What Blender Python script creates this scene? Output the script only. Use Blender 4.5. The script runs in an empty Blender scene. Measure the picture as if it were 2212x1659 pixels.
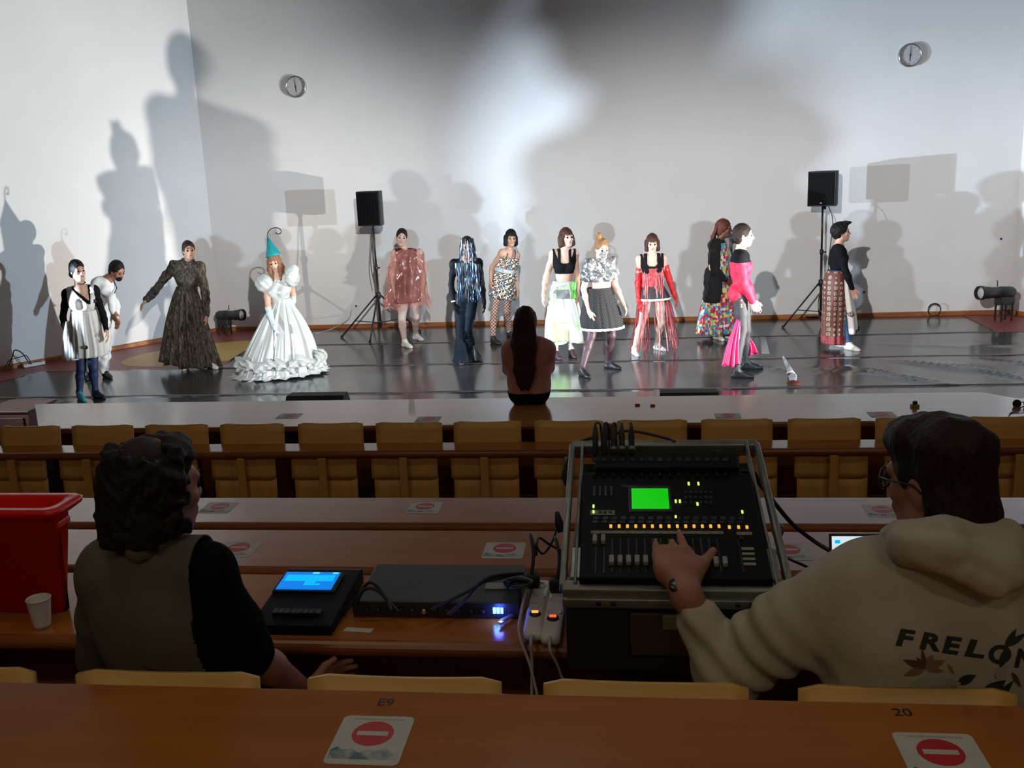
import bpy, bmesh, math, random
import numpy as np
from mathutils import Vector, Matrix
from mathutils.bvhtree import BVHTree

random.seed(7)
RNG = np.random.default_rng(7)
C = bpy.context.scene.collection
SC = bpy.context.scene

# ------------------------------------------------------------------ camera
FPX, HC = 2060.0, 2.45
PITCH, ROLL, YAW = math.radians(12.776), math.radians(2.322), math.radians(6.780)
_w = np.array([-math.sin(YAW) * math.cos(PITCH), math.cos(YAW) * math.cos(PITCH), -math.sin(PITCH)])
_r0 = np.array([math.cos(YAW), math.sin(YAW), 0.0])
_u0 = np.cross(_r0, _w)
_r = _r0 * math.cos(ROLL) - _u0 * math.sin(ROLL)
_u = _r0 * math.sin(ROLL) + _u0 * math.cos(ROLL)
O = np.array([0.0, 0.0, HC])
cam_data = bpy.data.cameras.new('camera')
cam = bpy.data.objects.new('camera', cam_data)
C.objects.link(cam)
cam.matrix_world = Matrix(((_r[0], _u[0], -_w[0], 0), (_r[1], _u[1], -_w[1], 0), (_r[2], _u[2], -_w[2], HC), (0, 0, 0, 1)))
cam_data.sensor_fit = 'HORIZONTAL'
cam_data.sensor_width = 36.0
cam_data.lens = 36.0 * FPX / 2212.0
cam_data.clip_start = 0.02
SC.camera = cam

# ------------------------------------------------------------------ world, exposure, lamps
SC.view_settings.view_transform = 'Standard'
SC.view_settings.look = 'None'
SC.view_settings.gamma = 1.0
SC.view_settings.use_curve_mapping = False
SC.view_settings.exposure = 0.0
world = bpy.data.worlds.new('world')
SC.world = world
world.use_nodes = True
world.node_tree.nodes['Background'].inputs[0].default_value = (0.5, 0.55, 0.7, 1)
world.node_tree.nodes['Background'].inputs[1].default_value = 0.006

LAMPS = {
    # name: (position, target, watts, colour, cone deg, blend, radius)
    'hall_spot': ((-0.35, 3.2, 3.75), (-0.3, 14.0, 1.0), 2500, (1.0, 0.96, 0.93), 80, 0.5, 0.03),
    'left_floor_spot': ((-8.6, 8.9, 1.15), (5.4, 15.0, 3.3), 6300, (0.66, 0.83, 1.0), 47, 0.75, 0.035),
    'left_wing_spot': ((-8.2, 6.4, 1.8), (4.9, 15.0, 0.6), 2400, (0.86, 0.94, 1.0), 52, 1.0, 0.05),
    'right_floor_spot': ((4.9, 9.42, 0.45), (-8.2, 13.2, 3.0), 4400, (1.0, 0.94, 0.86), 44, 1.0, 0.035),
    'right_wing_spot': ((7.6, 6.6, 1.8), (-7.6, 13.6, 1.3), 3700, (0.66, 0.85, 1.0), 48, 1.0, 0.05),
}
HALL_LAMPS = [((-2.2, -4.0, 6.45), 34), ((2.4, -4.0, 6.45), 34), ((-2.2, 2.2, 6.45), 11), ((2.4, 2.2, 6.45), 11)]
LAMP_OBJ = {}
for nm, (p, t, wt, col, deg, bl, rad) in LAMPS.items():
    ld = bpy.data.lights.new(nm, 'SPOT')
    ld.energy = wt
    ld.color = col
    ld.spot_size = math.radians(deg)
    ld.spot_blend = bl
    ld.shadow_soft_size = rad
    lo = bpy.data.objects.new(nm + '_light', ld)
    C.objects.link(lo)
    lo.location = p
    lo.rotation_euler = (Vector(t) - Vector(p)).to_track_quat('-Z', 'Y').to_euler()
    LAMP_OBJ[nm] = lo

for k, (p, wt) in enumerate(HALL_LAMPS):
    ld = bpy.data.lights.new('hall_lamp', 'AREA')
    ld.energy = wt; ld.color = (1.0, 0.86, 0.66); ld.shape = 'RECTANGLE'; ld.size = 1.2; ld.size_y = 0.3
    lo = bpy.data.objects.new('hall_lamp_light', ld); C.objects.link(lo); lo.location = p

# ------------------------------------------------------------------ pixel helpers (photo frame 2212 x 1659)
def ray(px, py):
    return _w + (px - 1106.0) / FPX * _r - (py - 829.5) / FPX * _u

def at(px, py, z=0.0):
    d = ray(px, py)
    return O + d * ((z - HC) / d[2])

def aty(px, py, Y):
    d = ray(px, py)
    return O + d * (Y / d[1])

def mpp(P):
    return float((np.asarray(P) - O) @ _w) / FPX       # metres per photo pixel at P

# ------------------------------------------------------------------ materials
MATS = {}
def _nt(name):
    m = bpy.data.materials.new(name)
    m.use_nodes = True
    return m, m.node_tree, m.node_tree.nodes['Principled BSDF']

def srgb(r, g, b):
    f = lambda c: (c / 255 / 12.92) if c / 255 <= 0.04045 else ((c / 255 + 0.055) / 1.055) ** 2.4
    return (f(r), f(g), f(b))

def M(name, col, rough=0.6, metal=0.0, var=0.12, vs=9.0, bump=0.0, bs=60.0, spec=0.5, coat=0.0, trans=0.0, alpha=1.0,
      emit=None, es=0.0, stretch=None, sheen=0.0, coatr=0.1):
    if name in MATS:
        return MATS[name]
    m, nt, b = _nt(name)
    N, L = nt.nodes, nt.links
    b.inputs['Roughness'].default_value = rough
    b.inputs['Metallic'].default_value = metal
    b.inputs['Specular IOR Level'].default_value = spec
    b.inputs['Coat Weight'].default_value = coat
    b.inputs['Coat Roughness'].default_value = coatr
    b.inputs['Transmission Weight'].default_value = trans
    b.inputs['Alpha'].default_value = alpha
    b.inputs['Sheen Weight'].default_value = sheen
    if emit:
        b.inputs['Emission Color'].default_value = (*emit, 1)
        b.inputs['Emission Strength'].default_value = es
    tc = N.new('ShaderNodeTexCoord')
    mp = N.new('ShaderNodeMapping')
    if stretch:
        mp.inputs['Scale'].default_value = stretch
    L.new(tc.outputs['Object'], mp.inputs['Vector'])
    if var > 0:
        n = N.new('ShaderNodeTexNoise')
        n.inputs['Scale'].default_value = vs
        n.inputs['Detail'].default_value = 5
        L.new(mp.outputs[0], n.inputs['Vector'])
        r = N.new('ShaderNodeValToRGB')
        r.color_ramp.elements[0].position = 0.3
        r.color_ramp.elements[1].position = 0.7
        r.color_ramp.elements[0].color = (*[max(0, c * (1 - var)) for c in col], 1)
        r.color_ramp.elements[1].color = (*[min(1, c * (1 + var)) for c in col], 1)
        L.new(n.outputs['Fac'], r.inputs[0])
        L.new(r.outputs[0], b.inputs['Base Color'])
    else:
        b.inputs['Base Color'].default_value = (*col, 1)
    if bump > 0:
        n2 = N.new('ShaderNodeTexNoise')
        n2.inputs['Scale'].default_value = bs
        n2.inputs['Detail'].default_value = 3
        L.new(mp.outputs[0], n2.inputs['Vector'])
        bp = N.new('ShaderNodeBump')
        bp.inputs['Strength'].default_value = bump
        bp.inputs['Distance'].default_value = 0.01
        L.new(n2.outputs['Fac'], bp.inputs['Height'])
        L.new(bp.outputs[0], b.inputs['Normal'])
    MATS[name] = m
    return m

def ramp_mat(name, tex, scale, stops, rough=0.6, metal=0.0, out='Fac', interp='CONSTANT', bump=0.0, stretch=None, rnd=1.0, spec=0.5, alpha=1.0):
    """procedural print: a noise / voronoi / wave texture driven through a colour ramp"""
    m, nt, b = _nt(name)
    N, L = nt.nodes, nt.links
    tc = N.new('ShaderNodeTexCoord')
    mp = N.new('ShaderNodeMapping')
    if stretch:
        mp.inputs['Scale'].default_value = stretch
    L.new(tc.outputs['Object'], mp.inputs['Vector'])
    t = N.new({'noise': 'ShaderNodeTexNoise', 'voronoi': 'ShaderNodeTexVoronoi', 'wave': 'ShaderNodeTexWave'}[tex])
    t.inputs['Scale'].default_value = scale
    if tex == 'voronoi':
        t.inputs['Randomness'].default_value = rnd
    if tex == 'noise':
        t.inputs['Detail'].default_value = 4
    L.new(mp.outputs[0], t.inputs['Vector'])
    r = N.new('ShaderNodeValToRGB')
    r.color_ramp.interpolation = interp
    while len(r.color_ramp.elements) < len(stops):
        r.color_ramp.elements.new(0.5)
    for e, (p, c) in zip(r.color_ramp.elements, stops):
        e.position = p
        e.color = (*c, 1)
    src = t.outputs[out]
    if out == 'Color':
        sp = N.new('ShaderNodeSeparateColor')
        L.new(src, sp.inputs[0])
        src = sp.outputs[0]
    L.new(src, r.inputs[0])
    L.new(r.outputs[0], b.inputs['Base Color'])
    b.inputs['Roughness'].default_value = rough
    b.inputs['Metallic'].default_value = metal
    b.inputs['Specular IOR Level'].default_value = spec
    b.inputs['Alpha'].default_value = alpha
    if bump > 0:
        bp = N.new('ShaderNodeBump')
        bp.inputs['Strength'].default_value = bump
        bp.inputs['Distance'].default_value = 0.02
        n2 = N.new('ShaderNodeTexNoise')
        n2.inputs['Scale'].default_value = 30
        L.new(mp.outputs[0], n2.inputs['Vector'])
        L.new(n2.outputs['Fac'], bp.inputs['Height'])
        L.new(bp.outputs[0], b.inputs['Normal'])
    MATS[name] = m
    return m

def net_mat(name, base, thread, scale=55.0, width=0.22, rough=0.5):
    """fishnet: two crossed diagonal waves of dark thread over the skin or cloth colour"""
    m, nt, b = _nt(name)
    N, L = nt.nodes, nt.links
    tc = N.new('ShaderNodeTexCoord')
    sx = N.new('ShaderNodeSeparateXYZ')
    L.new(tc.outputs['Object'], sx.inputs[0])
    sums = []
    for op in ('ADD', 'SUBTRACT'):
        a = N.new('ShaderNodeMath'); a.operation = op
        L.new(sx.outputs[0], a.inputs[0]); L.new(sx.outputs[2], a.inputs[1])
        k = N.new('ShaderNodeMath'); k.operation = 'MULTIPLY'; k.inputs[1].default_value = scale
        L.new(a.outputs[0], k.inputs[0])
        fr = N.new('ShaderNodeMath'); fr.operation = 'FRACT'
        L.new(k.outputs[0], fr.inputs[0])
        lt = N.new('ShaderNodeMath'); lt.operation = 'LESS_THAN'; lt.inputs[1].default_value = width
        L.new(fr.outputs[0], lt.inputs[0])
        sums.append(lt)
    mx = N.new('ShaderNodeMath'); mx.operation = 'MAXIMUM'
    L.new(sums[0].outputs[0], mx.inputs[0]); L.new(sums[1].outputs[0], mx.inputs[1])
    mc = N.new('ShaderNodeMix'); mc.data_type = 'RGBA'
    mc.inputs['A'].default_value = (*base, 1); mc.inputs['B'].default_value = (*thread, 1)
    L.new(mx.outputs[0], mc.inputs['Factor'])
    L.new(mc.outputs['Result'], b.inputs['Base Color'])
    b.inputs['Roughness'].default_value = rough
    MATS[name] = m
    return m

# ------------------------------------------------------------------ object helpers
ORG = {}
def tag(o, label=None, cat=None, group=None, kind=None):
    if label: o['label'] = label
    if cat: o['category'] = cat
    if group: o['group'] = group
    if kind: o['kind'] = kind
    return o

def thing(name, label, cat, loc=(0, 0, 0), group=None):
    o = bpy.data.objects.new(name, None)
    o.empty_display_size = 0.05
    C.objects.link(o)
    o.location = [float(v) for v in loc]
    ORG[o] = np.array(o.location)
    return tag(o, label, cat, group)

def mesh(name, verts, faces, mat, parent=None, smooth=False, mi=None, loc=None, label=None, kind=None):
    """one mesh object from world-space vertices; under a parent it is stored relative to the parent's origin"""
    verts = np.asarray(verts, dtype=np.float64).reshape(-1, 3)
    if parent is not None:
        org = ORG[parent]
    else:
        org = np.array(loc if loc is not None else (verts.min(0) + verts.max(0)) / 2 * np.array([1, 1, 0]) + np.array([0, 0, verts[:, 2].min()]))
    me = bpy.data.meshes.new(name)
    if isinstance(faces, np.ndarray):
        n, k = faces.shape
        me.vertices.add(len(verts))
        me.vertices.foreach_set('co', (verts - org).astype(np.float32).ravel())
        me.loops.add(n * k)
        me.loops.foreach_set('vertex_index', faces.astype(np.int32).ravel())
        me.polygons.add(n)
        me.polygons.foreach_set('loop_start', np.arange(0, n * k, k, dtype=np.int32))
        me.update(calc_edges=True)
    else:
        me.from_pydata([tuple(v) for v in verts - org], [], [tuple(f) for f in faces])
    for mm in (mat if isinstance(mat, (list, tuple)) else [mat]):
        me.materials.append(mm)
    if mi is not None:
        me.polygons.foreach_set('material_index', np.asarray(mi, dtype=np.int32))
    if smooth:
        me.polygons.foreach_set('use_smooth', np.ones(len(me.polygons), dtype=bool))
    me.update()
    o = bpy.data.objects.new(name, me)
    C.objects.link(o)
    if parent is not None:
        o.parent = parent
        ORG[o] = org
    else:
        o.location = org
        ORG[o] = org
    if label: o['label'] = label
    if kind: o['kind'] = kind
    return o

class MB:
    """collects shapes into one vertex / face list"""
    def __init__(s): s.v = []; s.f = []; s.m = []
    def add(s, v, f, mi=0):
        n = len(s.v)
        s.v += [np.asarray(p, float) for p in v]
        s.f += [tuple(i + n for i in q) for q in f]
        s.m += [mi] * len(f)
        return s
    def box(s, c, d, ax=None, mi=0, bev=0.0):
        c = np.asarray(c, float); d = np.asarray(d, float) / 2
        A = np.eye(3) if ax is None else np.asarray(ax, float)
        if bev <= 0:
            v = [c + A.T @ (d * np.array(q)) for q in [(-1, -1, -1), (1, -1, -1), (1, 1, -1), (-1, 1, -1), (-1, -1, 1), (1, -1, 1), (1, 1, 1), (-1, 1, 1)]]
            f = [(0, 3, 2, 1), (4, 5, 6, 7), (0, 1, 5, 4), (1, 2, 6, 5), (2, 3, 7, 6), (3, 0, 4, 7)]
            return s.add(v, f, mi)
        bm = bmesh.new()
        bmesh.ops.create_cube(bm, size=2.0)
        for q in bm.verts: q.co = Vector((q.co.x * d[0], q.co.y * d[1], q.co.z * d[2]))
        bmesh.ops.bevel(bm, geom=bm.edges[:], offset=min(bev, d.min() * 0.95), segments=2, affect='EDGES', profile=0.5)
        bm.verts.index_update()
        v = [c + A.T @ np.array(q.co) for q in bm.verts]
        f = [tuple(q.index for q in ff.verts) for ff in bm.faces]
        bm.free()
        return s.add(v, f, mi)
    def tube(s, pts, r, n=8, mi=0, cap=True, closed=False):
        pts = [np.asarray(p, float) for p in pts]
        R = r if hasattr(r, '__len__') else [r] * len(pts)
        v = []; f = []
        prev = None
        for i, p in enumerate(pts):
            a = pts[max(i - 1, 0)]; b = pts[min(i + 1, len(pts) - 1)]
            t = b - a; t /= (np.linalg.norm(t) + 1e-12)
            if prev is None:
                q = np.array([0, 0, 1.0]) if abs(t[2]) < 0.9 else np.array([1.0, 0, 0])
            else:
                q = prev
            e1 = np.cross(t, np.cross(q, t)); e1 /= (np.linalg.norm(e1) + 1e-12)
            e2 = np.cross(t, e1); prev = e1
            for j in range(n):
                an = 2 * math.pi * j / n
                v.append(p + R[i] * (math.cos(an) * e1 + math.sin(an) * e2))
        for i in range(len(pts) - 1):
            for j in range(n):
                f.append((i * n + j, i * n + (j + 1) % n, (i + 1) * n + (j + 1) % n, (i + 1) * n + j))
        if cap:
            f.append(tuple(range(n))[::-1]); f.append(tuple((len(pts) - 1) * n + j for j in range(n)))
        return s.add(v, f, mi)
    def lathe(s, c, prof, ax=None, n=24, mi=0, capa=True, capb=True):
        """prof: list of (radius, height) along local z"""
        A = np.eye(3) if ax is None else np.asarray(ax, float)
        c = np.asarray(c, float); v = []; f = []
        for r, h in prof:
            for j in range(n):
                an = 2 * math.pi * j / n
                v.append(c + A.T @ np.array([r * math.cos(an), r * math.sin(an), h]))
        for i in range(len(prof) - 1):
            for j in range(n):
                f.append((i * n + j, i * n + (j + 1) % n, (i + 1) * n + (j + 1) % n, (i + 1) * n + j))
        if capa: f.append(tuple(range(n))[::-1])
        if capb: f.append(tuple((len(prof) - 1) * n + j for j in range(n)))
        return s.add(v, f, mi)
    def prism(s, poly, z0, z1, mi=0):
        n = len(poly)
        v = [(p[0], p[1], z0) for p in poly] + [(p[0], p[1], z1) for p in poly]
        f = [tuple(range(n))[::-1], tuple(range(n, 2 * n))] + [(i, (i + 1) % n, (i + 1) % n + n, i + n) for i in range(n)]
        return s.add(v, f, mi)
    def build(s, name, mat, parent=None, smooth=False, label=None, kind=None, loc=None, auto=None):
        o = mesh(name, s.v, s.f, mat, parent, smooth, s.m, loc, label, kind)
        if auto:
            o.data.polygons.foreach_set('use_smooth', np.ones(len(o.data.polygons), dtype=bool))
            o.data.set_sharp_from_angle(angle=math.radians(auto))
        return o

def spline(pts, n=8):
    """Catmull-Rom through points"""
    P = [np.asarray(p, float) for p in pts]
    P = [2 * P[0] - P[1]] + P + [2 * P[-1] - P[-2]]
    out = []
    for i in range(1, len(P) - 2):
        for k in range(n):
            t = k / n
            a, b, c, d = P[i - 1], P[i], P[i + 1], P[i + 2]
            out.append(0.5 * (2 * b + (c - a) * t + (2 * a - 5 * b + 4 * c - d) * t * t + (3 * b - a - 3 * c + d) * t ** 3))
    out.append(P[-2])
    return out

def axes_from(z, x=None):
    """rows: local x, y, z in world"""
    z = np.asarray(z, float); z = z / np.linalg.norm(z)
    x = np.array([1.0, 0, 0]) if x is None else np.asarray(x, float)
    if abs(x @ z) > 0.95: x = np.array([0, 1.0, 0])
    x = x - (x @ z) * z; x /= np.linalg.norm(x)
    return np.array([x, np.cross(z, x), z])

# ------------------------------------------------------------------ common materials
m_wall = M('wall_paint', (0.78, 0.78, 0.78), 0.85, var=0.02, vs=1.5, bump=0.03, bs=120)
m_wood = M('desk_laminate', (0.43, 0.145, 0.022), 0.2, var=0.10, vs=3, spec=0.5, stretch=(0.5, 6, 6), coat=0.25, coatr=0.1)
m_edge = M('edge_wood', (0.26, 0.075, 0.012), 0.35, var=0.2, vs=6, stretch=(0.4, 5, 5))
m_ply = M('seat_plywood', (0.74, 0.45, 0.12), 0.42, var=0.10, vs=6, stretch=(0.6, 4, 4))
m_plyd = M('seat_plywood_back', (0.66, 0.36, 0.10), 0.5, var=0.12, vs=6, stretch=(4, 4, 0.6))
m_black = M('black_plastic', (0.012, 0.012, 0.014), 0.45, var=0.1)
m_blackm = M('black_metal', (0.015, 0.015, 0.017), 0.38, var=0.1, metal=0.0)
m_rubber = M('black_rubber', (0.01, 0.01, 0.01), 0.7, var=0.1)
m_alu = M('aluminium_trim', (0.26, 0.27, 0.25), 0.45, metal=0.6, var=0.15, vs=20)
m_chrome = M('chrome', (0.8, 0.8, 0.8), 0.15, metal=1.0, var=0)
m_baseb = M('baseboard_wood', (0.36, 0.13, 0.035), 0.5, var=0.25, vs=4, stretch=(0.3, 3, 3))
m_floor = M('red_floor', (0.21, 0.035, 0.032), 0.45, var=0.10, vs=5, bump=0.05)
m_yellow = M('yellow_floor', (0.42, 0.26, 0.045), 0.45, var=0.08, vs=5)
m_tier = M('tier_floor', (0.10, 0.055, 0.03), 0.7, var=0.2, vs=6)
m_ceil = M('ceiling_paint', (0.22, 0.20, 0.18), 0.9, var=0.05)
m_hall = M('hall_wall', (0.30, 0.22, 0.16), 0.8, var=0.1)

# ------------------------------------------------------------------ setting
YW = 15.03
CL = np.array([-6.60, YW]); CR = np.array([5.83, YW])
DL = np.array([-1.94, -3.02]); DL /= np.linalg.norm(DL)
DR = np.array([1.5, -3.0]); DR /= np.linalg.norm(DR)
ZT = 6.6
def wall(name, a, b, th=0.2, z0=-0.1, z1=ZT, mat=None):
    a = np.asarray(a, float); b = np.asarray(b, float)
    d = (b - a) / np.linalg.norm(b - a); n = np.array([-d[1], d[0]])
    mb = MB(); mb.prism([a, b, b + n * th, a + n * th], z0, z1)
    return tag(mb.build(name, mat or m_wall), kind='structure')
LA = CL + DL * 6.6; RA = CR + DR * 6.6
wall('wall_back', CL + np.array([-0.15, 0]), CR + np.array([0.15, 0]))
wall('wall_left', LA, CL)
wall('wall_right', CR, RA)
wall('wall_left_hall', (LA[0], -4.5), LA, mat=m_hall)
wall('wall_right_hall', RA, (RA[0], -4.5), mat=m_hall)
wall('wall_rear', (RA[0], -4.5), (LA[0], -4.5), mat=m_hall)
mb = MB(); mb.prism([(LA[0] - .3, -4.8), (RA[0] + .3, -4.8), (RA[0] + .3, YW + .4), (LA[0] - .3, YW + .4)], ZT, ZT + .15)
tag(mb.build('ceiling', m_ceil), kind='structure')
mb = MB(); mb.prism([(LA[0] - .3, -4.8), (RA[0] + .3, -4.8), (RA[0] + .3, YW + .4), (LA[0] - .3, YW + .4)], -0.25, 0.0)
floor = tag(mb.build('floor', m_floor), kind='structure')
def baseboard(name, a, b):
    a = np.asarray(a, float); b = np.asarray(b, float)
    d = (b - a) / np.linalg.norm(b - a); n = np.array([d[1], -d[0]])
    mb = MB()
    v = []
    for p in (a, b):
        for off, z in ((0, 0), (.03, 0), (.03, .05), (.018, .062), (0, .062)):
            q = p + n * off; v.append((q[0], q[1], z))
    mb.add(v, [(i, (i + 1) % 5, (i + 1) % 5 + 5, i + 5) for i in range(5)] + [(4, 3, 2, 1, 0), (5, 6, 7, 8, 9)])
    tag(mb.build(name, m_baseb), kind='structure')
baseboard('baseboard_back', CL, CR)
baseboard('baseboard_left', LA, CL)
baseboard('baseboard_right', CR, RA)
# yellow painted ellipse on the floor by the far corner
mb = MB()
ec = at(455, 762); e1 = (at(262, 768) - at(590, 752)) / 2; e2 = np.array([0.2, 0.95, 0])
n = 40
mb.add([ec + np.array([0, 0, 0.002]) + e1 * math.cos(2 * math.pi * i / n) + e2 * math.sin(2 * math.pi * i / n) for i in range(n)], [tuple(range(n))])
tag(mb.build('floor_marking', m_yellow), kind='structure')
# stepped tiers of the lecture hall
TIERS = [(3.25, 4.45, 0.15), (2.45, 3.25, 0.33), (1.50, 2.45, 0.515), (-0.2, 1.50, 0.70), (-1.2, -0.2, 0.88), (-4.5, -1.2, 1.05)]
for i, (y0, y1, z) in enumerate(TIERS):
    mb = MB(); mb.box((0.3, (y0 + y1) / 2, z / 2), (10.6, y1 - y0, z), bev=0.0)
    tag(mb.build('floor_tier', m_tier), kind='structure')

# dimmed ceiling lamps of the hall
m_diff = M('lamp_diffuser', (.8, .75, .65), .6, var=0, emit=(1, .8, .55), es=.5)
for k, (p, wt) in enumerate(HALL_LAMPS):
    t = thing('ceiling_lamp', 'dimmed oblong ceiling lamp ' + ['above the top tier over the crate side', 'above the top tier over the laptop side', 'above the desks on the crate side', 'above the desks on the laptop side'][k], 'lamp', (p[0], p[1], ZT - .1), 'dimmed ceiling lamps')
    mb = MB(); mb.box((p[0], p[1], ZT - .04), (1.3, .4, .08), bev=.01); mb.build('lamp_tray', M('lamp_tray', (.5, .5, .5), .5), t)
    mb = MB(); mb.box((p[0], p[1], ZT - .09), (1.2, .3, .02), bev=.005); mb.build('diffuser', m_diff, t)

# dance mats: black vinyl strips laid side by side
m_mat = M('dance_vinyl', (0.050, 0.049, 0.051), 0.16, var=0.3, vs=1.3, bump=0.06, bs=4, spec=0.65)
def dance_mat(label, poly_y0, poly_y1, x0a, x0b, x1a, x1b, z, wr=()):
    """strip between y0 (near) and y1 (far); x0a/x1a at near edge, x0b/x1b at far edge; wr = wrinkle list (x, y, len, dir, amp, width)"""
    nx, ny = 200, 22
    V = []
    for j in range(ny + 1):
        t = j / ny
        for i in range(nx + 1):
            s = i / nx
            xa = x0a + (x0b - x0a) * t; xb = x1a + (x1b - x1a) * t
            x = xa + (xb - xa) * s; y = poly_y0 + (poly_y1 - poly_y0) * t
            y += 0.012 * math.sin(x * 1.3 + poly_y0) * (1 if j in (0, ny) else 0.5)
            zz = z + 0.0015 * math.sin(x * 2.1 + y * 1.7) + 0.001 * math.sin(x * 5.3 - y * 3.1)
            for (wx, wy, wl, wd, wa, ww) in wr:
                ux, uy = math.cos(wd), math.sin(wd)
                a = (x - wx) * ux + (y - wy) * uy; b = -(x - wx) * uy + (y - wy) * ux
                if abs(a) < wl:
                    zz += wa * math.exp(-(b / ww) ** 2) * (1 - (a / wl) ** 2) ** 2
            V.append((x, y, zz))
    nn = len(V)
    V2 = V + [(x, y, 0.0005) for x, y, zz in V]
    F = []
    W = nx + 1
    for j in range(ny):
        for i in range(nx):
            F.append((j * W + i, j * W + i + 1, (j + 1) * W + i + 1, (j + 1) * W + i))
    for i in range(nx):
        F.append((i + 1, i, i + nn, i + 1 + nn)); k = ny * W
        F.append((k + i, k + i + 1, k + i + 1 + nn, k + i + nn))
    for j in range(ny):
        F.append((j * W, (j + 1) * W, (j + 1) * W + nn, j * W + nn))
        F.append(((j + 1) * W + nx, j * W + nx, j * W + nx + nn, (j + 1) * W + nx + nn))
    o = mesh('dance_mat', V2, F, m_mat, None, True)
    return tag(o, label, 'dance mat', 'black vinyl dance mats')
wr = [(2.9, 11.0, .7, -.9, .055, .06), (3.6, 11.3, .8, -.8, .05, .05), (4.1, 10.9, .9, -1.0, .07, .07), (3.2, 10.6, .5, -.6, .035, .05),
      (4.7, 11.2, .8, -.7, .06, .06), (2.3, 11.2, .4, -1.1, .035, .04), (5.0, 10.6, .6, -.9, .05, .06), (1.75, 11.3, .55, -1.05, .05, .05)]
wl = [(-6.4, 10.0, .9, .5, .012, .05), (-5.8, 9.8, .9, .45, .012, .05), (-5.2, 9.9, .8, .5, .010, .05), (-6.9, 10.1, .8, .55, .012, .05), (-4.6, 9.8, .8, .5, .008, .06)]
dance_mat('wide black vinyl dance mat strip nearest the front table', 8.55, 10.33, -7.4, -7.9, 6.0, 6.0, 0.004, wl)
dance_mat('black vinyl dance mat strip with wrinkles under the crossing dancers', 10.34, 11.90, -8.3, -7.85, 6.2, 6.2, 0.004, wr)
dance_mat('black vinyl dance mat strip running beneath the middle dancers', 11.91, 13.46, -5.35, -5.50, 6.4, 6.4, 0.004, [(3.9, 12.6, .9, -.3, .012, .08), (4.9, 12.5, .7, -.2, .012, .08)])
dance_mat('narrow black vinyl dance mat strip along the back wall', 13.47, 14.93, -5.55, -5.95, 5.08, 5.14, 0.004, [(1.8, 14.2, .5, 1.2, .02, .06)])
# ------------------------------------------------------------------ lecture desks
def desk(label, x0, x1, yn, yf, z, floor_z, legs, group='long lecture hall desks', panel=True, th=0.028):
    t = thing('lecture_desk', label, 'desk', ((x0 + x1) / 2, (yn + yf) / 2, floor_z), group)
    mb = MB(); mb.box(((x0 + x1) / 2, (yn + yf) / 2 + .012, z - th / 2), (x1 - x0, yf - yn - .024, th), bev=.004)
    mb.build('desktop', m_wood, t)
    pr = []
    for k in range(9):
        a = math.pi * (0.5 + k / 8)
        pr.append((yn + .025 + .025 * math.cos(a), z - .022 + .022 * math.sin(a)))
    V = [(x, p[0], p[1]) for x in (x0, x1) for p in pr]
    n = len(pr)
    F = [(i, i + 1, i + 1 + n, i + n) for i in range(n - 1)] + [(n - 1, 0, n, 2 * n - 1), tuple(range(n))[::-1], tuple(range(n, 2 * n))]
    mesh('edge_strip', V, F, m_edge, t, False)
    if panel:
        mb = MB(); mb.box(((x0 + x1) / 2, yf - .03, (z + floor_z) / 2 + .03), (x1 - x0, .018, z - floor_z - .14))
        mb.build('modesty_panel', m_edge, t)
    for lx in legs:
        mb = MB()
        mb.box((lx, (yn + yf) / 2 + .04, (z - th + floor_z) / 2), (.035, (yf - yn) * .45, z - th - floor_z - .002))
        mb.box((lx, (yn + yf) / 2 + .04, floor_z + .012), (.05, (yf - yn) * .8, .02))
        mb.build('leg', m_blackm, t)
    return t
legx = [-4.2, -3.15, -2.1, -1.05, 0.0, 1.05, 2.1, 3.15, 4.2]
desk('long lecture desk closest to the camera with two white no-entry stickers', -3.6, 3.4, 1.02, 1.667, 1.45, 0.70, legx[1:-1])
desk('lecture desk carrying the lighting console, rack units and mixer case', -3.9, 3.6, 2.195, 2.62, 1.265, 0.515, legx[1:-1])
desk('lecture desk directly in front of the equipment desk', -4.1, 3.9, 3.07, 3.45, 1.08, 0.33, legx)
desk('lecture desk just behind the first row of plywood seats', -4.6, 4.4, 3.97, 4.33, 0.90, 0.15, legx)
desk('narrow shelf desk with orange edge along the back of the first seat row', -5.2, 4.8, 5.46, 5.655, 0.79, 0.0, [-4.77, -3.75, -2.73, -1.71, -.69, .33, 1.35, 2.37, 3.39, 4.4], panel=False)

# front presentation table
t = thing('front_table', 'long pale glossy front table between the stage and first seats', 'table', (-1.0, 6.6, 0))
tl, tf = at(85, 925, .75), at(62, 878, .75)
poly = [(tl[0], 6.22), (4.6, 6.22), (4.6, 6.77), (2.72, 6.77), (2.55, 6.97), (tf[0], 6.97)]
m_table = M('table_laminate', (0.46, 0.19, 0.06), 0.16, var=0.06, vs=2, stretch=(.4, 4, 4), spec=0.5, coat=0.2, coatr=0.1)
mb = MB(); mb.prism(poly, .722, .75); mb.build('tabletop', m_table, t)
mb = MB(); mb.box(((tl[0] + 4.6) / 2, 6.215, .732), (4.6 - tl[0], .03, .036), bev=.01); mb.build('edge_strip', m_edge, t)
mb = MB(); mb.box((-.87, 6.9, .362), (6.8, .02, .718)); mb.box((3.5, 6.72, .362), (2.0, .02, .718)); mb.build('modesty_panel', m_edge, t)
for lx in (-4.28, 4.5):  # end panels added to keep wing lamp light from under the table
    mb = MB(); mb.box((lx, 6.56, .36), (.025, .62, .722)); mb.build('end_light_block', m_edge, t)
for lx in (-4.1, -2.5, -.9, .7, 2.3, 4.2):
    mb = MB(); mb.box((lx, 6.55, .36), (.04, .5, .722)); mb.build('leg', m_edge, t)

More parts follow.
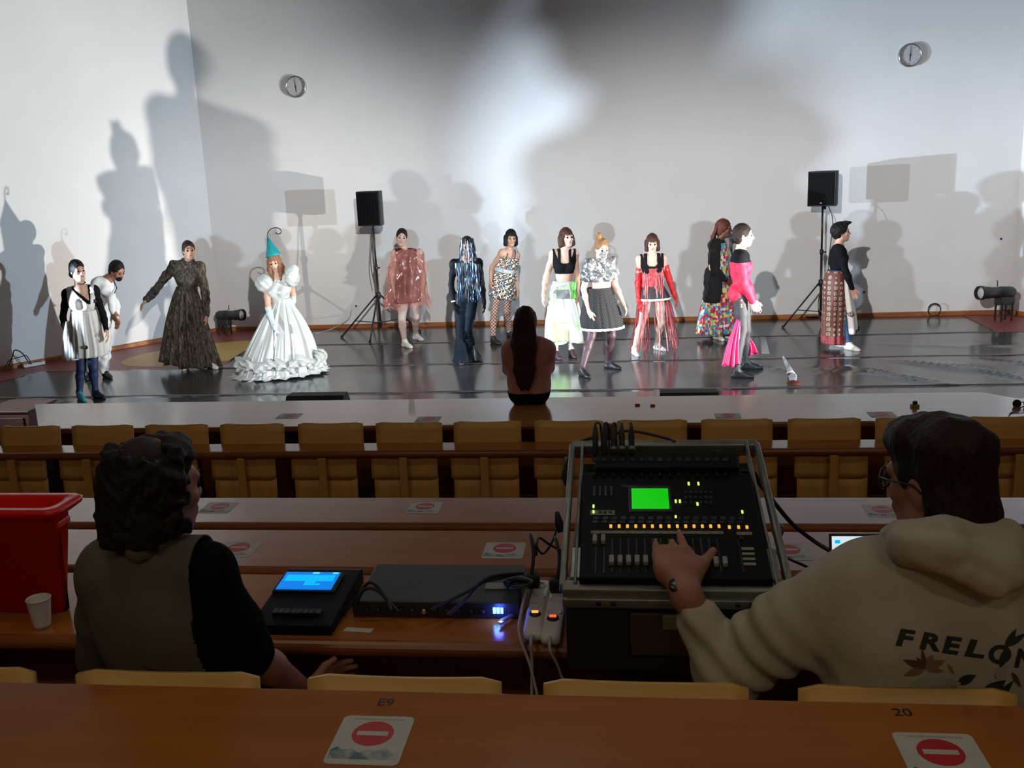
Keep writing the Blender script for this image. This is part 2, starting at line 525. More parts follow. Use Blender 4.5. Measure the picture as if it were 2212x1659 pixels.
# ------------------------------------------------------------------ plywood tip-up seats
def back_sheet(mbx, xc, w, y0, y1, z0, z1, sag, lean=.02, th=.012, n=10, dip=0.0):
    """curved plywood sheet: concave across, top edge dips in the middle"""
    V = []
    for side in (0, 1):
        for j in range(5):
            t = j / 4
            for i in range(n + 1):
                s = -1 + 2 * i / n
                rr = min(1, (1 - abs(s)) / .06) if j in (0, 4) else 1
                z = z0 + (z1 - z0) * t
                if j == 4: z -= dip * (1 - s * s)
                if j in (0, 4): z += (1 - rr) * (.012 if j == 0 else -.012)
                V.append((xc + s * w / 2, y0 + (y1 - y0) * t + sag * (1 - s * s) + side * th, z))
    m_ = 5 * (n + 1)
    F = []
    for j in range(4):
        for i in range(n):
            a = j * (n + 1) + i
            F.append((a, a + 1, a + n + 2, a + n + 1)); F.append((a + m_, a + n + 1 + m_, a + n + 2 + m_, a + 1 + m_))
    for i in range(n):
        F.append((i + 1, i, i + m_, i + 1 + m_)); a = 4 * (n + 1) + i; F.append((a, a + 1, a + 1 + m_, a + m_))
    for j in range(4):
        a = j * (n + 1); F.append((a, a + n + 1, a + n + 1 + m_, a + m_)); a += n; F.append((a + n + 1, a, a + m_, a + n + 1 + m_))
    mbx.add(V, F)
    return mbx

def make_seat(xc, label):
    """first row seat seen from behind: backrest above the shelf desk, lower back, folded seat pan, support post"""
    t = thing('plywood_seat', label, 'seat', (xc, 5.6, 0), 'first row of plywood seats')
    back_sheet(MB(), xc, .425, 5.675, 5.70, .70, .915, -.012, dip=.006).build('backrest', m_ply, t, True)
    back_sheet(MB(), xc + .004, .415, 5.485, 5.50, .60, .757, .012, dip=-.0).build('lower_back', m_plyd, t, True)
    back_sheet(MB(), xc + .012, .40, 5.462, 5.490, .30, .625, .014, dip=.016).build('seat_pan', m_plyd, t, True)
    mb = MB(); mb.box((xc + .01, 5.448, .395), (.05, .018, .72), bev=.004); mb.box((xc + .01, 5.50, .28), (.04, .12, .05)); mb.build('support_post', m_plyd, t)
    mb = MB(); mb.box((xc + .01, 5.53, .02), (.09, .22, .03), bev=.005); mb.build('foot_plate', m_blackm, t)
    return t
seat_x = [-3.905, -3.395, -2.885, -2.375, -1.855, -1.345, -.845, -.335, .175, .685, 1.20, 1.71, 2.22, 2.73]
ordn = ['first', 'second', 'third', 'fourth', 'fifth', 'sixth', 'seventh', 'eighth', 'ninth', 'tenth', 'eleventh', 'twelfth', 'thirteenth', 'fourteenth']
for k, x in enumerate(seat_x):
    if k == 0 or k == len(seat_x) - 1:
        pass
    make_seat(x, 'yellow plywood seat facing the stage, %s from the left in the first row' % ordn[k])

def near_seat(xc, label, down):
    t = thing('tip_up_seat', label, 'seat', (xc, 1.75, .515), 'seats fixed to the closest desk')
    back_sheet(MB(), xc, .40, 1.684, 1.709, 1.05, 1.4555, .013, dip=.013).build('backrest', m_ply, t, True)
    mb = MB()
    if down: mb.box((xc, 1.92, .95), (.39, .38, .018), bev=.006)
    else: mb.box((xc, 1.77, 1.13), (.39, .018, .34), bev=.006)
    mb.build('seat_pan', m_ply, t)
    mb = MB(); mb.box((xc, 1.735, .80), (.05, .03, .57)); mb.box((xc, 1.80, .93), (.04, .14, .025)); mb.build('support_post', m_blackm, t)
    return t
for x, d, lb in [(-1.45, 0, 'plywood seat behind the red crate at the edge of the frame'), (-.955, 1, 'plywood seat under the man in the grey vest'),
                 (-.45, 0, 'empty plywood seat facing the rack unit'), (.035, 0, 'empty plywood seat facing the mixer case'),
                 (.53, 1, 'plywood seat under the man in the pale hoodie'), (1.02, 0, 'plywood seat beyond the man in the pale hoodie')]:
    near_seat(x, lb, d)

# ------------------------------------------------------------------ no-entry stickers on the desks
m_paper = M('sticker_paper', (0.62, 0.63, 0.58), 0.6, var=0.05)
m_red = M('sticker_red', (0.55, 0.02, 0.03), 0.5, var=0.05)
m_print = ramp_mat('sticker_landscape', 'noise', 22, [(0, (.03, .10, .12)), (.42, (.10, .20, .22)), (.5, (.35, .42, .40)), (.58, (.55, .56, .52))], interp='LINEAR')
m_ink = M('pen_ink', (0.02, 0.012, 0.008), 0.6, var=0)
m_faint = M('faint_print', (0.40, 0.38, 0.30), 0.6, var=0)
def rounded(w, h, r, n=5):
    P = []
    for cx, cy, a0 in ((w / 2 - r, h / 2 - r, 0), (-w / 2 + r, h / 2 - r, 90), (-w / 2 + r, -h / 2 + r, 180), (w / 2 - r, -h / 2 + r, 270)):
        for k in range(n + 1):
            a = math.radians(a0 + 90 * k / n); P.append((cx + r * math.cos(a), cy + r * math.sin(a)))
    return P
def sticker(x, y, z, label, w=.135, h=.15, rot=0.0, detail=True):
    t = thing('no_entry_sticker', label, 'sticker', (x, y, z), 'white no-entry stickers on the desks')
    c, s = math.cos(rot), math.sin(rot)
    def T(pts): return [(x + a * c - b * s, y + a * s + b * c) for a, b in pts]
    mb = MB(); mb.prism(T(rounded(w, h, .012)), z + .0003, z + .0010); mb.build('paper', m_paper, t)
    R = w * .285
    mb = MB(); mb.prism(T([(R * math.cos(2 * math.pi * i / 36), h * .12 + R * math.sin(2 * math.pi * i / 36)) for i in range(36)]), z + .0010, z + .0014); mb.build('red_disc', m_red, t)
    mb = MB(); mb.prism(T([(a * R * .76, h * .12 + b * R * .17) for a, b in ((-1, -1), (1, -1), (1, 1), (-1, 1))]), z + .0014, z + .0018); mb.build('white_bar', m_paper, t)
    bw = w * .94
    top = [(-bw / 2 + bw * i / 14, -h * .22 + h * .035 * math.sin(i * 1.9) + h * .03 * math.sin(i * .8)) for i in range(15)]
    mb = MB(); mb.prism(T([(-bw / 2, -h * .40), (bw / 2, -h * .40)] + top[::-1]), z + .0010, z + .0013); mb.build('landscape_print', m_print, t)
    if detail:
        mb = MB()
        xx = -w * .33
        for k in range(22):
            ww = w * (.018 + .012 * ((k * 7) % 3)); mb.prism(T([(xx, h * .405), (xx + ww, h * .405), (xx + ww, h * .44), (xx, h * .44)]), z + .0010, z + .0012); xx += ww + w * .009
            if xx > w * .33: break
        mb.build('heading_print', m_faint, t)
    return t
def stk(px, py, z, label, **k):
    P = at(px, py, z); sticker(P[0], P[1], z, label, **k)
stk(800, 1598, 1.45, 'no-entry sticker on the closest desk below the handwritten E9 mark')
stk(2040, 1640, 1.45, 'no-entry sticker on the closest desk behind the man in the hoodie')
stk(512, 1187, 1.08, 'no-entry sticker beside the shoulder of the man in the grey vest', w=.15)
stk(1089, 1189, 1.08, 'no-entry sticker on the desk just beyond the rack unit', w=.15)
stk(1705, 1192, 1.08, 'no-entry sticker between the mixer case and the laptop', w=.15)
stk(472, 1097, .90, 'no-entry sticker on the reflecting desk past the vest man', w=.155, detail=False)
stk(917, 1097, .90, 'no-entry sticker on the reflecting desk behind the first row, in the middle', w=.155, detail=False)
stk(1908, 1104, .90, 'no-entry sticker on the reflecting desk under the hoodie man chin', w=.155, detail=False)
stk(625, 899, .75, 'no-entry sticker on the front table before the satin gown', w=.17, detail=False)
stk(925, 906, .75, 'no-entry sticker on the front table nearest the seated woman', w=.17, detail=False)
stk(1572, 899, .75, 'no-entry sticker on the front table beyond the mixer case', w=.17, detail=False)
stk(1905, 896, .75, 'no-entry sticker on the front table above the hoodie man head', w=.17, detail=False)

def text_mesh(body, size, bold=0.0, shear=0.0):
    cu = bpy.data.curves.new('txt', 'FONT'); cu.body = body; cu.size = size; cu.offset = bold; cu.shear = shear; cu.resolution_u = 3
    ob = bpy.data.objects.new('txt', cu); C.objects.link(ob)
    dg = bpy.context.evaluated_depsgraph_get(); dg.update()
    me = bpy.data.meshes.new_from_object(ob.evaluated_get(dg))
    V = np.array([v.co for v in me.vertices]).reshape(-1, 3); F = [tuple(p.vertices) for p in me.polygons]
    bpy.data.objects.remove(ob); bpy.data.curves.remove(cu); bpy.data.meshes.remove(me)
    return V, F
for (px, py, txt, lb) in [(812, 1524, 'E9', 'handwritten seat mark E9 on the closest desk'), (1932, 1546, '20', 'faded handwritten seat number on desk behind the hoodie')]:
    P = at(px, py, 1.45); V, F = text_mesh(txt, .034, .0006)
    V = V + np.array([P[0], P[1], 1.4504])
    tag(mesh('seat_mark', V, F, m_ink, None), lb, 'marking')

# ------------------------------------------------------------------ loudspeakers on tripod stands
def speaker_stand(base, top, label, dirs, legl=.62):
    b = np.array([base[0], base[1], 0.0]); tp = np.asarray(top, float)
    t = thing('speaker_stand', label, 'stand', b, 'speaker stands by the back wall')
    mid = b + (tp - b) * .62
    MB().tube([b + np.array([0, 0, .12]), mid], .019, 10).build('lower_pole', m_blackm, t, True)
    MB().tube([mid, tp], .0145, 10).build('upper_pole', m_blackm, t, True)
    mb = MB(); mb.lathe(mid, [(.024, -.04), (.027, -.03), (.027, .03), (.02, .04)]); mb.build('collar', m_black, t, True)
    mb = MB(); mb.tube([mid, mid + np.array([.06, -.02, 0])], [.008, .012], 8); mb.build('knob', m_black, t, True)
    hub = b + (tp - b) / (tp[2]) * .62
    mb = MB(); mb.lathe(hub, [(.03, -.05), (.038, -.04), (.038, .04), (.03, .05)]); mb.build('hub', m_black, t, True)
    low = b + np.array([0, 0, .2])
    mb = MB(); mb.lathe(low, [(.026, -.03), (.026, .03)]); mb.build('brace_collar', m_black, t, True)
    for a in dirs:
        d = np.array([math.cos(a), math.sin(a), 0])
        foot = b + d * legl + np.array([0, 0, .02])
        lg = MB().tube([hub + d * .035, foot], .0125, 8).build('leg', m_blackm, t, True)
        mb = MB(); mb.tube([foot + np.array([0, 0, .012]) - d * .02, foot + d * .02 - np.array([0, 0, .004])], .017, 8); mb.build('rubber_foot', m_rubber, lg, True)
        MB().tube([low + d * .025, hub + (foot - hub) * .62], .007, 6).build('brace', m_blackm, t, True)
    return t
def loudspeaker(c, w, h, d, yaw, label, badge=True):
    """trapezoid cabinet with grille, handle recess and badge; c = centre of the bottom"""
    ca, sa = math.cos(yaw), math.sin(yaw)
    A = np.array([[ca, sa, 0], [-sa, ca, 0], [0, 0, 1.0]])       # local x lateral, y = back, z up
    c = np.asarray(c, float)
    t = thing('loudspeaker', label, 'loudspeaker', c, 'loudspeakers on tripod stands')
    def L(p): return c + A.T @ np.asarray(p, float)
    poly = [(-w / 2, -d / 2), (w / 2, -d / 2), (w / 2, -d / 2 + .06), (w * .34, d / 2), (-w * .34, d / 2), (-w / 2, -d / 2 + .06)]
    V = [L((p[0] * q, p[1] * q2, z)) for z, q, q2 in ((0, .97, .97), (.012, 1, 1), (h - .012, 1, 1), (h, .97, .97)) for p in poly]
    n = 6
    F = [tuple(range(n))[::-1], tuple(range(3 * n, 4 * n))]
    for k in range(3):
        F += [(k * n + i, k * n + (i + 1) % n, (k + 1) * n + (i + 1) % n, (k + 1) * n + i) for i in range(n)]
    mesh('cabinet', V, F, m_spk, t)
    mb = MB(); mb.box(L((0, -d / 2 - .008, h / 2)), (w * .93, .016, h * .93), ax=A, bev=.008); mb.build('grille', m_grille, t)
    for sx in (-1, 1): MB().box(L((sx * (w * .93 / 2 + .004), -d / 2 - .004, h / 2)), (.008, .02, h * .97), ax=A).build('front_rim', m_spk, t)
    if badge:
        mb = MB(); mb.box(L((0, -d / 2 - .018, h * .10)), (.03, .004, .012), ax=A); mb.build('badge', m_alu, t)
    mb = MB(); mb.tube([L((0, 0, -.05)), L((0, 0, .0))], .022, 10); mb.build('pole_socket', m_black, t, True)
m_spk = M('speaker_cabinet', (0.012, 0.013, 0.015), 0.6, var=0.1, bump=.1, bs=200)
m_grille = ramp_mat('speaker_grille', 'voronoi', 190, [(0, (.002, .002, .003)), (.45, (.006, .006, .007))], out='Distance', rough=.8, rnd=0.0, spec=.1)
YL = 14.25
bl = at(820, 703); bl = aty(822, 700, YL); tpL = aty(806, 487, YL)
b0 = np.array([bl[0], YL, 0]); tp = np.array([tpL[0], YL, tpL[2]])
speaker_stand(b0, tp, 'black tripod speaker stand leaning slightly behind the pink poncho', [math.radians(q) for q in (196, 268, 20)], .6)
sc = mpp(tp)
loudspeaker(tp, 52 * sc, 73 * sc, .30, math.radians(-6), 'black loudspeaker on the stand behind the pink poncho dancer', badge=False)
YR = 14.38
tpR = aty(1777, 445, YR); bR = aty(1772, 690, YR)
b1 = np.array([bR[0], YR, 0]); tp1 = np.array([tpR[0], YR, tpR[2]])
speaker_stand(b1, tp1, 'black tripod speaker stand next to the woman in the patterned skirt', [math.radians(q) for q in (200, 62, 318)], .60)
sc = mpp(tp1)
loudspeaker(tp1 + np.array([.04, .05, 0]), 60 * sc, 74 * sc, .36, math.radians(-27), 'black loudspeaker seen at an angle near the patterned skirt')

# ------------------------------------------------------------------ profile spotlights
m_lamp = M('lamp_housing', (0.018, 0.02, 0.02), 0.42, var=0.2)
m_lens = M('lamp_lens', (0.75, 0.78, 0.75), 0.05, trans=0.35, var=0)
m_glow = M('lit_lens', (1, 1, 1), 0.3, var=0, emit=(1, 1, 1), es=6.0)
def profile_spot(base, head_c, direction, L, R, label, lit=False, hang=False, inner=True):
    """ellipsoidal stage lamp: tube body, lens hood, lamp house, yoke, floor legs"""
    t = thing('stage_spotlight', label, 'spotlight', base, 'profile spotlights')
    d = np.asarray(direction, float); d /= np.linalg.norm(d)
    A = axes_from(d, (0, 0, 1) if abs(d[2]) < .9 else (1, 0, 0))
    c = np.asarray(head_c, float)
    mb = MB(); mb.lathe(c, [(R * .75, -L * .5), (R * .98, -L * .42), (R, -L * .1), (R * .9, -L * .08), (R * .9, L * .2), (R, L * .22), (R, L * .38), (R * 1.15, L * .40), (R * 1.15, L * .5), (R * 1.02, L * .5), (R * .95, L * .42)], ax=A, n=24, capb=False); mb.build('lamp_body', m_lamp, t, auto=40)
    mb = MB(); mb.lathe(c, [(R * .97, L * .40), (R * .95, L * .43), (R * .6, L * .465), (0.001, L * .475)], ax=A, n=24); mb.build('lens', m_glow if lit else m_lens, t, True)
    up = np.array([0, 0, 1.0]); lat = np.cross(d, up); lat /= np.linalg.norm(lat)
    sgn = 1 if hang else -1
    mb = MB(); mb.box(c - d * L * .26 + up * sgn * -1 * 0 - up * R * 1.35, (L * .42, R * 1.5, R * 1.3), ax=np.array([d, lat, up]), bev=.01); mb.build('lamp_house', m_lamp, t)
    mb = MB(); k = c - d * L * .02 + up * R; mb.tube([k, k + up * R * .7, k + up * R * 1.0 + d * .012], .007, 6); mb.build('top_clamp', m_lamp, t, True)
    for s in (-1, 1):
        p0 = c - d * L * .26 + lat * s * R * .7 - up * R * 1.6
        if hang:
            mb = MB(); mb.tube([c + lat * s * R * 1.05, c + lat * s * R * 1.05 + up * (R * 2.2), c + up * R * 2.4], .008, 6); mb.build('yoke_arm', m_lamp, t, True)
        else:
            for q in (-1, 1):
                p = p0 + d * q * L * .15; mb = MB(); mb.box(np.array([p[0], p[1], p[2] / 2]), (.022, .022, p[2])); mb.build('leg', m_lamp, t)
    if hang:
        mb = MB(); mb.tube([c + up * R * 2.3, np.array([c[0], c[1], ZT])], .014, 8); mb.build('drop_pole', m_lamp, t, True)
    return t
YSL = 14.55
c = aty(497, 681, YSL); profile_spot((c[0], YSL, 0), c, (1, -.28, .05), .50, .082, 'unlit black profile spotlight on the floor behind the brown gown')
YSR = 14.35
c = aty(2152, 632, YSR); profile_spot((c[0], YSR, 0), c, (-1, -.42, .06), .60, .088, 'unlit black profile spotlight by the red floor corner')
for nm, lb, hg in [('hall_spot', 'lit profile spotlight hanging from the hall ceiling', True), ('left_floor_spot', 'lit profile spotlight low at the stage edge past the apron woman', False),
                   ('right_floor_spot', 'lit profile spotlight low at the opposite stage edge', False),
                   ('left_wing_spot', 'lit profile spotlight high on the wing past the lectern box', False), ('right_wing_spot', 'lit profile spotlight high on the wing past the table end', False)]:
    p, tg = np.array(LAMPS[nm][0]), np.array(LAMPS[nm][1])
    d = (tg - p) / np.linalg.norm(tg - p)
    hc = p - d * .34
    fx = profile_spot((hc[0], hc[1], ZT if hg else 0), hc, d, .6, .09, lb, lit=True, hang=hg)
    if hg: HALL_SPOT = fx

# unseen plates added to keep hall lamp light off seats and upper wall
def beam_blocker(t, p, d, el0, el1, dist=.30, w=.75):
    """black plate across the beam between two elevation angles (degrees)"""
    d = np.array([d[0], d[1], 0.0]); d /= np.linalg.norm(d); lt = np.array([d[1], -d[0], 0])
    q = [p + d * dist * (1.0) + np.array([0, 0, dist * math.tan(math.radians(el0))]), p + d * dist * .8 + np.array([0, 0, dist * .8 * math.tan(math.radians(el1))])]
    V = [q[0] - lt * w / 2, q[0] + lt * w / 2, q[1] + lt * w / 2, q[1] - lt * w / 2]
    V = V + [v + d * .004 for v in V]
    mesh('beam_blocker', V, [(3, 2, 1, 0), (4, 5, 6, 7), (0, 1, 5, 4), (1, 2, 6, 5), (2, 3, 7, 6), (3, 0, 4, 7)], m_lamp, t)
hp_, ht_ = np.array(LAMPS['hall_spot'][0]), np.array(LAMPS['hall_spot'][1])
beam_blocker(HALL_SPOT, hp_, ht_ - hp_, -1.0, 42, w=.64)
beam_blocker(HALL_SPOT, hp_, ht_ - hp_, -27.0, -60, w=.64)

# ------------------------------------------------------------------ wall clocks
m_face = M('clock_face', (0.52, 0.52, 0.53), 0.35, var=0.03, coat=0.6)
m_rim = M('clock_rim', (0.50, 0.50, 0.52), 0.22, metal=0.9, var=0.05)
def clock(px, py, label, hr, mn):
    P = aty(px, py, YW); R = .165
    t = thing('wall_clock', label, 'clock', P, 'round wall clocks')
    A = axes_from((0, -1, 0), (1, 0, 0))
    MB().lathe(P, [(R * .94, 0), (R, .015), (R, .055), (R * .97, .068), (R * .90, .072), (R * .86, .060), (R * .85, .04)], ax=A, n=40, capb=False).build('rim', m_rim, t, True)
    MB().lathe(P, [(R * .87, .03), (R * .87, .042)], ax=A, n=40).build('face', m_face, t)
    def hand(nm, ang, l0, l1, w, y):
        dv = np.array([math.sin(ang), 0, math.cos(ang)]); nv = np.array([dv[2], 0, -dv[0]]); q = P + np.array([0, -y, 0])
        V = [q - dv * l0 - nv * w, q - dv * l0 + nv * w, q + dv * l1 + nv * w * .5, q + dv * l1 - nv * w * .5]
        V = V + [v + np.array([0, -.002, 0]) for v in V]
        mesh(nm, V, [(0, 1, 2, 3), (7, 6, 5, 4), (0, 4, 5, 1), (1, 5, 6, 2), (2, 6, 7, 3), (3, 7, 4, 0)], m_black, t)
    hand('hour_hand', hr, .02, R * .5, .006, .046); hand('minute_hand', mn, .025, R * .75, .0045, .050)
    mb = MB(); mb.lathe(P, [(.009, .042), (.009, .055)], ax=A, n=12); mb.build('hub', m_black, t)
    mb = MB()
    for k in range(12):
        a = k * math.pi / 6; dv = np.array([math.sin(a), 0, math.cos(a)]); mb.box(P + dv * R * .73 + np.array([0, -.0425, 0]), (.005, .002, .018), ax=np.array([[dv[2], 0, -dv[0]], [0, 1, 0], dv]))
    mb.build('hour_marks', m_blackm, t)
clock(641, 188, 'round silver wall clock above the brown gown and tall hat', math.radians(178), math.radians(-4))
clock(1964, 120, 'round silver wall clock above the loudspeaker near the corner', math.radians(182), math.radians(3))
# wall socket dots
m_white = M('white_plastic', (0.72, 0.72, 0.70), 0.4, var=0.03)
for px, py, lb in [(770, 661, 'small wall socket with a dark hole by the speaker stand'), (1866, 631, 'small wall socket near the patterned skirt'), (2162, 516, 'small switch plate on the wall above the corner spotlight')]:
    P = aty(px, py, YW); t = thing('wall_socket', lb, 'socket', P)
    mb = MB(); mb.box(P + np.array([0, -.006, 0]), (.075, .012, .075), bev=.004); mb.build('plate', m_wall, t)
    mb = MB(); mb.lathe(P, [(.016, .011), (.016, .0135)], ax=axes_from((0, -1, 0), (1, 0, 0)), n=14); mb.build('hole', m_black, t)

# ------------------------------------------------------------------ cables and floor things by the walls
def cable(name, label, pts, r, mat, cat='cable', n=8, parent=None):
    o = MB().tube(spline(pts, n), r, 6).build(name, mat, parent, True)
    if parent is None: tag(o, label, cat)
    return o
m_cab = M('black_cable', (0.012, 0.012, 0.012), 0.5, var=0)
m_cabw = M('grey_cable', (0.45, 0.44, 0.42), 0.5, var=0)
def A_(px, py, z=0.006): return at(px, py, z)
wl0 = at(52, 788)
def onleft(px, py):
    n_ = np.array([-DL[1], DL[0]]); d = ray(px, py)
    p0 = CL; k = ((p0[0] - O[0]) * n_[0] + (p0[1] - O[1]) * n_[1]) / (d[0] * n_[0] + d[1] * n_[1]); return O + d * k * .985
cable('power_cable', 'thin black cable looping up the corner wall by the power strip', [onleft(18, 790), onleft(27, 770), onleft(30, 758), onleft(38, 757), onleft(50, 765), onleft(60, 780), onleft(66, 786)], .008, m_cab)
cable('power_cable', 'second black cable arching lower behind the floor power strip', [onleft(10, 797), onleft(20, 779), onleft(44, 771), onleft(56, 768), onleft(64, 778), onleft(68, 787)], .006, m_cab)
a, b = at(50, 792, .02), at(96, 784, .02)
t = thing('power_strip', 'white power strip lying on the floor against the corner wall', 'power strip', (a + b) / 2 * np.array([1, 1, 0]))
d = (b - a); ln = np.linalg.norm(d); d /= ln
mb = MB(); mb.box((a + b) / 2 + np.array([0, 0, .005]), (ln, .06, .045), ax=axes_from((0, 0, 1), d), bev=.01); mb.build('strip_body', m_white, t)
mb = MB(); mb.box(b - d * .05 + np.array([0, 0, .032]), (.03, .025, .012), ax=axes_from((0, 0, 1), d), bev=.004); mb.build('rocker_switch', m_red, t)
cable('mains_lead', 'pale mains lead running along the wall behind the satin gown', [A_(664, 722), A_(688, 719), A_(706, 714), A_(722, 708, .02), aty(752, 690, 14.96), aty(760, 668, 14.99)], .007, m_cabw)
def coil(c, R, n, rr, nm, lb, mat, tilt=0.0, lean=None):
    pts = []
    for k in range(n * 20 + 1):
        a = 2 * math.pi * k / 20; q = R * (1 + .06 * math.sin(k * .37))
        if lean is None: pts.append(c + np.array([q * math.cos(a), q * math.sin(a) * .9, .008 + .004 * (k / 20)]))
        else: pts.append(c + np.array([q * math.cos(a), .012 * math.sin(k), q + q * math.sin(a)]))
    tag(MB().tube(pts, rr, 6).build(nm, mat, None, True), lb, 'cable')
cc = aty(2018, 668, 14.93); cc[2] = .01
coil(cc, .09, 3, .006, 'cable_coil', 'small black cable coil leaning upright against the back wall', m_cab, lean=1)
cable('mains_lead', 'thin pale lead lying on the floor beside the patterned skirt', [A_(1866, 683), A_(1880, 678), A_(1900, 677), A_(1918, 677), A_(1935, 674)], .008, m_cabw)
P = A_(1921, 676); t = thing('plug_block', 'small white plug block on the floor by the back wall', 'plug', P * np.array([1, 1, 0]))
mb = MB(); mb.box((P[0], P[1], .025), (.10, .05, .045), bev=.012); mb.build('block', m_white, t)
mb = MB(); mb.tube([(P[0] + .05, P[1], .025), (P[0] + .14, P[1], .02)], .018, 8); mb.build('connector', m_rubber, t, True)
c0 = A_(1752, 684); coil(c0, .15, 4, .009, 'cable_coil', 'flat black cable coil on the floor under the tripod', m_cab)
cable('speaker_cable', 'black speaker cable hanging from the loudspeaker behind the pink poncho', [tp + np.array([-.02, .03, .02]), aty(803, 520, YL), aty(801, 570, YL), aty(808, 612, YL - .05)], .006, m_cab)
cable('speaker_cable', 'black speaker cable hanging down the stand by the patterned skirt', [tp1 + np.array([.1, .1, .0]), aty(1799, 480, YR), aty(1790, 560, YR), aty(1787, 600, YR), aty(1770, 640, YR - .03), aty(1768, 672, YR - .05), aty(1776, 684, YR - .1) * np.array([1, 1, 0]) + np.array([0, 0, .01])], .006, m_cab)
# curled mat flap
P0, P1 = at(1688, 768), at(1708, 829)
d = (P1 - P0); ln = np.linalg.norm(d); d /= ln; nr = np.array([d[1], -d[0], 0])
V = []; F = []
n1, n2 = 12, 10
for i in range(n1 + 1):
    s = i / n1; R = .015 + .05 * s
    for j in range(n2 + 1):
        a = math.pi * 1.25 * j / n2 * (.35 + .65 * s)
        V.append(P0 + d * ln * s + nr * (-R * math.sin(a)) + np.array([0, 0, .004 + R * (1 - math.cos(a))]))
for i in range(n1):
    for j in range(n2):
        k = i * (n2 + 1) + j; F.append((k, k + 1, k + n2 + 2, k + n2 + 1))
m_flap = M('mat_underside', (0.42, 0.42, 0.43), 0.3, var=0.15)
o = mesh('curled_mat_flap', V, F, m_flap, None, True); tag(o, 'curled pale flap of tape peeling off the dance mat', 'tape')
so = o.modifiers.new('thick', 'SOLIDIFY'); so.thickness = .004
P2 = at(1712, 829); mb = MB()
mb.lathe(P2 + np.array([.02, 0, .001]), [(.085, 0), (.085, .004), (.05, .03), (.0, .036)], n=18); o = mb.build('orange_floor_cap', M('orange_rubber', (.07, .012, .006), .6), None, True); tag(o, 'small dark orange cap at the end of the curled tape', 'cap')
P0, P1 = at(1650, 730), at(1655, 764)
mb = MB(); q = [at(1642, 728, .006), at(1654, 728, .006), at(1662, 764, .006), at(1645, 764, .006)]
mb.add(q + [v + np.array([0, 0, .003]) for v in q], [(0, 1, 2, 3), (7, 6, 5, 4), (0, 4, 5, 1), (1, 5, 6, 2), (2, 6, 7, 3), (3, 7, 4, 0)])
tag(mb.build('tape_patch', m_flap, None), 'pale tape patch on the dance mat behind the red top', 'tape')

# low black stage monitors lying in front of the table
for (x0, x1, py, lb) in [(630, 752, 856, 'low black floor monitor lying before the satin gown'), (1424, 1549, 850, 'low black floor monitor lying before the red fringe dancer')]:
    a, b = aty(x0, py, 7.55), aty(x1, py, 7.55)
    w = b[0] - a[0]; zt = (a[2] + b[2]) / 2 + .035; cx = (a[0] + b[0]) / 2
    t = thing('stage_monitor', lb, 'loudspeaker', (cx, 7.6, 0), 'floor monitors before the front table')
    V = []
    for sx in (-1, 1):
        V += [(cx + sx * w / 2, 7.40, 0), (cx + sx * w / 2, 7.40, zt - .03), (cx + sx * w / 2, 7.43, zt), (cx + sx * w * .49, 7.56, zt), (cx + sx * w * .49, 7.86, zt * .42), (cx + sx * w * .49, 7.86, 0)]
    F = [(5, 4, 3, 2, 1, 0), (6, 7, 8, 9, 10, 11)] + [(i, (i + 1) % 6, (i + 1) % 6 + 6, i + 6) for i in range(6)]
    mesh('cabinet', V, F, m_spk, t)
    mb = MB(); nrm = np.array([0, zt * .58, .30]); nrm /= np.linalg.norm(nrm)
    mb.box(np.array([cx, 7.71, zt * .71]) + nrm * .006, (w * .9, .36, .012), ax=np.array([[1, 0, 0], [0, nrm[2], -nrm[1]], nrm])); mb.build('grille', m_grille, t)
    mb = MB(); mb.box((cx, 7.395, zt * .6), (.18, .012, .05), bev=.005); mb.build('handle', m_rubber, t)

m_dkwood = M('dark_wood', (.055, .016, .010), .5, var=.25, vs=5, stretch=(.4, 4, 4))
# wooden lectern box at the table end
a, b = aty(-40, 893, 7.9), aty(66, 930, 7.9)
t = thing('wooden_lectern', 'dark brown wooden lectern box at the end of the front table', 'lectern', ((a[0] + b[0]) / 2, 8.1, 0))
zt = aty(30, 893, 7.9)[2]
mb = MB(); mb.box(((a[0] + b[0]) / 2, 8.12, zt / 2), (b[0] - a[0], .42, zt - .004), bev=.006); mb.build('cabinet', m_dkwood, t)
mb = MB(); mb.box(((a[0] + b[0]) / 2, 8.12, zt + .012), (b[0] - a[0] + .03, .46, .024), bev=.006); mb.build('top_board', m_dkwood, t)
mb = MB(); mb.box(((a[0] + b[0]) / 2 - .08, 7.905, zt * .5), (.5, .012, zt * .8), bev=.004); mb.build('door', m_dkwood, t)
mb = MB(); mb.box((b[0] + .09, 8.05, .015), (.24, .3, .03), bev=.006); mb.build('foot_board', m_dkwood, t)
a, b = at(20, 888, .01), at(60, 872, .01)
mb = MB(); d = (b - a); ln = np.linalg.norm(d); mb.box((a + b) / 2 + np.array([0, 0, .012]), (ln, .09, .024), ax=axes_from((0, 0, 1), d / ln), bev=.005)
tag(mb.build('wooden_plank', m_dkwood, None), 'short wooden plank lying on the mat behind the lectern box', 'plank')
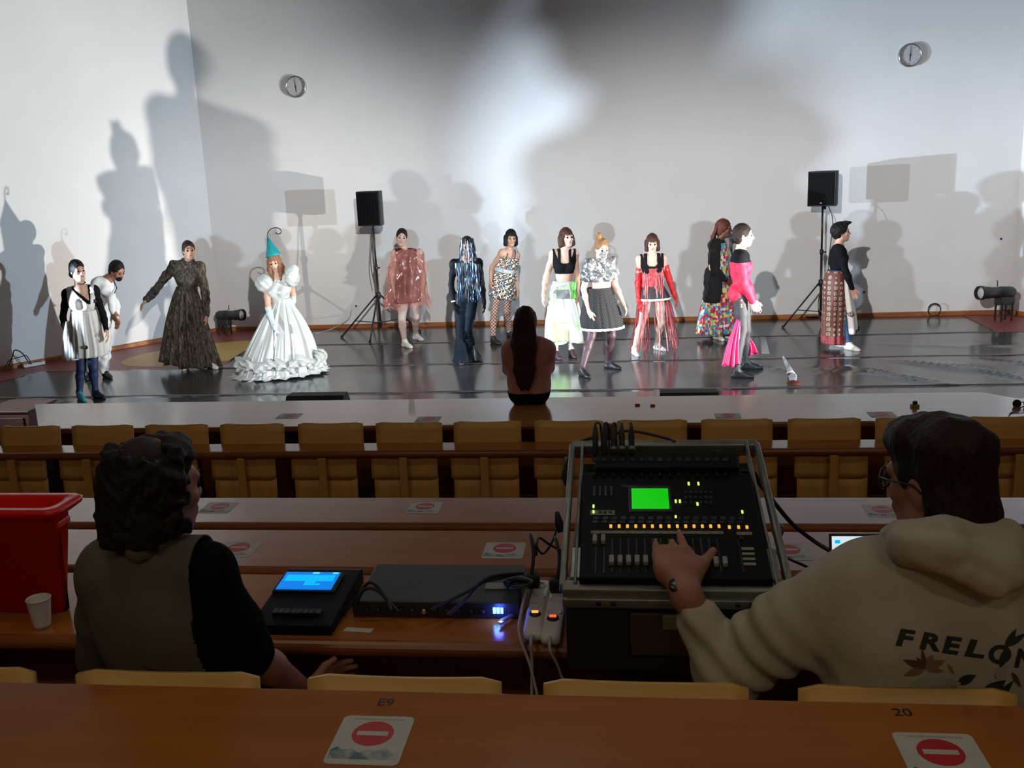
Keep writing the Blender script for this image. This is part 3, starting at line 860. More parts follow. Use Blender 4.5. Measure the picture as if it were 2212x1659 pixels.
# small things on the front table
m_glass = M('clear_plastic', (0.95, 0.95, 0.96), 0.08, alpha=.14, var=0)
P = at(889, 871, .75); t = thing('plastic_cup', 'small clear plastic cup standing on the front table', 'cup', P)
MB().lathe(P, [(.022, .001), (.028, .075), (.0265, .075), (.0205, .006)], n=20, capb=False).build('cup_body', m_glass, t, True)
MB().lathe(P, [(.028, .072), (.030, .0755), (.0275, .077)], n=20, capa=False, capb=False).build('rim', m_glass, t, True)
P = at(1976, 879, .75); t = thing('small_box', 'tiny yellow and black gadget on the front table', 'gadget', P)
mb = MB(); mb.box(P + np.array([0, 0, .009]), (.055, .035, .018), bev=.004); mb.build('gadget_base', M('dull_yellow', (.30, .22, .05), .5), t)
mb = MB(); mb.box(P + np.array([0, 0, .03]), (.03, .025, .024), bev=.006); mb.build('gadget_head', m_black, t)
for k, (px, py) in enumerate([(1377, 876), (1410, 877)]):
    P = at(px, py, .75); mb = MB(); mb.box(P + np.array([0, 0, .006]), (.035, .02, .012), bev=.004); tag(mb.build('red_scrap', m_red), ['red plastic scrap on the front table, nearer the seated woman', 'smaller red plastic scrap on the front table beyond the mixer'][k], 'scrap')
cable('earphones', 'thin dark earphone cord lying at the far table end', [at(2178, 905, .754), at(2182, 893, .754), at(2192, 889, .756), at(2205, 880, .77), at(2225, 876, .77)], .004, m_cab)
P = at(2208, 878, .75); t = thing('sunglasses', 'dark folded sunglasses on the far end of the front table', 'glasses', P)
for s in (-1, 1): MB().lathe(P + np.array([s * .035, 0, .02]), [(.028, -.003), (.028, .003)], ax=axes_from((0, -1, .2)), n=16).build('lens', m_black, t)
MB().tube([P + np.array([-.06, 0, .025]), P + np.array([0, 0, .03]), P + np.array([.06, 0, .025]), P + np.array([.06, .11, .01])], .003, 6).build('frame', m_black, t, True)

# ------------------------------------------------------------------ things on the equipment desk
ZE = 1.265
# red crate
m_crate = M('red_crate_plastic', (0.80, 0.006, 0.008), 0.35, var=0.1, vs=2, coat=.2)
cxr, y0, y1, hc = at(142, 1340, ZE)[0], 2.31, 2.41, .0
zt = aty(148, 1097, 2.31)[2]
t = thing('plastic_crate', 'tall red plastic crate at the end of the equipment desk', 'crate', (cxr - .28, 2.36, ZE))
def ringbox(xa, xb, ya, yb, z, r=.03, n=5):
    P = []
    for cx, cy, a0 in ((xb - r, yb - r, 0), (xa + r, yb - r, 90), (xa + r, ya + r, 180), (xb - r, ya + r, 270)):
        for k in range(n + 1):
            an = math.radians(a0 + 90 * k / n); P.append((cx + r * math.cos(an), cy + r * math.sin(an), z))
    return P
xa, xb = cxr - .56, cxr
lv = [(0.03, ZE + .002), (.0, zt - .035), (-.012, zt - .03), (-.028, zt - .018), (-.030, zt - .006), (-.022, zt), (.004, zt - .002), (.014, zt - .02), (.032, ZE + .012)]
V = []; F = []
for off, z in lv: V += ringbox(xa + off, xb - off, y0 + off, y1 - off, z)
n = len(V) // len(lv)
for k in range(len(lv) - 1): F += [(k * n + i, k * n + (i + 1) % n, (k + 1) * n + (i + 1) % n, (k + 1) * n + i) for i in range(n)]
F += [tuple(range(n))[::-1], tuple((len(lv) - 1) * n + i for i in range(n))]
mesh('crate_body', V, F, m_crate, t, True)
mb = MB(); mb.box((xb - .004, 2.36, zt - .06), (.012, .06, .02), bev=.004); mb.build('handle', m_crate, t)
# cup
P = at(96, 1352, ZE); P[1] = 2.222
P = np.array([at(96, 1350, ZE)[0], 2.262, ZE])
t = thing('plastic_cup', 'white ribbed plastic cup in front of the red crate', 'cup', P)
V = []; F = []; n = 48
lv = [(.021, .001), (.0225, .01), (.0235, .02), (.030, .075), (.031, .082), (.033, .084), (.031, .086), (.029, .08), (.02, .006)]
for k, (r, z) in enumerate(lv):
    for j in range(n):
        an = 2 * math.pi * j / n; q = r * (1 + (.025 * math.cos(24 * an) if k in (2, 3) else 0)); V.append(P + np.array([q * math.cos(an), q * math.sin(an), z]))
for k in range(len(lv) - 1): F += [(k * n + i, k * n + (i + 1) % n, (k + 1) * n + (i + 1) % n, (k + 1) * n + i) for i in range(n)]
F += [tuple(range(n))[::-1], tuple((len(lv) - 1) * n + i for i in range(n))]
mesh('cup_body', V, F, m_white, t, True)

# lighting console: wedge with tilted blue screen
m_navy = M('console_shell', (0.007, 0.009, 0.014), 0.55, var=0.1, spec=.2)
m_scr = M('blue_screen', (0.02, 0.1, 0.3), 0.3, var=0, emit=(0.0, 0.22, 0.85), es=0.9)
m_scr2 = M('blue_screen_light', (0.02, 0.1, 0.3), 0.3, var=0, emit=(0.0, 0.50, 1.0), es=1.0)
m_scr3 = M('blue_screen_bright', (0.02, 0.1, 0.3), 0.3, var=0, emit=(0.10, 0.72, 1.0), es=1.1)
xl, xr = at(565, 1365, ZE)[0] - .02, at(722, 1365, ZE)[0]
yn_, yf_ = 2.235, 2.56
t = thing('lighting_console', 'dark lighting console with a glowing blue screen beside the vest man', 'console', ((xl + xr) / 2, 2.4, ZE))
prof = [(yn_, ZE + .002), (yn_, ZE + .028), (2.31, ZE + .036), (yf_ - .02, ZE + .052), (yf_, ZE + .046), (yf_, ZE + .002)]
V = [(x, p[0], p[1]) for x in (xl, xr) for p in prof]; n = 6
mesh('console_body', V, [(5, 4, 3, 2, 1, 0), tuple(range(6, 12))] + [(i, (i + 1) % n, (i + 1) % n + n, i + n) for i in range(n)], m_navy, t)
# screen lies on the slope between profile points 2 and 3
pa, pb = np.array([0, 2.31, ZE + .036]), np.array([0, yf_ - .02, ZE + .052])
sv = (pb - pa); sl_ = np.linalg.norm(sv); sv /= sl_; sn = np.array([0, -sv[2], sv[1]])
AX = np.array([[1, 0, 0], sv, sn])
def onplane_(px, py):
    d = ray(px, py); k = ((pa - O) @ sn) / (d @ sn); return O + d * k
q0, q1, q2, q3 = onplane_(597, 1279), onplane_(722, 1279), onplane_(731, 1243), onplane_(620, 1243)
cx = (q0[0] + q1[0]) / 2; w = q1[0] - q0[0]; cs = (q0 + q1 + q2 + q3) / 4; cs[0] = (q0[0] + q1[0] + q2[0] + q3[0]) / 4
hgt = np.linalg.norm((q2 + q3) / 2 - (q0 + q1) / 2)
hgt = (q3 - q0) @ sv
wv = ((q1[0] - q0[0]) + (q2[0] - q3[0])) / 2
mb = MB(); mb.box(cs + sn * .004, (wv + .02, hgt + .016, .008), ax=AX, bev=.003); sb = mb.build('screen_bezel', m_black, t)
mb = MB(); mb.box(cs + sn * .009, (wv, hgt, .003), ax=AX); mb.build('screen', m_scr, t)
mb = MB()
rnd = random.Random(3)
for r_ in range(5):
    for c_ in range(9):
        hh = hgt / 8; ww = wv / 10
        if r_ < 3 or (4 <= c_ <= 5) or r_ == 4 and 3 < c_ < 7:
            mb.box(cs + AX[0] * (-wv / 2 + (c_ + 1) * ww) + sv * (hgt / 2 - (r_ + 1.9) * hh) + sn * .0107, (ww * .92, hh * .86, .001), ax=AX)
mb.build('screen_cells', m_scr2, t)
mb = MB(); mb.box(cs + AX[0] * wv * .06 + sv * (hgt / 2 - hgt * .06) + sn * .0109, (wv * .12, hgt * .09, .001), ax=AX); mb.box(cs + AX[0] * wv * .42 + sv * (hgt / 2 - hgt * .06) + sn * .0109, (wv * .1, hgt * .09, .001), ax=AX); mb.build('screen_tabs', m_scr3, t)
m_amber = M('amber_led', (1, .6, .1), 0.3, var=0, emit=(1, .62, .15), es=1.6)
P = onplane_(568, 1279); P[0] = max(P[0], xl + .012); mb = MB(); mb.box(P + sn * .004, (.007, .009, .006), ax=AX); mb.build('indicator_light', m_amber, t)
for k in range(8):
    mb = MB(); mb.box((xl + .05 + k * (xr - xl - .1) / 7, 2.29, ZE + .038), (.016, .028, .012), bev=.003); mb.build('fader_knob', m_black, t)
# rack receiver units
m_rack = M('rack_face', (0.02, 0.022, 0.026), 0.4, var=0.15)
m_racktop = M('rack_lid', (0.04, 0.045, 0.055), 0.5, var=0.2, vs=5)
xl2, xr2 = at(765, 1338, ZE)[0], at(1118, 1338, ZE)[0]
t = thing('rack_unit', 'long black rack unit with lit blue level meter on the desk', 'rack unit', ((xl2 + xr2) / 2, 2.47, ZE))
mb = MB(); mb.box(((xl2 + xr2) / 2, 2.475, ZE + .024), (xr2 - xl2, .245, .044), bev=.003); mb.build('chassis', m_racktop, t)
mb = MB(); mb.box(((xl2 + xr2) / 2, 2.348, ZE + .024), (xr2 - xl2 + .012, .008, .046), bev=.002); mb.build('front_panel', m_rack, t)
AXF = axes_from((0, -1, 0), (1, 0, 0))
for k in range(11):
    x = xl2 + .035 + k * (xr2 - xl2 - .13) / 10
    mb = MB(); mb.lathe((x, 2.344, ZE + .024), [(.008, 0), (.0075, .012), (.005, .014)], ax=AXF, n=14); mb.build('knob', m_chrome if k == 5 else m_black, t, True)
m_blue = M('blue_led', (.1, .2, 1), 0.3, var=0, emit=(.05, .12, 1.0), es=9.0)
m_cyan = M('cyan_led', (.1, .2, 1), 0.3, var=0, emit=(.10, .65, 1.0), es=6.0)
q = at(1078, 1318, ZE + .024); lx = xr2 - (xr2 - aty(1078, 1318, 2.345)[0])
for k in range(3):
    mb = MB(); mb.box((lx - .012 + k * .010, 2.342, ZE + .026), (.0075, .004, .016)); mb.build('level_meter', m_cyan if k < 2 else m_blue, t)
bl_ = bpy.data.lights.new('blue_meter_light', 'POINT'); bl_.energy = .16; bl_.color = (.08, .12, 1); bl_.shadow_soft_size = .012
blo = bpy.data.objects.new('blue_meter_light', bl_); C.objects.link(blo); blo.location = (lx, 2.325, ZE + .03); 
mb = MB(); q = aty(1060, 1275, 2.45); mb.box((lx - .02, 2.45, ZE + .0475), (.06, .04, .001)); mb.build('paper_label', M('grey_label', (.28, .28, .28), .6), t)
# black cables heaped over the rack
def Ez(px, py, z): return at(px, py, ZE + z)
for nm, pts, lb in [('audio_cable', [(740, 1330, .01), (770, 1290, .06), (800, 1258, .10), (830, 1285, .07), (845, 1320, .055)], 'black cable looping over the rack unit near the console'),
                    ('audio_cable', [(765, 1320, .03), (785, 1275, .09), (815, 1275, .09), (840, 1300, .06), (860, 1322, .05)], 'second black cable looping beside the console'),
                    ('audio_cable', [(965, 1330, .05), (1000, 1300, .06), (1035, 1262, .07), (1075, 1250, .08), (1120, 1245, .06)], 'black cable lying across the rack unit lid'),
                    ('audio_cable', [(930, 1318, .05), (985, 1290, .055), (1020, 1272, .07), (1060, 1246, .09), (1130, 1238, .07)], 'thin black cable beside the one across the rack lid')]:
    cable(nm, lb, [Ez(*p) for p in pts], .005, m_cab)
mb = MB()
rr = random.Random(5)
for k in range(5):
    c0 = Ez(1110 + 12 * rr.random(), 1262, .05 + .012 * k); pts = []
    for j in range(9): a = j * .8; pts.append(c0 + np.array([.035 * math.cos(a + k), .02 * math.sin(a + k), .004 * j * .3]))
    mb.tube(spline(pts, 4), .005, 6)
tag(mb.build('cable_bundle', m_cab, None, True), 'tangled black cable bundle behind the two power strips', 'cable')
# power strips with lit red rockers
m_swr = M('red_switch', (1, .05, .02), 0.3, var=0, emit=(1.0, .06, .01), es=2.2)
m_swo = M('orange_switch', (1, .2, .1), 0.3, var=0, emit=(1.0, .22, .06), es=2.4)
def pstrip(pn, pf, swp, label, mat, up=.03, w=.052, hh=.04):
    a = at(*pn, ZE + up); b = at(*pf, ZE + up)
    d = b - a; ln = np.linalg.norm(d); d /= ln; A = np.array([d, np.cross([0, 0, 1], d), [0, 0, 1]])
    t = thing('power_strip', label, 'power strip', (a + b) / 2 * np.array([1, 1, 0]) + np.array([0, 0, ZE]), 'white power strips by the mixer')
    mid = (a + b) / 2; mid[2] = ZE + up / 2 + .004
    mb = MB(); mb.box(mid, (ln, w, up), ax=A, bev=.012); mb.build('strip_body', m_white, t, auto=50)
    for k in range(3):
        mb = MB(); mb.lathe(a + d * ln * (.42 + .22 * k) + np.array([0, 0, .002]), [(.020, .0), (.020, .004), (.016, .004), (.016, -.006)], n=20, capb=True); mb.build('socket', m_white, t, True)
    s = a + d * ln * swp; mb = MB(); mb.lathe(s + np.array([0, 0, .001]), [(.016, 0), (.016, .006), (.010, .010)], n=20); sw = mb.build('rocker_switch', m_black, t, True)
    mb = MB(); mb.box(s + np.array([0, 0, .011]), (.011, .018, .006), ax=A, bev=.002); mb.build('switch_light', mat, sw)
    return a, b, d, t
a1, b1_, d1, t1 = pstrip((1150, 1368), (1168, 1252), .30, 'white power strip with an orange-red switch beside the rack unit', m_swo)
a2, b2_, d2, t2 = pstrip((1188, 1377), (1208, 1262), .30, 'white power strip with a bright red switch against the mixer case', m_swr)
cable('mains_lead', 'white mains lead dropping straight from the first power strip', [a1 + d1 * .01 + np.array([0, 0, -.01]), a1 - d1 * .05, np.array([a1[0] + .0, 2.17, 1.22]), np.array([a1[0] - .005, 2.14, 1.05]), np.array([a1[0] - .008, 2.12, .8])], .0045, m_cabw)
cable('mains_lead', 'white mains lead curving off the second power strip', [a2, a2 - d2 * .05 + np.array([.005, 0, -.01]), np.array([a2[0] + .025, 2.17, 1.21]), np.array([a2[0] + .06, 2.13, 1.08]), np.array([a2[0] + .10, 2.11, .9])], .004, m_cabw)
cable('mains_lead', 'white lead crossing the straight one below the desk edge', [b1_ + np.array([-.03, -.03, .02]), a1 + np.array([-.035, .05, .02]), a1 + np.array([-.03, -.02, .0]), np.array([a1[0] - .002, 2.165, 1.22]), np.array([a1[0] + .03, 2.13, 1.08]), np.array([a1[0] + .055, 2.12, .95])], .004, m_cabw)
for s_, off in ((b1_, -.02), (b2_, .0)):
    c0 = s_ - d2 * .05; mb = MB(); mb.box(c0 + np.array([off, 0, .02]), (.04, .045, .04), ax=np.array([d2, np.cross([0, 0, 1], d2), [0, 0, 1]]), bev=.01)
    t = thing('mains_plug', 'black mains plug in the power strip ' + ('next to the rack unit' if off else 'touching the mixer case'), 'plug', c0); mb.build('plug_body', m_rubber, t)
    MB().tube(spline([c0 + np.array([off, 0, .035]), c0 + np.array([off + .005, .03, .09]), c0 + np.array([off - .01, .10, .12]), c0 + np.array([off + .0, .16, .03])], 6), .005, 6).build('plug_lead', m_cab, t, True)
P = at(1087, 1352, ZE); t = thing('usb_stick', 'small silver plug lying in the blue light before the rack unit', 'plug', P)
mb = MB(); mb.box(P + np.array([.008, .02, .012]), (.012, .045, .008), ax=axes_from((0, 0, 1), (.8, -.6, 0)), bev=.002); mb.build('plug_shell', m_alu, t)
mb = MB(); mb.box(P + np.array([-.002, .0, .012]), (.010, .02, .005), ax=axes_from((0, 0, 1), (.8, -.6, 0))); mb.build('plug_tip', m_chrome, t)
P = at(774, 1361, ZE); t = thing('paper_card', 'small white card lying on the desk edge before the console', 'card', P)
mb = MB(); mb.prism([(P[0] - .04, P[1] - .008), (P[0] + .037, P[1] - .016), (P[0] + .042, P[1] + .006), (P[0] - .034, P[1] + .012)], ZE + .0005, ZE + .002); mb.build('card_sheet', m_white, t)
# leaning white strip at the vest man's side
a, b = aty(183, 1405, 2.0), aty(196, 1470, 1.95)
mb = MB(); d = b - a; ln = np.linalg.norm(d) + .3; mb.box((a + b) / 2 - np.array([0, 0, .12]), (.016, .006, ln), ax=axes_from(-d / np.linalg.norm(d)))
tag(mb.build('plastic_strip', M('lilac_strip', (.45, .36, .42), .5), None), 'narrow pale strip hanging beside the vest man under the desk', 'strip')

# ------------------------------------------------------------------ mixing desk in its flight case
m_case = M('case_black', (0.010, 0.010, 0.011), 0.5, var=0.15, bump=.05)
m_mix = M('mixer_panel', (0.006, 0.007, 0.009), 0.6, var=0.1, spec=.12)
XB, XT = (aty(1215, 1268, 2.08)[0], aty(1708, 1268, 2.08)[0]), None
f0 = aty(1460, 1272, 2.08); f1 = aty(1432, 962, 2.66)
cxm = (XB[0] + XB[1]) / 2
F0 = np.array([cxm, 2.08, f0[2]]); F1 = np.array([cxm, 2.66, f1[2]])
sv = F1 - F0; LM = np.linalg.norm(sv); sv /= LM; X1 = np.array([1.0, 0, 0]); sn = np.cross(X1, sv)
AX = np.array([X1, sv, sn])
def mp(px, py, off=0.0):
    d = ray(px, py); k = ((F0 + sn * off - O) @ sn) / (d @ sn); return O + d * k
t = thing('mixer_case', 'black flight case with aluminium edges propping up the mixing desk', 'flight case', (cxm, 2.36, ZE))
wc = XB[1] - XB[0]
mb = MB(); mb.box((cxm, 2.355, (ZE + .002 + F0[2] - .05) / 2), (wc - .01, .54, F0[2] - .05 - ZE - .002), bev=.004); mb.build('case_body', m_case, t)
# wedge under the tilted tray
V = []
for sx in (-1, 1):
    x = cxm + sx * (wc / 2 - .02); q0 = F0 - sn * .05 + sv * .02; q1 = F1 - sn * .05 - sv * .02
    V += [(x, q0[1], F0[2] - .051), (x, q1[1] - .02, F0[2] - .051), (x, q1[1], q1[2]), (x, q0[1], q0[2])]
mesh('tilt_wedge', V, [(3, 2, 1, 0), (4, 5, 6, 7), (0, 1, 5, 4), (1, 2, 6, 5), (2, 3, 7, 6), (3, 0, 4, 7)], m_case, t)
def frame_bar(nm, a, b, w, hgt, lift, mat=m_alu):
    d = b - a; ln = np.linalg.norm(d); A = np.array([d / ln, np.cross(sn, d / ln), sn])
    mb = MB(); mb.box((a + b) / 2 + sn * lift, (ln, w, hgt), ax=A, bev=.004); return mb.build(nm, mat, t, auto=50)
h2 = wc / 2
cFL, cFR = F0 + X1 * -h2, F0 + X1 * h2
cBL, cBR = F1 + X1 * -h2, F1 + X1 * h2
frame_bar('front_rail', cFL, cFR, .034, .03, -.005); frame_bar('rear_rail', cBL, cBR, .030, .03, -.005)
frame_bar('side_rail', cFL, cBL, .016, .03, -.004); frame_bar('side_rail', cFR, cBR, .016, .03, -.004)
for sx in (-1, 1):
    a = F0 + X1 * sx * (h2 - .03); b = F1 + X1 * sx * (h2 - .03); frame_bar('inner_rail', a, b, .008, .035, .0)
    c0 = F0 + X1 * sx * (h2 - .035) + sv * .075; mb = MB(); mb.box(c0 + sn * .012, (.035, .11, .006), ax=AX, bev=.002); mb.build('corner_plate', m_alu, t)
frame_bar('front_lip', cFL - np.array([0, .008, .03]), cFR - np.array([0, .008, .03]), .02, .028, 0.0)
for px in (1292, 1324, 1595, 1628):
    q = np.array([aty(px, 1279, 2.05)[0], cFL[1] - .018, cFL[2] - .028]); mb = MB(); mb.lathe(q, [(.006, 0), (.006, .006), (.003, .008)], ax=AXF, n=10); mb.build('rivet', m_black, t)
mb = MB(); c0 = np.array([aty(1455, 1330, 2.05)[0], 2.08, F0[2] - .115]); mb.box(c0, (.20, .012, .11), bev=.004); mb.build('latch_plate', M('latch_brown', (.05, .03, .015), .5), t)
mb = MB(); mb.box(c0 + np.array([0, -.008, .035]), (.05, .012, .04), bev=.004); mb.build('latch', m_alu, t)
# mixer
tm = thing('mixing_desk', 'black digital mixing desk with green screen and rows of faders', 'mixer', F0 + sn * .01)
mw = mp(1648, 1240)[0] - mp(1243, 1240)[0]
mxl, mxr = F0[0] - h2 + .04, F0[0] + h2 - .04
def mc(px, py):                       # point on mixer's top surface
    return mp(px, py, .03)
vb, vt = (mc(1450, 1250) - F0) @ sv, (mc(1430, 1022) - F0) @ sv
mb = MB(); mb.box(F0 + sv * (vb + vt) / 2 + sn * .016, (mxr - mxl, vt - vb, .028), ax=AX, bev=.004); mb.build('mixer_body', m_mix, tm)
vt2 = (mc(1430, 988) - F0) @ sv
mb = MB(); mb.box(F0 + sv * (vt + vt2) / 2 + sn * .024, (mxr - mxl - .06, vt2 - vt, .050), ax=AX, bev=.004); mb.build('connector_panel', m_mix, tm)
m_grn = M('green_screen', (.0, .3, .0), .3, var=0, emit=(0.0, .50, .0), es=1.0)
m_yl = M('yellow_green_led', (.5, .6, .1), .3, var=0, emit=(.55, .85, .12), es=1.3)
m_or = M('orange_led', (.6, .3, .05), .3, var=0, emit=(.75, .36, .04), es=1.2)
m_gkey = M('grey_fader_cap', (.30, .30, .29), .5, var=.1)
m_strip = M('scribble_strip', (.22, .24, .23), .6, var=.3, vs=90)
m_teal = M('teal_key', (.015, .035, .045), .5)
def pad(nm, px0, py0, px1, py1, mat, hgt=.003, par=tm):
    a, b = mc(px0, py1), mc(px1, py1); c_ = mc((px0 + px1) / 2, py0)
    w = b[0] - a[0]; l = (c_ - (a + b) / 2) @ sv; ce = F0 + X1 * ((a[0] + b[0]) / 2 - F0[0]) + sv * (((a + b) / 2 - F0) @ sv + l / 2) + sn * (.030 + hgt / 2)
    mb = MB(); mb.box(ce, (w, l, hgt), ax=AX, bev=min(.002, hgt * .3)); return mb.build(nm, mat, par)
pad('screen', 1365, 1056, 1446, 1100, m_grn, .002)
pad('screen_bezel', 1358, 1050, 1453, 1106, m_black, .0012)
for px, py in [(1488, 1046), (1509, 1046), (1460, 1084), (1469, 1084), (1507, 1090), (1460, 1118), (1282, 1095), (1282, 1107), (1604, 1107)]: pad('key_light', px - 2.2, py - 3, px + 2.2, py + 3, m_yl, .004)
for k in range(14): px = 1319.5 + k * 18.0; pad('channel_light', px - 3, 1135, px + 3, 1141, m_or, .004)
for px in (1576, 1596, 1614): pad('channel_light', px - 3, 1137, px + 3, 1143, m_or, .004)
for k in range(17): px = 1288 + k * 19.6; pad('channel_key', px - 6, 1117, px + 6, 1124, m_teal, .003)
for k in range(17): px = 1286 + k * 19.6; pad('select_key', px - 6, 1126, px + 6, 1131, m_teal, .003)
pad('scribble_strip', 1276, 1147.5, 1563, 1153.5, m_strip, .0015); pad('scribble_strip', 1591, 1150, 1625, 1156, m_strip, .0015)
pad('layer_keys', 1275, 1103, 1328, 1113, m_strip, .0015)
for k in range(3): px = 1296 + 11 * k; pad('layer_key', px - 3.5, 1105, px + 3.5, 1110, m_black, .004)
for k in range(17):
    px = 1286 + k * 18.1 if k < 16 else 1606
    y0_, y1_ = 1163, 1238
    pad('fader_slot', px - 1.2, y0_, px + 1.2 + k * .12, y1_, m_black, .0012)
for k, px in enumerate([1285, 1303]): pad('fader_cap', px - 5, 1161, px + 5, 1176, m_gkey, .012)
for k in range(5): px = 1321 + 18.5 * k; pad('fader_cap', px - 5.5, 1206, px + 5.5, 1222, m_gkey, .012)
for k in range(5): px = 1489 + 19.5 * k; pad('fader_cap', px - 5.5, 1209, px + 5.5, 1225, m_gkey, .012)
for k in range(4): pad('scene_key', 1602 + 1.5 * k, 1184 + 11 * k, 1629 + 1.5 * k, 1189 + 11 * k, m_gkey, .003)
pad('jog_wheel', 1598, 1160, 1606, 1170, m_black, .008)
for k in range(4):
    px = 1283 + 12.5 * k; pad('input_meter', px - 2.5, 1050, px + 2.5, 1072, M('dim_slot', (.035, .035, .042), .5), .002)
for r_ in range(3):
    for k in range(6): pad('function_key', 1478 + 11 * k, 1062 + 11 * r_, 1484 + 11 * k, 1067 + 11 * r_, m_teal, .003)
for k in range(15):
    px = 1285 + 20.2 * k; ce = mc(px, 1012); mb = MB(); q = F0 + X1 * (ce[0] - F0[0]) + sv * ((ce - F0) @ sv + .012) + sn * .049; mb.lathe(q, [(.009, 0), (.009, .003), (.006, .003), (.006, .001)], ax=AX, n=14); mb.build('input_socket', m_blackm, tm, True)
    ce = mc(px, 1036); mb = MB(); q = F0 + X1 * (ce[0] - F0[0]) + sv * ((ce - F0) @ sv + .01) + sn * .030; mb.lathe(q, [(.005, 0), (.0045, .011), (.003, .013)], ax=AX, n=10); mb.build('gain_knob', m_rubber, tm, True)
V, F = text_mesh('YAMAHA', .011, .0003); ce = mc(1341, 1052)
V = np.array([F0 + X1 * (ce[0] - F0[0] + v[0]) + sv * ((ce - F0) @ sv + v[1]) + sn * .0306 for v in V]); mesh('maker_print', V, F, M('dim_print', (.07, .09, .09), .5), tm)
# connectors with cables plugged into the panel
plx = [(1286, 985, 1291, 945), (1306, 985, 1310, 950), (1326, 990, 1327, 952), (1344, 990, 1340, 948), (1365, 990, 1364, 942)]
for k, (xa_, ya_, xb_, yb_) in enumerate(plx):
    base = F0 + X1 * (mc(xa_, 1000)[0] - F0[0]) + sv * (vt2 - .012) + sn * .049
    t = thing('jack_plug', ['black audio plug in the mixer panel, %s from the left' % q for q in ('first', 'second', 'third', 'fourth', 'fifth')][k], 'plug', base, 'audio plugs in the mixer panel')
    up = sn * .45 + sv * .9; up /= np.linalg.norm(up)
    MB().lathe(base, [(.008, 0), (.008, .045), (.0095, .05), (.0075, .075), (.004, .095)], ax=axes_from(up), n=12).build('plug_body', m_rubber, t, True)
    if k >= 2:
        mb = MB(); mb.lathe(base, [(.0092, .012), (.0092, .022)], ax=axes_from(up), n=12); mb.build('plug_ring', m_alu, t, True)
    e = base + up * .09
    MB().tube(spline([e, e + up * .008 + sv * .004, e + sv * .025 - np.array([0, 0, .004]) + X1 * (.010 - .003 * k), e + sv * .045 - np.array([0, 0, .03]) + X1 * (.014 - .004 * k), e + sv * .05 - np.array([0, 0, .09]) + X1 * (.016 - .004 * k)], 6), .0028, 6).build('plug_lead', m_cab, t, True)
Q = lambda px, py, Y: aty(px, py, Y)
cable('audio_cable', 'black cable arching over the rear rail of the mixer case', [F1 + X1 * (Q(1322, 955, 2.66)[0] - F1[0]) + sn * .012, Q(1333, 936, 2.68), Q(1350, 931, 2.69), Q(1385, 934, 2.69), Q(1440, 947, 2.68), F1 + X1 * (Q(1458, 960, 2.66)[0] - F1[0]) + sn * .012], .0045, m_cab)
cable('audio_cable', 'black cable bending down around the mixer case corner', [Q(1297, 955, 2.7), Q(1281, 947, 2.7), Q(1262, 951, 2.69), Q(1246, 962, 2.68), Q(1237, 985, 2.66), Q(1231, 1012, 2.6)], .005, m_cab)
mb = MB(); mb.tube([Q(1232, 985, 2.62), Q(1228, 1005, 2.6), Q(1224, 1030, 2.58), Q(1229, 1046, 2.56)], [.008, .014, .017, .012], 10); tag(mb.build('cable_connector', m_rubber, None, True), 'black connector hanging at the mixer case corner', 'plug')
cable('audio_cable', 'thick black cable sagging from the mixer to the laptop', [Q(1600, 1018, 2.62), Q(1628, 1022, 2.60), Q(1645, 1050, 2.62), Q(1680, 1095, 2.72), Q(1715, 1135, 2.78), Q(1760, 1170, 2.80), Q(1796, 1192, 2.78)], .007, m_cab)
cable('audio_cable', 'thin black cable running from the case to the laptop', [Q(1668, 1188, 2.35), Q(1690, 1200, 2.5), Q(1715, 1212, 2.6), Q(1745, 1225, 2.62)], .0045, m_cab)
cable('audio_cable', 'curly black cable dangling beside the mixer case', [Q(1207, 1110, 2.75), Q(1203, 1135, 2.75), Q(1195, 1165, 2.7), Q(1175, 1195, 2.65), Q(1160, 1182, 2.62), Q(1165, 1162, 2.66), Q(1185, 1175, 2.68), Q(1212, 1190, 2.7)], .004, m_cab)
mb = MB(); mb.tube([Q(1203, 1105, 2.76), Q(1208, 1130, 2.75), Q(1212, 1150, 2.74)], [.006, .014, .010], 8); tag(mb.build('cable_connector', m_rubber, None, True), 'black connector beside the mixer side rail', 'plug')
mb = MB(); c0 = Q(1680, 1143, 2.72); mb.lathe(c0, [(.014, -.02), (.018, -.01), (.018, .01), (.010, .018)], n=14); tag(mb.build('caster_knob', m_alu, None, True), 'grey round knob beside the mixer case', 'knob')

# laptop
a, b = aty(1790, 1157, 2.95), aty(1975, 1157, 2.95)
t = thing('laptop', 'open laptop with a white screen partly behind the hoodie man', 'laptop', ((a[0] + b[0]) / 2, 2.75, ZE))
zt = a[2]; xl, xr = a[0], b[0] + .06
zb = ZE + .02
by = 2.575
hin = np.array([0, by + .0, zb]); top = np.array([0, by + .075, zb + .20])
top = np.array([0, 2.60, aty(1790, 1153, 2.60)[2]]); a, b = aty(1791, 1153, 2.60), aty(1985, 1153, 2.60); xl, xr = a[0], b[0] + .05
hin = np.array([0, 2.565, ZE + .014])
dv = top - hin; hl = np.linalg.norm(dv); dv /= hl; nv = np.cross(X1, dv); AL = np.array([X1, dv, nv])
mb = MB(); mb.box(np.array([(xl + xr) / 2, 0, 0]) + (hin + top) / 2 - nv * .004, (xr - xl, hl, .008), ax=AL, bev=.003); mb.build('lid', m_black, t)
m_wscr = M('white_screen', (.7, .75, .8), .3, var=0, emit=(.62, .74, .80), es=1.0)
mb = MB(); mb.box(np.array([(xl + xr) / 2, 0, 0]) + (hin + top) / 2 + nv * .001, (xr - xl - .014, hl - .014, .002), ax=AL); mb.build('screen', m_wscr, t)
m_cy = M('cyan_icon', (.0, .4, .7), .3, var=0, emit=(0, .45, .75), es=1.0)
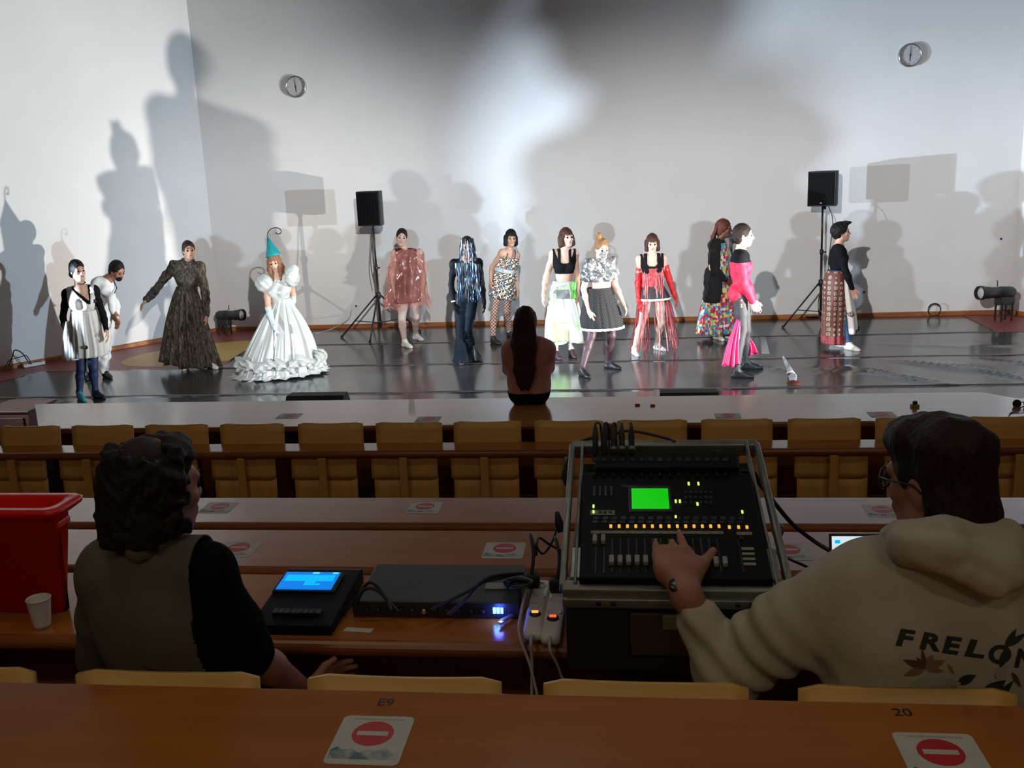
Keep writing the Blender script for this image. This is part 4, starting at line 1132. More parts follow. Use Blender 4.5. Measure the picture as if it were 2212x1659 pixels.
mb = MB(); q = top + np.array([xl + .022, 0, 0]) - dv * .022 + nv * .0025; mb.box(q, (.014, .010, .001), ax=AL); mb.build('screen_icon', m_cy, t)
mb = MB(); mb.box(((xl + xr) / 2, 2.455, ZE + .009), (xr - xl, .22, .016), bev=.004); mb.build('base', m_black, t)
mb = MB()
for r_ in range(5):
    for k in range(12): mb.box((xl + .02 + k * (xr - xl - .04) / 11, 2.42 + r_ * .022, ZE + .0185), (.017, .017, .003))
mb.build('keyboard', m_rubber, t, kind='stuff')
# ------------------------------------------------------------------ bodies: signed distance fields -> one continuous surface
FAR = 1.0
def nrm(v):
    v = np.asarray(v, float); return v / (np.linalg.norm(v) + 1e-12)
def cone(a, b, ra, rb, lab=0, tg='', k=.02, sub=False):
    return dict(t='c', a=np.asarray(a, float), b=np.asarray(b, float), ra=ra, rb=rb, lab=lab, tag=tg, k=k, sub=sub)
def ell(c, r, ax=None, lab=0, tg='', k=.02, sub=False):
    return dict(t='e', c=np.asarray(c, float), r=np.asarray(r, float), ax=np.eye(3) if ax is None else np.asarray(ax, float), lab=lab, tag=tg, k=k, sub=sub)

def prim_box(p, inf, m):
    if p['t'] == 'c':
        R = max(p['ra'], p['rb']) + inf + m
        return np.minimum(p['a'], p['b']) - R, np.maximum(p['a'], p['b']) + R
    ext = np.sqrt(((p['ax'].T * (p['r'] + inf)) ** 2).sum(1)) + m
    return p['c'] - ext, p['c'] + ext

def prim_d(p, X, Y, Z, inf):
    if p['t'] == 'c':
        a, b = p['a'], p['b']; ab = b - a; L2 = ab @ ab + 1e-12
        px, py, pz = X - a[0], Y - a[1], Z - a[2]
        t = np.clip((px * ab[0] + py * ab[1] + pz * ab[2]) / L2, 0, 1)
        dx, dy, dz = px - ab[0] * t, py - ab[1] * t, pz - ab[2] * t
        return np.sqrt(dx * dx + dy * dy + dz * dz) - (p['ra'] + (p['rb'] - p['ra']) * t) - inf
    A = p['ax']; r = p['r'] + inf; c = p['c']
    qx, qy, qz = X - c[0], Y - c[1], Z - c[2]
    u = [(A[i, 0] * qx + A[i, 1] * qy + A[i, 2] * qz) / r[i] for i in range(3)]
    k0 = np.sqrt(u[0] ** 2 + u[1] ** 2 + u[2] ** 2)
    k1 = np.sqrt((u[0] / r[0]) ** 2 + (u[1] / r[1]) ** 2 + (u[2] / r[2]) ** 2) + 1e-9
    return k0 * (k0 - 1) / k1

EDGES = [(0, 1), (2, 3), (4, 5), (6, 7), (0, 2), (1, 3), (4, 6), (5, 7), (0, 4), (1, 5), (2, 6), (3, 7)]
def sdf_surface(prims, h, inf=0.0, noise=None, kmul=1.0):
    m = max(.045, 3 * h)
    bx = [prim_box(p, inf, m) for p in prims if not p['sub']]
    lo = np.min([b[0] for b in bx], 0) - h; hi = np.max([b[1] for b in bx], 0) + h
    n = np.ceil((hi - lo) / h).astype(int) + 1
    D = np.full(n, FAR, np.float32); LAB = np.zeros(n, np.int16)
    ax = [(lo[i] + h * np.arange(n[i])).astype(np.float32) for i in range(3)]
    for p in prims:
        b0, b1 = prim_box(p, inf if not p['sub'] else -inf, m if not p['sub'] else 2 * h)
        i0 = np.maximum(np.floor((b0 - lo) / h).astype(int), 0); i1 = np.minimum(np.ceil((b1 - lo) / h).astype(int) + 1, n)
        if (i1 <= i0).any(): continue
        sl = tuple(slice(i0[i], i1[i]) for i in range(3))
        X = ax[0][sl[0]][:, None, None]; Y = ax[1][sl[1]][None, :, None]; Z = ax[2][sl[2]][None, None, :]
        d = prim_d(p, X, Y, Z, inf if not p['sub'] else -inf).astype(np.float32)
        cur = D[sl]
        if p['sub']:
            D[sl] = np.maximum(cur, -d)
        else:
            lb = LAB[sl]; lb[d < cur] = p['lab']; LAB[sl] = lb
            k = p['k'] * kmul
            w = np.maximum(k - np.abs(cur - d), 0) / k
            D[sl] = np.minimum(cur, d) - w * w * k * .25
    if noise is not None:
        idx = np.abs(D) < 4 * h
        I = np.nonzero(idx)
        P = np.stack([ax[i][I[i]] for i in range(3)], 1)
        D[I] += noise(P).astype(np.float32)
    S = (D < 0)
    cnt = np.zeros(n - 1, np.uint8)
    for c in range(8):
        o = (c & 1, (c >> 1) & 1, (c >> 2) & 1)
        cnt += S[o[0]:n[0] - 1 + o[0], o[1]:n[1] - 1 + o[1], o[2]:n[2] - 1 + o[2]]
    act = np.nonzero((cnt > 0) & (cnt < 8))
    nv = len(act[0])
    vals = np.stack([D[act[0] + (c & 1), act[1] + ((c >> 1) & 1), act[2] + ((c >> 2) & 1)] for c in range(8)], 1)
    cor = np.array([[(c & 1), (c >> 1) & 1, (c >> 2) & 1] for c in range(8)], float)
    acc = np.zeros((nv, 3)); ct = np.zeros(nv)
    for a, b in EDGES:
        va, vb = vals[:, a], vals[:, b]; cr = (va < 0) != (vb < 0)
        t = np.where(cr, va / np.where(cr, va - vb, 1), 0)
        pos = cor[a] + (cor[b] - cor[a]) * t[:, None]
        acc += np.where(cr[:, None], pos, 0); ct += cr
    V = (np.stack(act, 1) + acc / ct[:, None]) * h + lo
    imap = np.full(n - 1, -1, np.int32); imap[act] = np.arange(nv, dtype=np.int32)
    Q = []; QL = []
    for axis in range(3):
        s0 = [slice(None)] * 3; s1 = [slice(None)] * 3
        s0[axis] = slice(0, n[axis] - 1); s1[axis] = slice(1, n[axis])
        A, B = S[tuple(s0)], S[tuple(s1)]
        E = np.nonzero(A != B)
        a1, a2 = [i for i in range(3) if i != axis]
        ok = (E[a1] > 0) & (E[a2] > 0) & (E[a1] < n[a1] - 1) & (E[a2] < n[a2] - 1)
        E = [e[ok] for e in E]
        def cell(d1, d2):
            q = [e.copy() for e in E]; q[a1] = q[a1] - d1; q[a2] = q[a2] - d2; return imap[tuple(q)]
        q = np.stack([cell(1, 1), cell(0, 1), cell(0, 0), cell(1, 0)], 1)
        ins = A[tuple(E)]
        flip = ins if axis != 1 else ~ins
        q = np.where(flip[:, None], q, q[:, ::-1])
        Q.append(q)
        e2 = [e.copy() for e in E]; e2[axis] = e2[axis] + 1
        QL.append(np.where(ins, LAB[tuple(E)], LAB[tuple(e2)]))
    Q = np.concatenate(Q); QL = np.concatenate(QL)
    return V, Q, QL

def skin_mesh(name, prims, h, mats, parent, inf=0.0, keep=None, noise=None, label=None, relax=1, kind=None, thick=0.0, kmul=1.0):
    V, Q, L = sdf_surface(prims, h, inf, noise, kmul)
    if relax:
        for _ in range(relax):
            acc = np.zeros_like(V); ct = np.zeros(len(V))
            for i in range(4):
                a, b = Q[:, i], Q[:, (i + 1) % 4]
                for j in range(3):
                    acc[:, j] += np.bincount(a, V[b, j], len(V)) + np.bincount(b, V[a, j], len(V))
                ct += np.bincount(a, minlength=len(V)) + np.bincount(b, minlength=len(V))
            V = V * .5 + acc / np.maximum(ct, 1)[:, None] * .5
    if keep is not None:
        m = keep(V[Q].mean(1))
        Q = Q[m]; L = L[m]
        us = np.unique(Q); rm = np.full(len(V), -1); rm[us] = np.arange(len(us)); V = V[us]; Q = rm[Q]
    o = mesh(name, V, Q.astype(np.int32), mats, parent, True, L if isinstance(mats, (list, tuple)) else None, None, label, kind)
    if thick:
        s = o.modifiers.new('thick', 'SOLIDIFY'); s.thickness = thick; s.offset = 1
    return o

def fold_noise(amp, f=(40, 40, 14), ph=0.0):
    def g(P):
        a = np.sin(P[:, 0] * f[0] + 3 * np.sin(P[:, 2] * f[2] * .6 + ph) + ph) + np.sin(P[:, 1] * f[1] + 2.2 * np.sin(P[:, 2] * f[2] * .5 - ph) + 1.3) \
            + .6 * np.sin((P[:, 0] + P[:, 2]) * f[0] * 1.3 + ph)
        return a * amp * .4
    return g

class Fig:
    """a figure: joints in world space -> primitives with region tags"""
    def __init__(s, J, body, face, scale=1.0, female=True, nod=0.0, tilt=0.0, width=1.0):
        s.J = {k: np.asarray(v, float) for k, v in J.items()}; s.sc = scale; s.female = female; s.width = width
        a = math.radians(body); s.fwd = np.array([math.sin(a), -math.cos(a), 0]); s.lat = np.array([math.cos(a), math.sin(a), 0])
        s.pel = (s.J['pl'] + s.J['pr']) / 2
        s.tu = nrm(s.J['n'] - s.pel)
        s.lat = nrm(s.lat - (s.lat @ s.tu) * s.tu); s.fwd = nrm(np.cross(s.tu, s.lat) * -1)
        s.fwd = -np.cross(s.tu, s.lat) if False else np.cross(s.lat, s.tu)
        if s.fwd @ np.array([math.sin(a), -math.cos(a), 0]) < 0: s.fwd = -s.fwd
        f = math.radians(face); hf = np.array([math.sin(f), -math.cos(f), 0]); hl = np.array([math.cos(f), math.sin(f), 0]); hu = np.array([0, 0, 1.0])
        nd = math.radians(nod); hf, hu = hf * math.cos(nd) - hu * math.sin(nd), hu * math.cos(nd) + hf * math.sin(nd)
        tl = math.radians(tilt); hl, hu = hl * math.cos(tl) - hu * math.sin(tl), hu * math.cos(tl) + hl * math.sin(tl)
        s.hf, s.hl, s.hu = hf, hl, hu
        s.hc = s.J['h']
        s.HA = np.array([hl, hf, hu])
        s.BA = np.array([s.lat, s.fwd, s.tu])
        s.P = []
    def H(s, l, f, u): return s.hc + (s.hl * l + s.hf * f + s.hu * u) * s.sc
    def T(s, l, f, u): return s.pel + (s.lat * l + s.fwd * f) * s.sc + s.tu * u
    def head(s, lab=0, neck_lab=0, nose=1.0):
        k = s.sc; P = s.P; w = .95 if s.female else 1.0
        P += [ell(s.H(0, -.012, .022), np.array([.073 * w, .094, .094]) * k, s.HA, lab, 'head', .03),
              ell(s.H(0, .022, -.035), np.array([.058 * w, .066, .082]) * k, s.HA, lab, 'head', .03),
              ell(s.H(0, .052, -.094), np.array([.026, .024, .022]) * k, s.HA, lab, 'head', .03),
              cone(s.H(-.045, -.002, -.072), s.H(-.012, .055, -.096), .020 * k, .017 * k, lab, 'head', .03),
              cone(s.H(.045, -.002, -.072), s.H(.012, .055, -.096), .020 * k, .017 * k, lab, 'head', .03),
              cone(s.H(0, .082, .004), s.H(0, .104 * nose, -.034), .0095 * k, .0135 * k, lab, 'head', .014),
              ell(s.H(-.012, .090, -.040), np.array([.009, .010, .008]) * k, s.HA, lab, 'head', .012),
              ell(s.H(.012, .090, -.040), np.array([.009, .010, .008]) * k, s.HA, lab, 'head', .012),
              cone(s.H(-.04, .072, .018), s.H(.04, .072, .018), .012 * k, .012 * k, lab, 'head', .02),
              ell(s.H(-.038, .060, -.03), np.array([.022, .018, .018]) * k, s.HA, lab, 'head', .02),
              ell(s.H(.038, .060, -.03), np.array([.022, .018, .018]) * k, s.HA, lab, 'head', .02),
              ell(s.H(-.030, .088, -.004), np.array([.016, .012, .010]) * k, s.HA, lab, 'head', .01, True),
              ell(s.H(.030, .088, -.004), np.array([.016, .012, .010]) * k, s.HA, lab, 'head', .01, True),
              cone(s.H(-.02, .082, -.063), s.H(.02, .082, -.063), .0095 * k, .0095 * k, lab, 'head', .012),
              cone(s.H(-.016, .082, -.074), s.H(.016, .082, -.074), .009 * k, .009 * k, lab, 'head', .012)]
        for e in (-1, 1):
            P.append(ell(s.H(e * .072 * w, -.012, -.012), np.array([.011, .020, .032]) * k, s.HA, lab, 'head', .008))
        nr = (.048 if s.female else .058) * k
        P.append(cone(s.J['n'] - s.tu * .03 * k, s.H(0, -.022, -.07), nr * 1.12, nr, neck_lab, 'neck', .03))
    def face(s, par, eye, lip, brow, closed=False):
        k = s.sc
        for e in (-1, 1):
            MB().lathe(s.H(e * .030, .083, -.004), [(.0, -.005 * k), (.012 * k, -.002 * k), (.0125 * k, .002 * k), (.008 * k, .005 * k), (0.0005, .006 * k)], ax=axes_from(s.hf, s.hl), n=12, capa=False, capb=False).build('eye', eye, par, True)
            MB().tube([s.H(e * .014, .090, .020), s.H(e * .032, .088, .026), s.H(e * .050, .072, .020)], [.003 * k, .0042 * k, .002 * k], 6).build('eyebrow', brow, par, True)
        MB().tube([s.H(-.022, .084, -.068), s.H(-.008, .094, -.0665), s.H(0, .0955, -.068), s.H(.008, .094, -.0665), s.H(.022, .084, -.068)], [.003 * k, .006 * k, .006 * k, .006 * k, .003 * k], 6).build('lips', lip, par, True)
    def torso(s, lab=0, hip_lab=None, bust=True):
        k = s.sc; P = s.P; hip_lab = lab if hip_lab is None else hip_lab
        L = np.linalg.norm(s.J['n'] - s.pel); w = s.width
        cw = (.125 if s.female else .15) * w; ww = (.108 if s.female else .135) * w; hw = (.148 if s.female else .150) * w
        up = lambda u: u * L
        P += [ell(s.T(0, -.005, up(.70)), [cw * k, .098 * k * w, .150 * k], s.BA, lab, 'torso', .05),
              ell(s.T(0, .0, up(.43)), [ww * k, .083 * k * w, .130 * k], s.BA, lab, 'torso', .06),
              ell(s.T(0, -.005, up(.12)), [hw * k, .102 * k * w, .105 * k], s.BA, hip_lab, 'hip', .05)]
        for e in ('l', 'r'):
            S = s.J['s' + e]
            P += [cone(s.J['n'] - s.tu * .035 * k, S + s.tu * .005, .046 * k, .047 * k, lab, 'torso', .04),
                  cone(s.T(0, 0, up(.72)) + (S - s.J['n']) * .42, S - s.tu * .03, .075 * k, .05 * k, lab, 'torso', .04)]
            sg = -1 if e == 'l' else 1
            P.append(ell(s.T(sg * .068 * w, -.052, up(.06)), np.array([.078, .075, .085]) * k, s.BA, hip_lab, 'hip', .04))
            if s.female and bust:
                P.append(ell(s.T(sg * .060 * w, .068, up(.64)), np.array([.058, .052, .056]) * k, s.BA, lab, 'torso', .03))
    def arm(s, e, ulab=0, flab=0, hlab=0, curl=.35, hdir=None, palm=None, thick=1.0, fh=None):
        k = s.sc * thick; P = s.P
        S, E, W = s.J['s' + e], s.J['e' + e], s.J['w' + e]
        P += [ell(S - s.tu * .01, np.array([.052, .052, .055]) * k, None, ulab, 'ua' + e, .03),
              cone(S, S + (E - S) * .5, .046 * k, .043 * k, ulab, 'ua' + e, .03), cone(S + (E - S) * .5, E, .043 * k, .036 * k, ulab, 'ua' + e, .02),
              cone(E, E + (W - E) * .35, .036 * k, .039 * k, flab, 'fa' + e, .02), cone(E + (W - E) * .35, W, .039 * k, .025 * k, flab, 'fa' + e, .02)]
        d = nrm(W - E) if hdir is None else nrm(hdir)
        s.hand(e, W, d, palm, hlab, curl)
    def hand(s, e, W, d, palm, lab, curl):
        """palm with four unequal bent fingers and a thumb from the side of the palm"""
        k = s.sc; P = s.P; tg = 'h' + e
        sg = -1 if e == 'l' else 1
        if palm is None: palm = -s.lat * sg
        n = nrm(np.asarray(palm, float) - (np.asarray(palm, float) @ d) * d)
        t = np.cross(n, d)                          # across the knuckles
        if t @ (s.fwd) < 0: t = -t                  # thumb side towards the front of the body
        P.append(cone(W - d * .01 * k, W + d * .02 * k, .024 * k, .024 * k, lab, tg, .02))
        off = [.030, .011, -.010, -.029]; ln = [.066, .074, .069, .054]; rr = [.0098, .0100, .0096, .0088]
        for i in range(4):
            kn = W + d * (.088 - .004 * abs(i - 1)) * k + t * off[i] * k
            P.append(cone(W + d * .012 * k + t * off[i] * .55 * k, kn, .017 * k, .013 * k, lab, tg, .014))
            d1 = nrm(d * math.cos(curl) + n * math.sin(curl) + t * off[i] * 1.6); d2 = nrm(d * math.cos(curl * 2.3) + n * math.sin(curl * 2.3) + t * off[i])
            m1 = kn + d1 * ln[i] * .52 * k; m2 = m1 + d2 * ln[i] * .48 * k
            P += [cone(kn, m1, rr[i] * 1.08 * k, rr[i] * k, lab, tg, .005), cone(m1, m2, rr[i] * k, rr[i] * .82 * k, lab, tg, .004)]
        tb = W + d * .022 * k + t * .022 * k
        tm = tb + nrm(d * .75 + t * .65 + n * .2) * .046 * k; te = tm + nrm(d * .92 + t * .25 + n * .3) * .034 * k
        P += [cone(tb, tm, .0155 * k, .0115 * k, lab, tg, .012), cone(tm, te, .0115 * k, .0092 * k, lab, tg, .005)]
    def leg(s, e, tlab=0, slab=0, flab=0, knee=None):
        k = s.sc; P = s.P
        H, K, A, T = s.J['p' + e], s.J['k' + e], s.J['a' + e], s.J['t' + e]
        w = s.width
        P += [cone(H, H + (K - H) * .5, .083 * k * w, .070 * k * w, tlab, 'th' + e, .03), cone(H + (K - H) * .5, K, .070 * k * w, .052 * k, tlab, 'th' + e, .02)]
        d = nrm(A - K); ft = T - A; ft[2] = 0; ft = nrm(ft) if np.linalg.norm(ft) > .01 else s.fwd
        P += [cone(K, K + (A - K) * .33 - ft * .012, .050 * k, .053 * k, slab, 'sh' + e, .02), cone(K + (A - K) * .33 - ft * .012, A, .053 * k, .032 * k, slab, 'sh' + e, .02)]
        heel = A + np.array([0, 0, -(A[2] - s.fz) + .034 * k]) - ft * .035 * k
        ball = heel * 1.0 + ft * .155 * k; ball[2] = s.fz + .027 * k
        toe = heel + ft * .205 * k; toe[2] = s.fz + .021 * k
        sd = np.array([-ft[1], ft[0], 0])
        P += [cone(A, heel + ft * .02 * k, .033 * k, .032 * k, flab, 'ft' + e, .02), cone(heel, ball, .034 * k, .027 * k, flab, 'ft' + e, .02), cone(A, ball, .030 * k, .024 * k, flab, 'ft' + e, .03),
              cone(ball, toe, .027 * k, .019 * k, flab, 'ft' + e, .015), cone(ball + sd * .018 * k, toe + sd * .014 * k - ft * .012 * k, .022 * k, .017 * k, flab, 'ft' + e, .012), cone(ball - sd * .018 * k, toe - sd * .014 * k - ft * .012 * k, .022 * k, .017 * k, flab, 'ft' + e, .012)]
    fz = 0.0
    def sel(s, *tags): return [p for p in s.P if any(p['tag'].startswith(t) for t in tags)]

def loft(name, rings, mat, parent, lat, fwd, seg=128, steps=24, nf=0, amp=0.0, thick=.004, ph=0.0, label=None, mi=None, cap=False, jitter=None, sub=None, arc=None, hemwave=0.0, sharp=1.0):
    """cloth of revolution-like rings: rings = [(centre, half width lateral, half depth, fold weight)]; nf folds round the hem"""
    cs = spline([np.concatenate([np.asarray(c, float), [a, b, w]]) for c, a, b, w in rings], max(2, steps // max(1, len(rings) - 1)))
    V = []; F = []
    a0, a1 = arc if arc else (0, 2 * math.pi)
    closed = arc is None
    nn = seg if closed else seg + 1
    for i, r in enumerate(cs):
        c, a, b, w = r[:3], r[3], r[4], r[5]
        tt = i / (len(cs) - 1)
        for j in range(nn):
            an = a0 + (a1 - a0) * j / seg
            fo = 0
            if nf:
                q = math.sin(nf * an + ph + .7 * math.sin(2 * an + ph)) + .45 * math.sin((nf * 1.7 // 1) * an + 1.7 * ph + 1.1)
                fo = amp * w * math.copysign(abs(q) ** sharp, q)
            if jitter: fo += jitter(an, tt)
            p = c + lat * (a + fo) * math.cos(an) + fwd * (b + fo) * math.sin(an)
            if hemwave: p = p + np.array([0, 0, hemwave * w * math.sin(nf * an * .5 + ph)])
            V.append(p)
    m = len(cs)
    for i in range(m - 1):
        for j in range(seg):
            j2 = (j + 1) % nn if closed else j + 1
            F.append((i * nn + j, (i + 1) * nn + j, (i + 1) * nn + j2, i * nn + j2))
    o = mesh(name, V, F, mat, parent, True, None, None, label)
    if mi is not None:
        o.data.polygons.foreach_set('material_index', np.array([mi((f // seg) / (m - 1), (f % seg) / seg) for f in range(len(F))], dtype=np.int32))
    if thick:
        s_ = o.modifiers.new('thick', 'SOLIDIFY'); s_.thickness = thick; s_.offset = 0
    return o

def strips(name, mat, parent, starts, length, width, n=6, sway=.03, rng=None, spread=(0, 0, 0), kind='stuff', label=None, drop=None):
    """many thin hanging ribbons joined into one part"""
    rng = rng or random.Random(1)
    V = []; F = []; MI = []
    for q in starts:
        p, out = (q if isinstance(q, tuple) else (q, np.zeros(3)))
        p = np.asarray(p, float); L = length * (.7 + .5 * rng.random()); a = rng.random() * 6.28; tw = rng.random() * 3
        b0 = len(V); d = np.array([math.cos(a), math.sin(a), 0]) * sway
        o_ = np.asarray(out, float)
        mi = rng.randrange(len(mat)) if isinstance(mat, (list, tuple)) else 0
        for i in range(n + 1):
            t = i / n
            c = p + np.array([0, 0, -L * t]) + d * math.sin(t * 3 + a) * t + o_ * (t ** .8) * L
            c[2] = max(c[2], .012)
            wv = np.array([math.cos(tw + t * 2.5), math.sin(tw + t * 2.5), 0]) * width * (.6 + .4 * math.sin(t * 7 + a) ** 2)
            nv = np.array([-wv[1], wv[0], 0]) / width * .0012
            V += [c - wv + nv, c + wv + nv, c + wv - nv, c - wv - nv]
        for i in range(n):
            k = b0 + i * 4
            for e in range(4): F.append((k + e, k + (e + 1) % 4, k + 4 + (e + 1) % 4, k + 4 + e)); MI.append(mi)
    return mesh(name, V, F, mat, parent, False, MI, None, label, kind)

def pts_from(spec, Y):
    """photo pixels + depth offset -> points on the plane at depth Y"""
    return {k: aty(v[0], v[1], Y + (v[2] if len(v) > 2 else 0)) for k, v in spec.items()}

def dancer(name_label, feet, spec, body, face, crop, scale=None, h=.0085, **kw):
    """feet = {'l': (ankle px, toe px), 'r': ...} soles on the floor; spec joints in crop pixels"""
    ox, oy, sc = crop
    cv = lambda v: (ox + v[0] / sc, oy + v[1] / sc) + tuple(v[2:])
    J = {}
    g = {}
    for e in ('l', 'r'):
        a, tt = feet[e]; ax_, tx_ = cv(a), cv(tt)
        A = at(ax_[0], ax_[1], 0); T = at(tx_[0], tx_[1], 0); g[e] = (A, T)
    Y = (g['l'][0][1] + g['r'][0][1]) / 2
    for k, v in spec.items():
        J[k] = aty(*cv(v)[:2], Y + (v[2] if len(v) > 2 else 0))
    top = aty(*cv(kw.pop('top'))[:2], Y)
    sc_ = scale or max(.92, min(1.12, top[2] / 1.66))
    for e in ('l', 'r'):
        A, T = g[e]; A = A.copy(); A[2] = .088 * sc_; J['a' + e] = A; J['t' + e] = T
    root = thing('person', name_label, 'person', ((g['l'][0][0] + g['r'][0][0]) / 2, Y, 0))
    f = Fig(J, body, face, sc_, **kw)
    f.Y = Y; f.root = root; f.crop = crop; f.h = h
    f.px = lambda x, y, dy=0.0: aty(ox + x / sc, oy + y / sc, Y + dy)
    f.m = mpp(np.array([J['n'][0], Y, 1.0])) / sc        # metres per crop pixel
    f.rz = lambda x, y, hw, dep=None, w=1.0, dy=0.0: (np.maximum(f.px(x, y, dy), np.array([-99, -99, .022])), hw * f.m, (dep if dep is not None else hw * .75) * f.m, w)
    return f

# skin / hair / cloth materials
def skin(nm, col): return M(nm, col, .5, var=.05, vs=14, spec=.4)
s_pale = skin('skin_pale', (.62, .40, .31)); s_fair = skin('skin_fair', (.55, .33, .24)); s_tan = skin('skin_tan', (.42, .23, .15)); s_dark = skin('skin_dark', (.13, .055, .03))
s_shade = skin('skin_man', (.38, .17, .11))
def hairm(nm, col, st=(60, 60, 5)): return M(nm, col, .6, var=.5, vs=3, stretch=st, bump=.5, bs=3, spec=.25)
h_black = hairm('hair_black', (.008, .006, .006)); h_brown = hairm('hair_brown', (.05, .018, .010)); h_dark = hairm('hair_dark_brown', (.018, .009, .006))
h_blond = hairm('hair_blond', (.22, .10, .055)); h_fair = hairm('hair_fair', (.20, .10, .04)); h_red = hairm('hair_auburn', (.10, .025, .012))
m_eye = M('eye_dark', (.012, .008, .006), .2, var=0); m_lip = M('lips', (.30, .07, .06), .45, var=0); m_lipd = M('lips_dark', (.10, .03, .025), .45, var=0)
def hair_cap(f, lab=0, grow=.010, low=.0, face=True, back=0.0, fr=None):
    """skull cap of hair with the face cut away"""
    k = f.sc
    P = [ell(f.H(0, -.018, .030), np.array([.073 + grow, .094 + grow, .094 + grow]) * k, f.HA, lab, 'hair', .02),
         ell(f.H(0, -.045, -.025 - low), np.array([.066 + grow, .060 + grow, .075 + grow]) * k, f.HA, lab, 'hair', .03)]
    return P
def face_cut(f, up=-.030, w=.060, hgt=.085, dep=.085, fwd=.115):
    return [ell(f.H(0, fwd, up), np.array([w, dep, hgt]) * f.sc, f.HA, 0, 'cut', .01, True)]
# ------------------------------------------------------------------ the dancers
m_blk = M('black_jersey', (.007, .007, .009), .9, var=.15, spec=.12)
m_navyt = M('navy_tights', (.018, .035, .10), .6, var=.1)
m_cream = M('cream_jersey', (.62, .59, .55), .75, var=.06, vs=14, bump=.15, bs=25)
m_tealsock = M('teal_sock', (.05, .30, .40), .7, var=.1)
m_whitec = M('white_cotton', (.72, .72, .72), .7, var=.05)
m_shoe = M('dark_shoe', (.012, .012, .014), .5, var=.1)
m_sneak = M('white_shoe', (.70, .69, .67), .55, var=.05)

# --- woman in cream tunic
cr = (0, 460, 3.771)
f = dancer('woman in a cream tunic over black sleeves and navy leggings', {'l': ((655, 1520), (700, 1548)), 'r': ((785, 1505), (860, 1520))},
           dict(h=(632, 468), n=(652, 596), sl=(545, 655, .02), sr=(765, 625, .05), el=(512, 850, .05), er=(838, 820, .05), wl=(556, 1015, -.02), wr=(866, 955, 0),
                pl=(660, 985), pr=(750, 985), kl=(660, 1270, -.03), kr=(760, 1260, -.01)), 22, 55, cr, top=(630, 378), tilt=-4)
f.head(); f.torso(1, 2); f.arm('l', 1, 1, 0, palm=(.4, .6, 0)); f.arm('r', 1, 1, 0); f.leg('l', 2, 2, 3); f.leg('r', 2, 2, 4)
skin_mesh('body', f.P, f.h, [s_fair, m_blk, m_navyt, m_tealsock, m_shoe], f.root)
f.face(f.root, m_eye, m_lip, h_dark)
skin_mesh('hair', hair_cap(f, grow=.008) + [ell(f.H(.0, -.140, -.050), np.array([.050, .050, .050]) * f.sc, f.HA, k=.02)] + face_cut(f, -.04, .062, .095, .085, .105), .008, h_black, f.root, noise=fold_noise(.003, (90, 90, 60)))
# neck V and tunic
vtop = f.px(640, 590); vb = f.px(735, 735)
def vneck(Pt):
    u = (Pt - f.J['n']) @ f.lat; w = Pt[:, 2]; fr = (Pt - f.pel) @ f.fwd > .0
    zb = vb[2]; zt_ = f.J['n'][2]
    hw = .012 + .10 * np.clip((w - zb) / (zt_ - zb), 0, 2)
    c = ((vb - f.J['n']) @ f.lat) * np.clip(1 - (w - zb) / (zt_ - zb), 0, 1)
    return fr & (np.abs(u - c) < hw) & (w > zb)
def tun(Pt):
    u = (Pt - f.J['n']) @ f.lat
    return (Pt[:, 2] > f.px(680, 800)[2] - .02) & (np.abs(u) < .150) & ~vneck(Pt) & (Pt[:, 2] < f.J['n'][2] + .01)
def skinv(Pt):
    u = (Pt - f.J['n']) @ f.lat
    zb = vb[2] + .035; zt_ = f.J['n'][2]; w = Pt[:, 2]
    c = ((vb - f.J['n']) @ f.lat) * np.clip(1 - (w - zb) / (zt_ - zb), 0, 1)
    return (np.abs(u - c) < .085 * np.clip((w - zb) / (zt_ - zb), 0, 2)) & (w > zb) & ((Pt - f.pel) @ f.fwd > .02)
skin_mesh('bodice', f.sel('torso'), .008, m_cream, f.root, inf=.012, keep=tun, thick=.003)
skin_mesh('neck_skin', f.sel('torso', 'neck'), .008, s_fair, f.root, inf=.004, keep=skinv)
loft('tunic_skirt', [f.rz(683, 790, 98, 82, .15), f.rz(690, 860, 112, 92, .6), f.rz(705, 980, 130, 105, 1), f.rz(718, 1080, 142, 110, 1), f.rz(722, 1165, 146, 112, 1)], m_cream, f.root, f.lat, f.fwd, nf=17, amp=.008, ph=.4)
MB().tube([f.H(-.055, -.02, -.135), f.H(-.045, .035, -.15), f.H(0, .06, -.16), f.H(.045, .035, -.15), f.H(.055, -.02, -.135)], .006, 6).build('necklace', m_black, f.root, True)
for x, y in ((720, 1075), (782, 708)):
    c = f.px(x, y) + f.fwd * (.175 if y > 900 else .13); MB().lathe(c, [(.02, -.01), (.022, 0), (.015, .008)], ax=axes_from(f.fwd), n=14).build('button', m_black, f.root, True)
loft('hip_wrap', [f.rz(605, 880, 62, 60, .1), f.rz(600, 1010, 75, 75, .5), f.rz(612, 1120, 88, 80, 1), f.rz(622, 1185, 92, 80, 1)], m_whitec, f.root, f.lat, f.fwd, nf=9, amp=.01, arc=(1.2, 4.6))

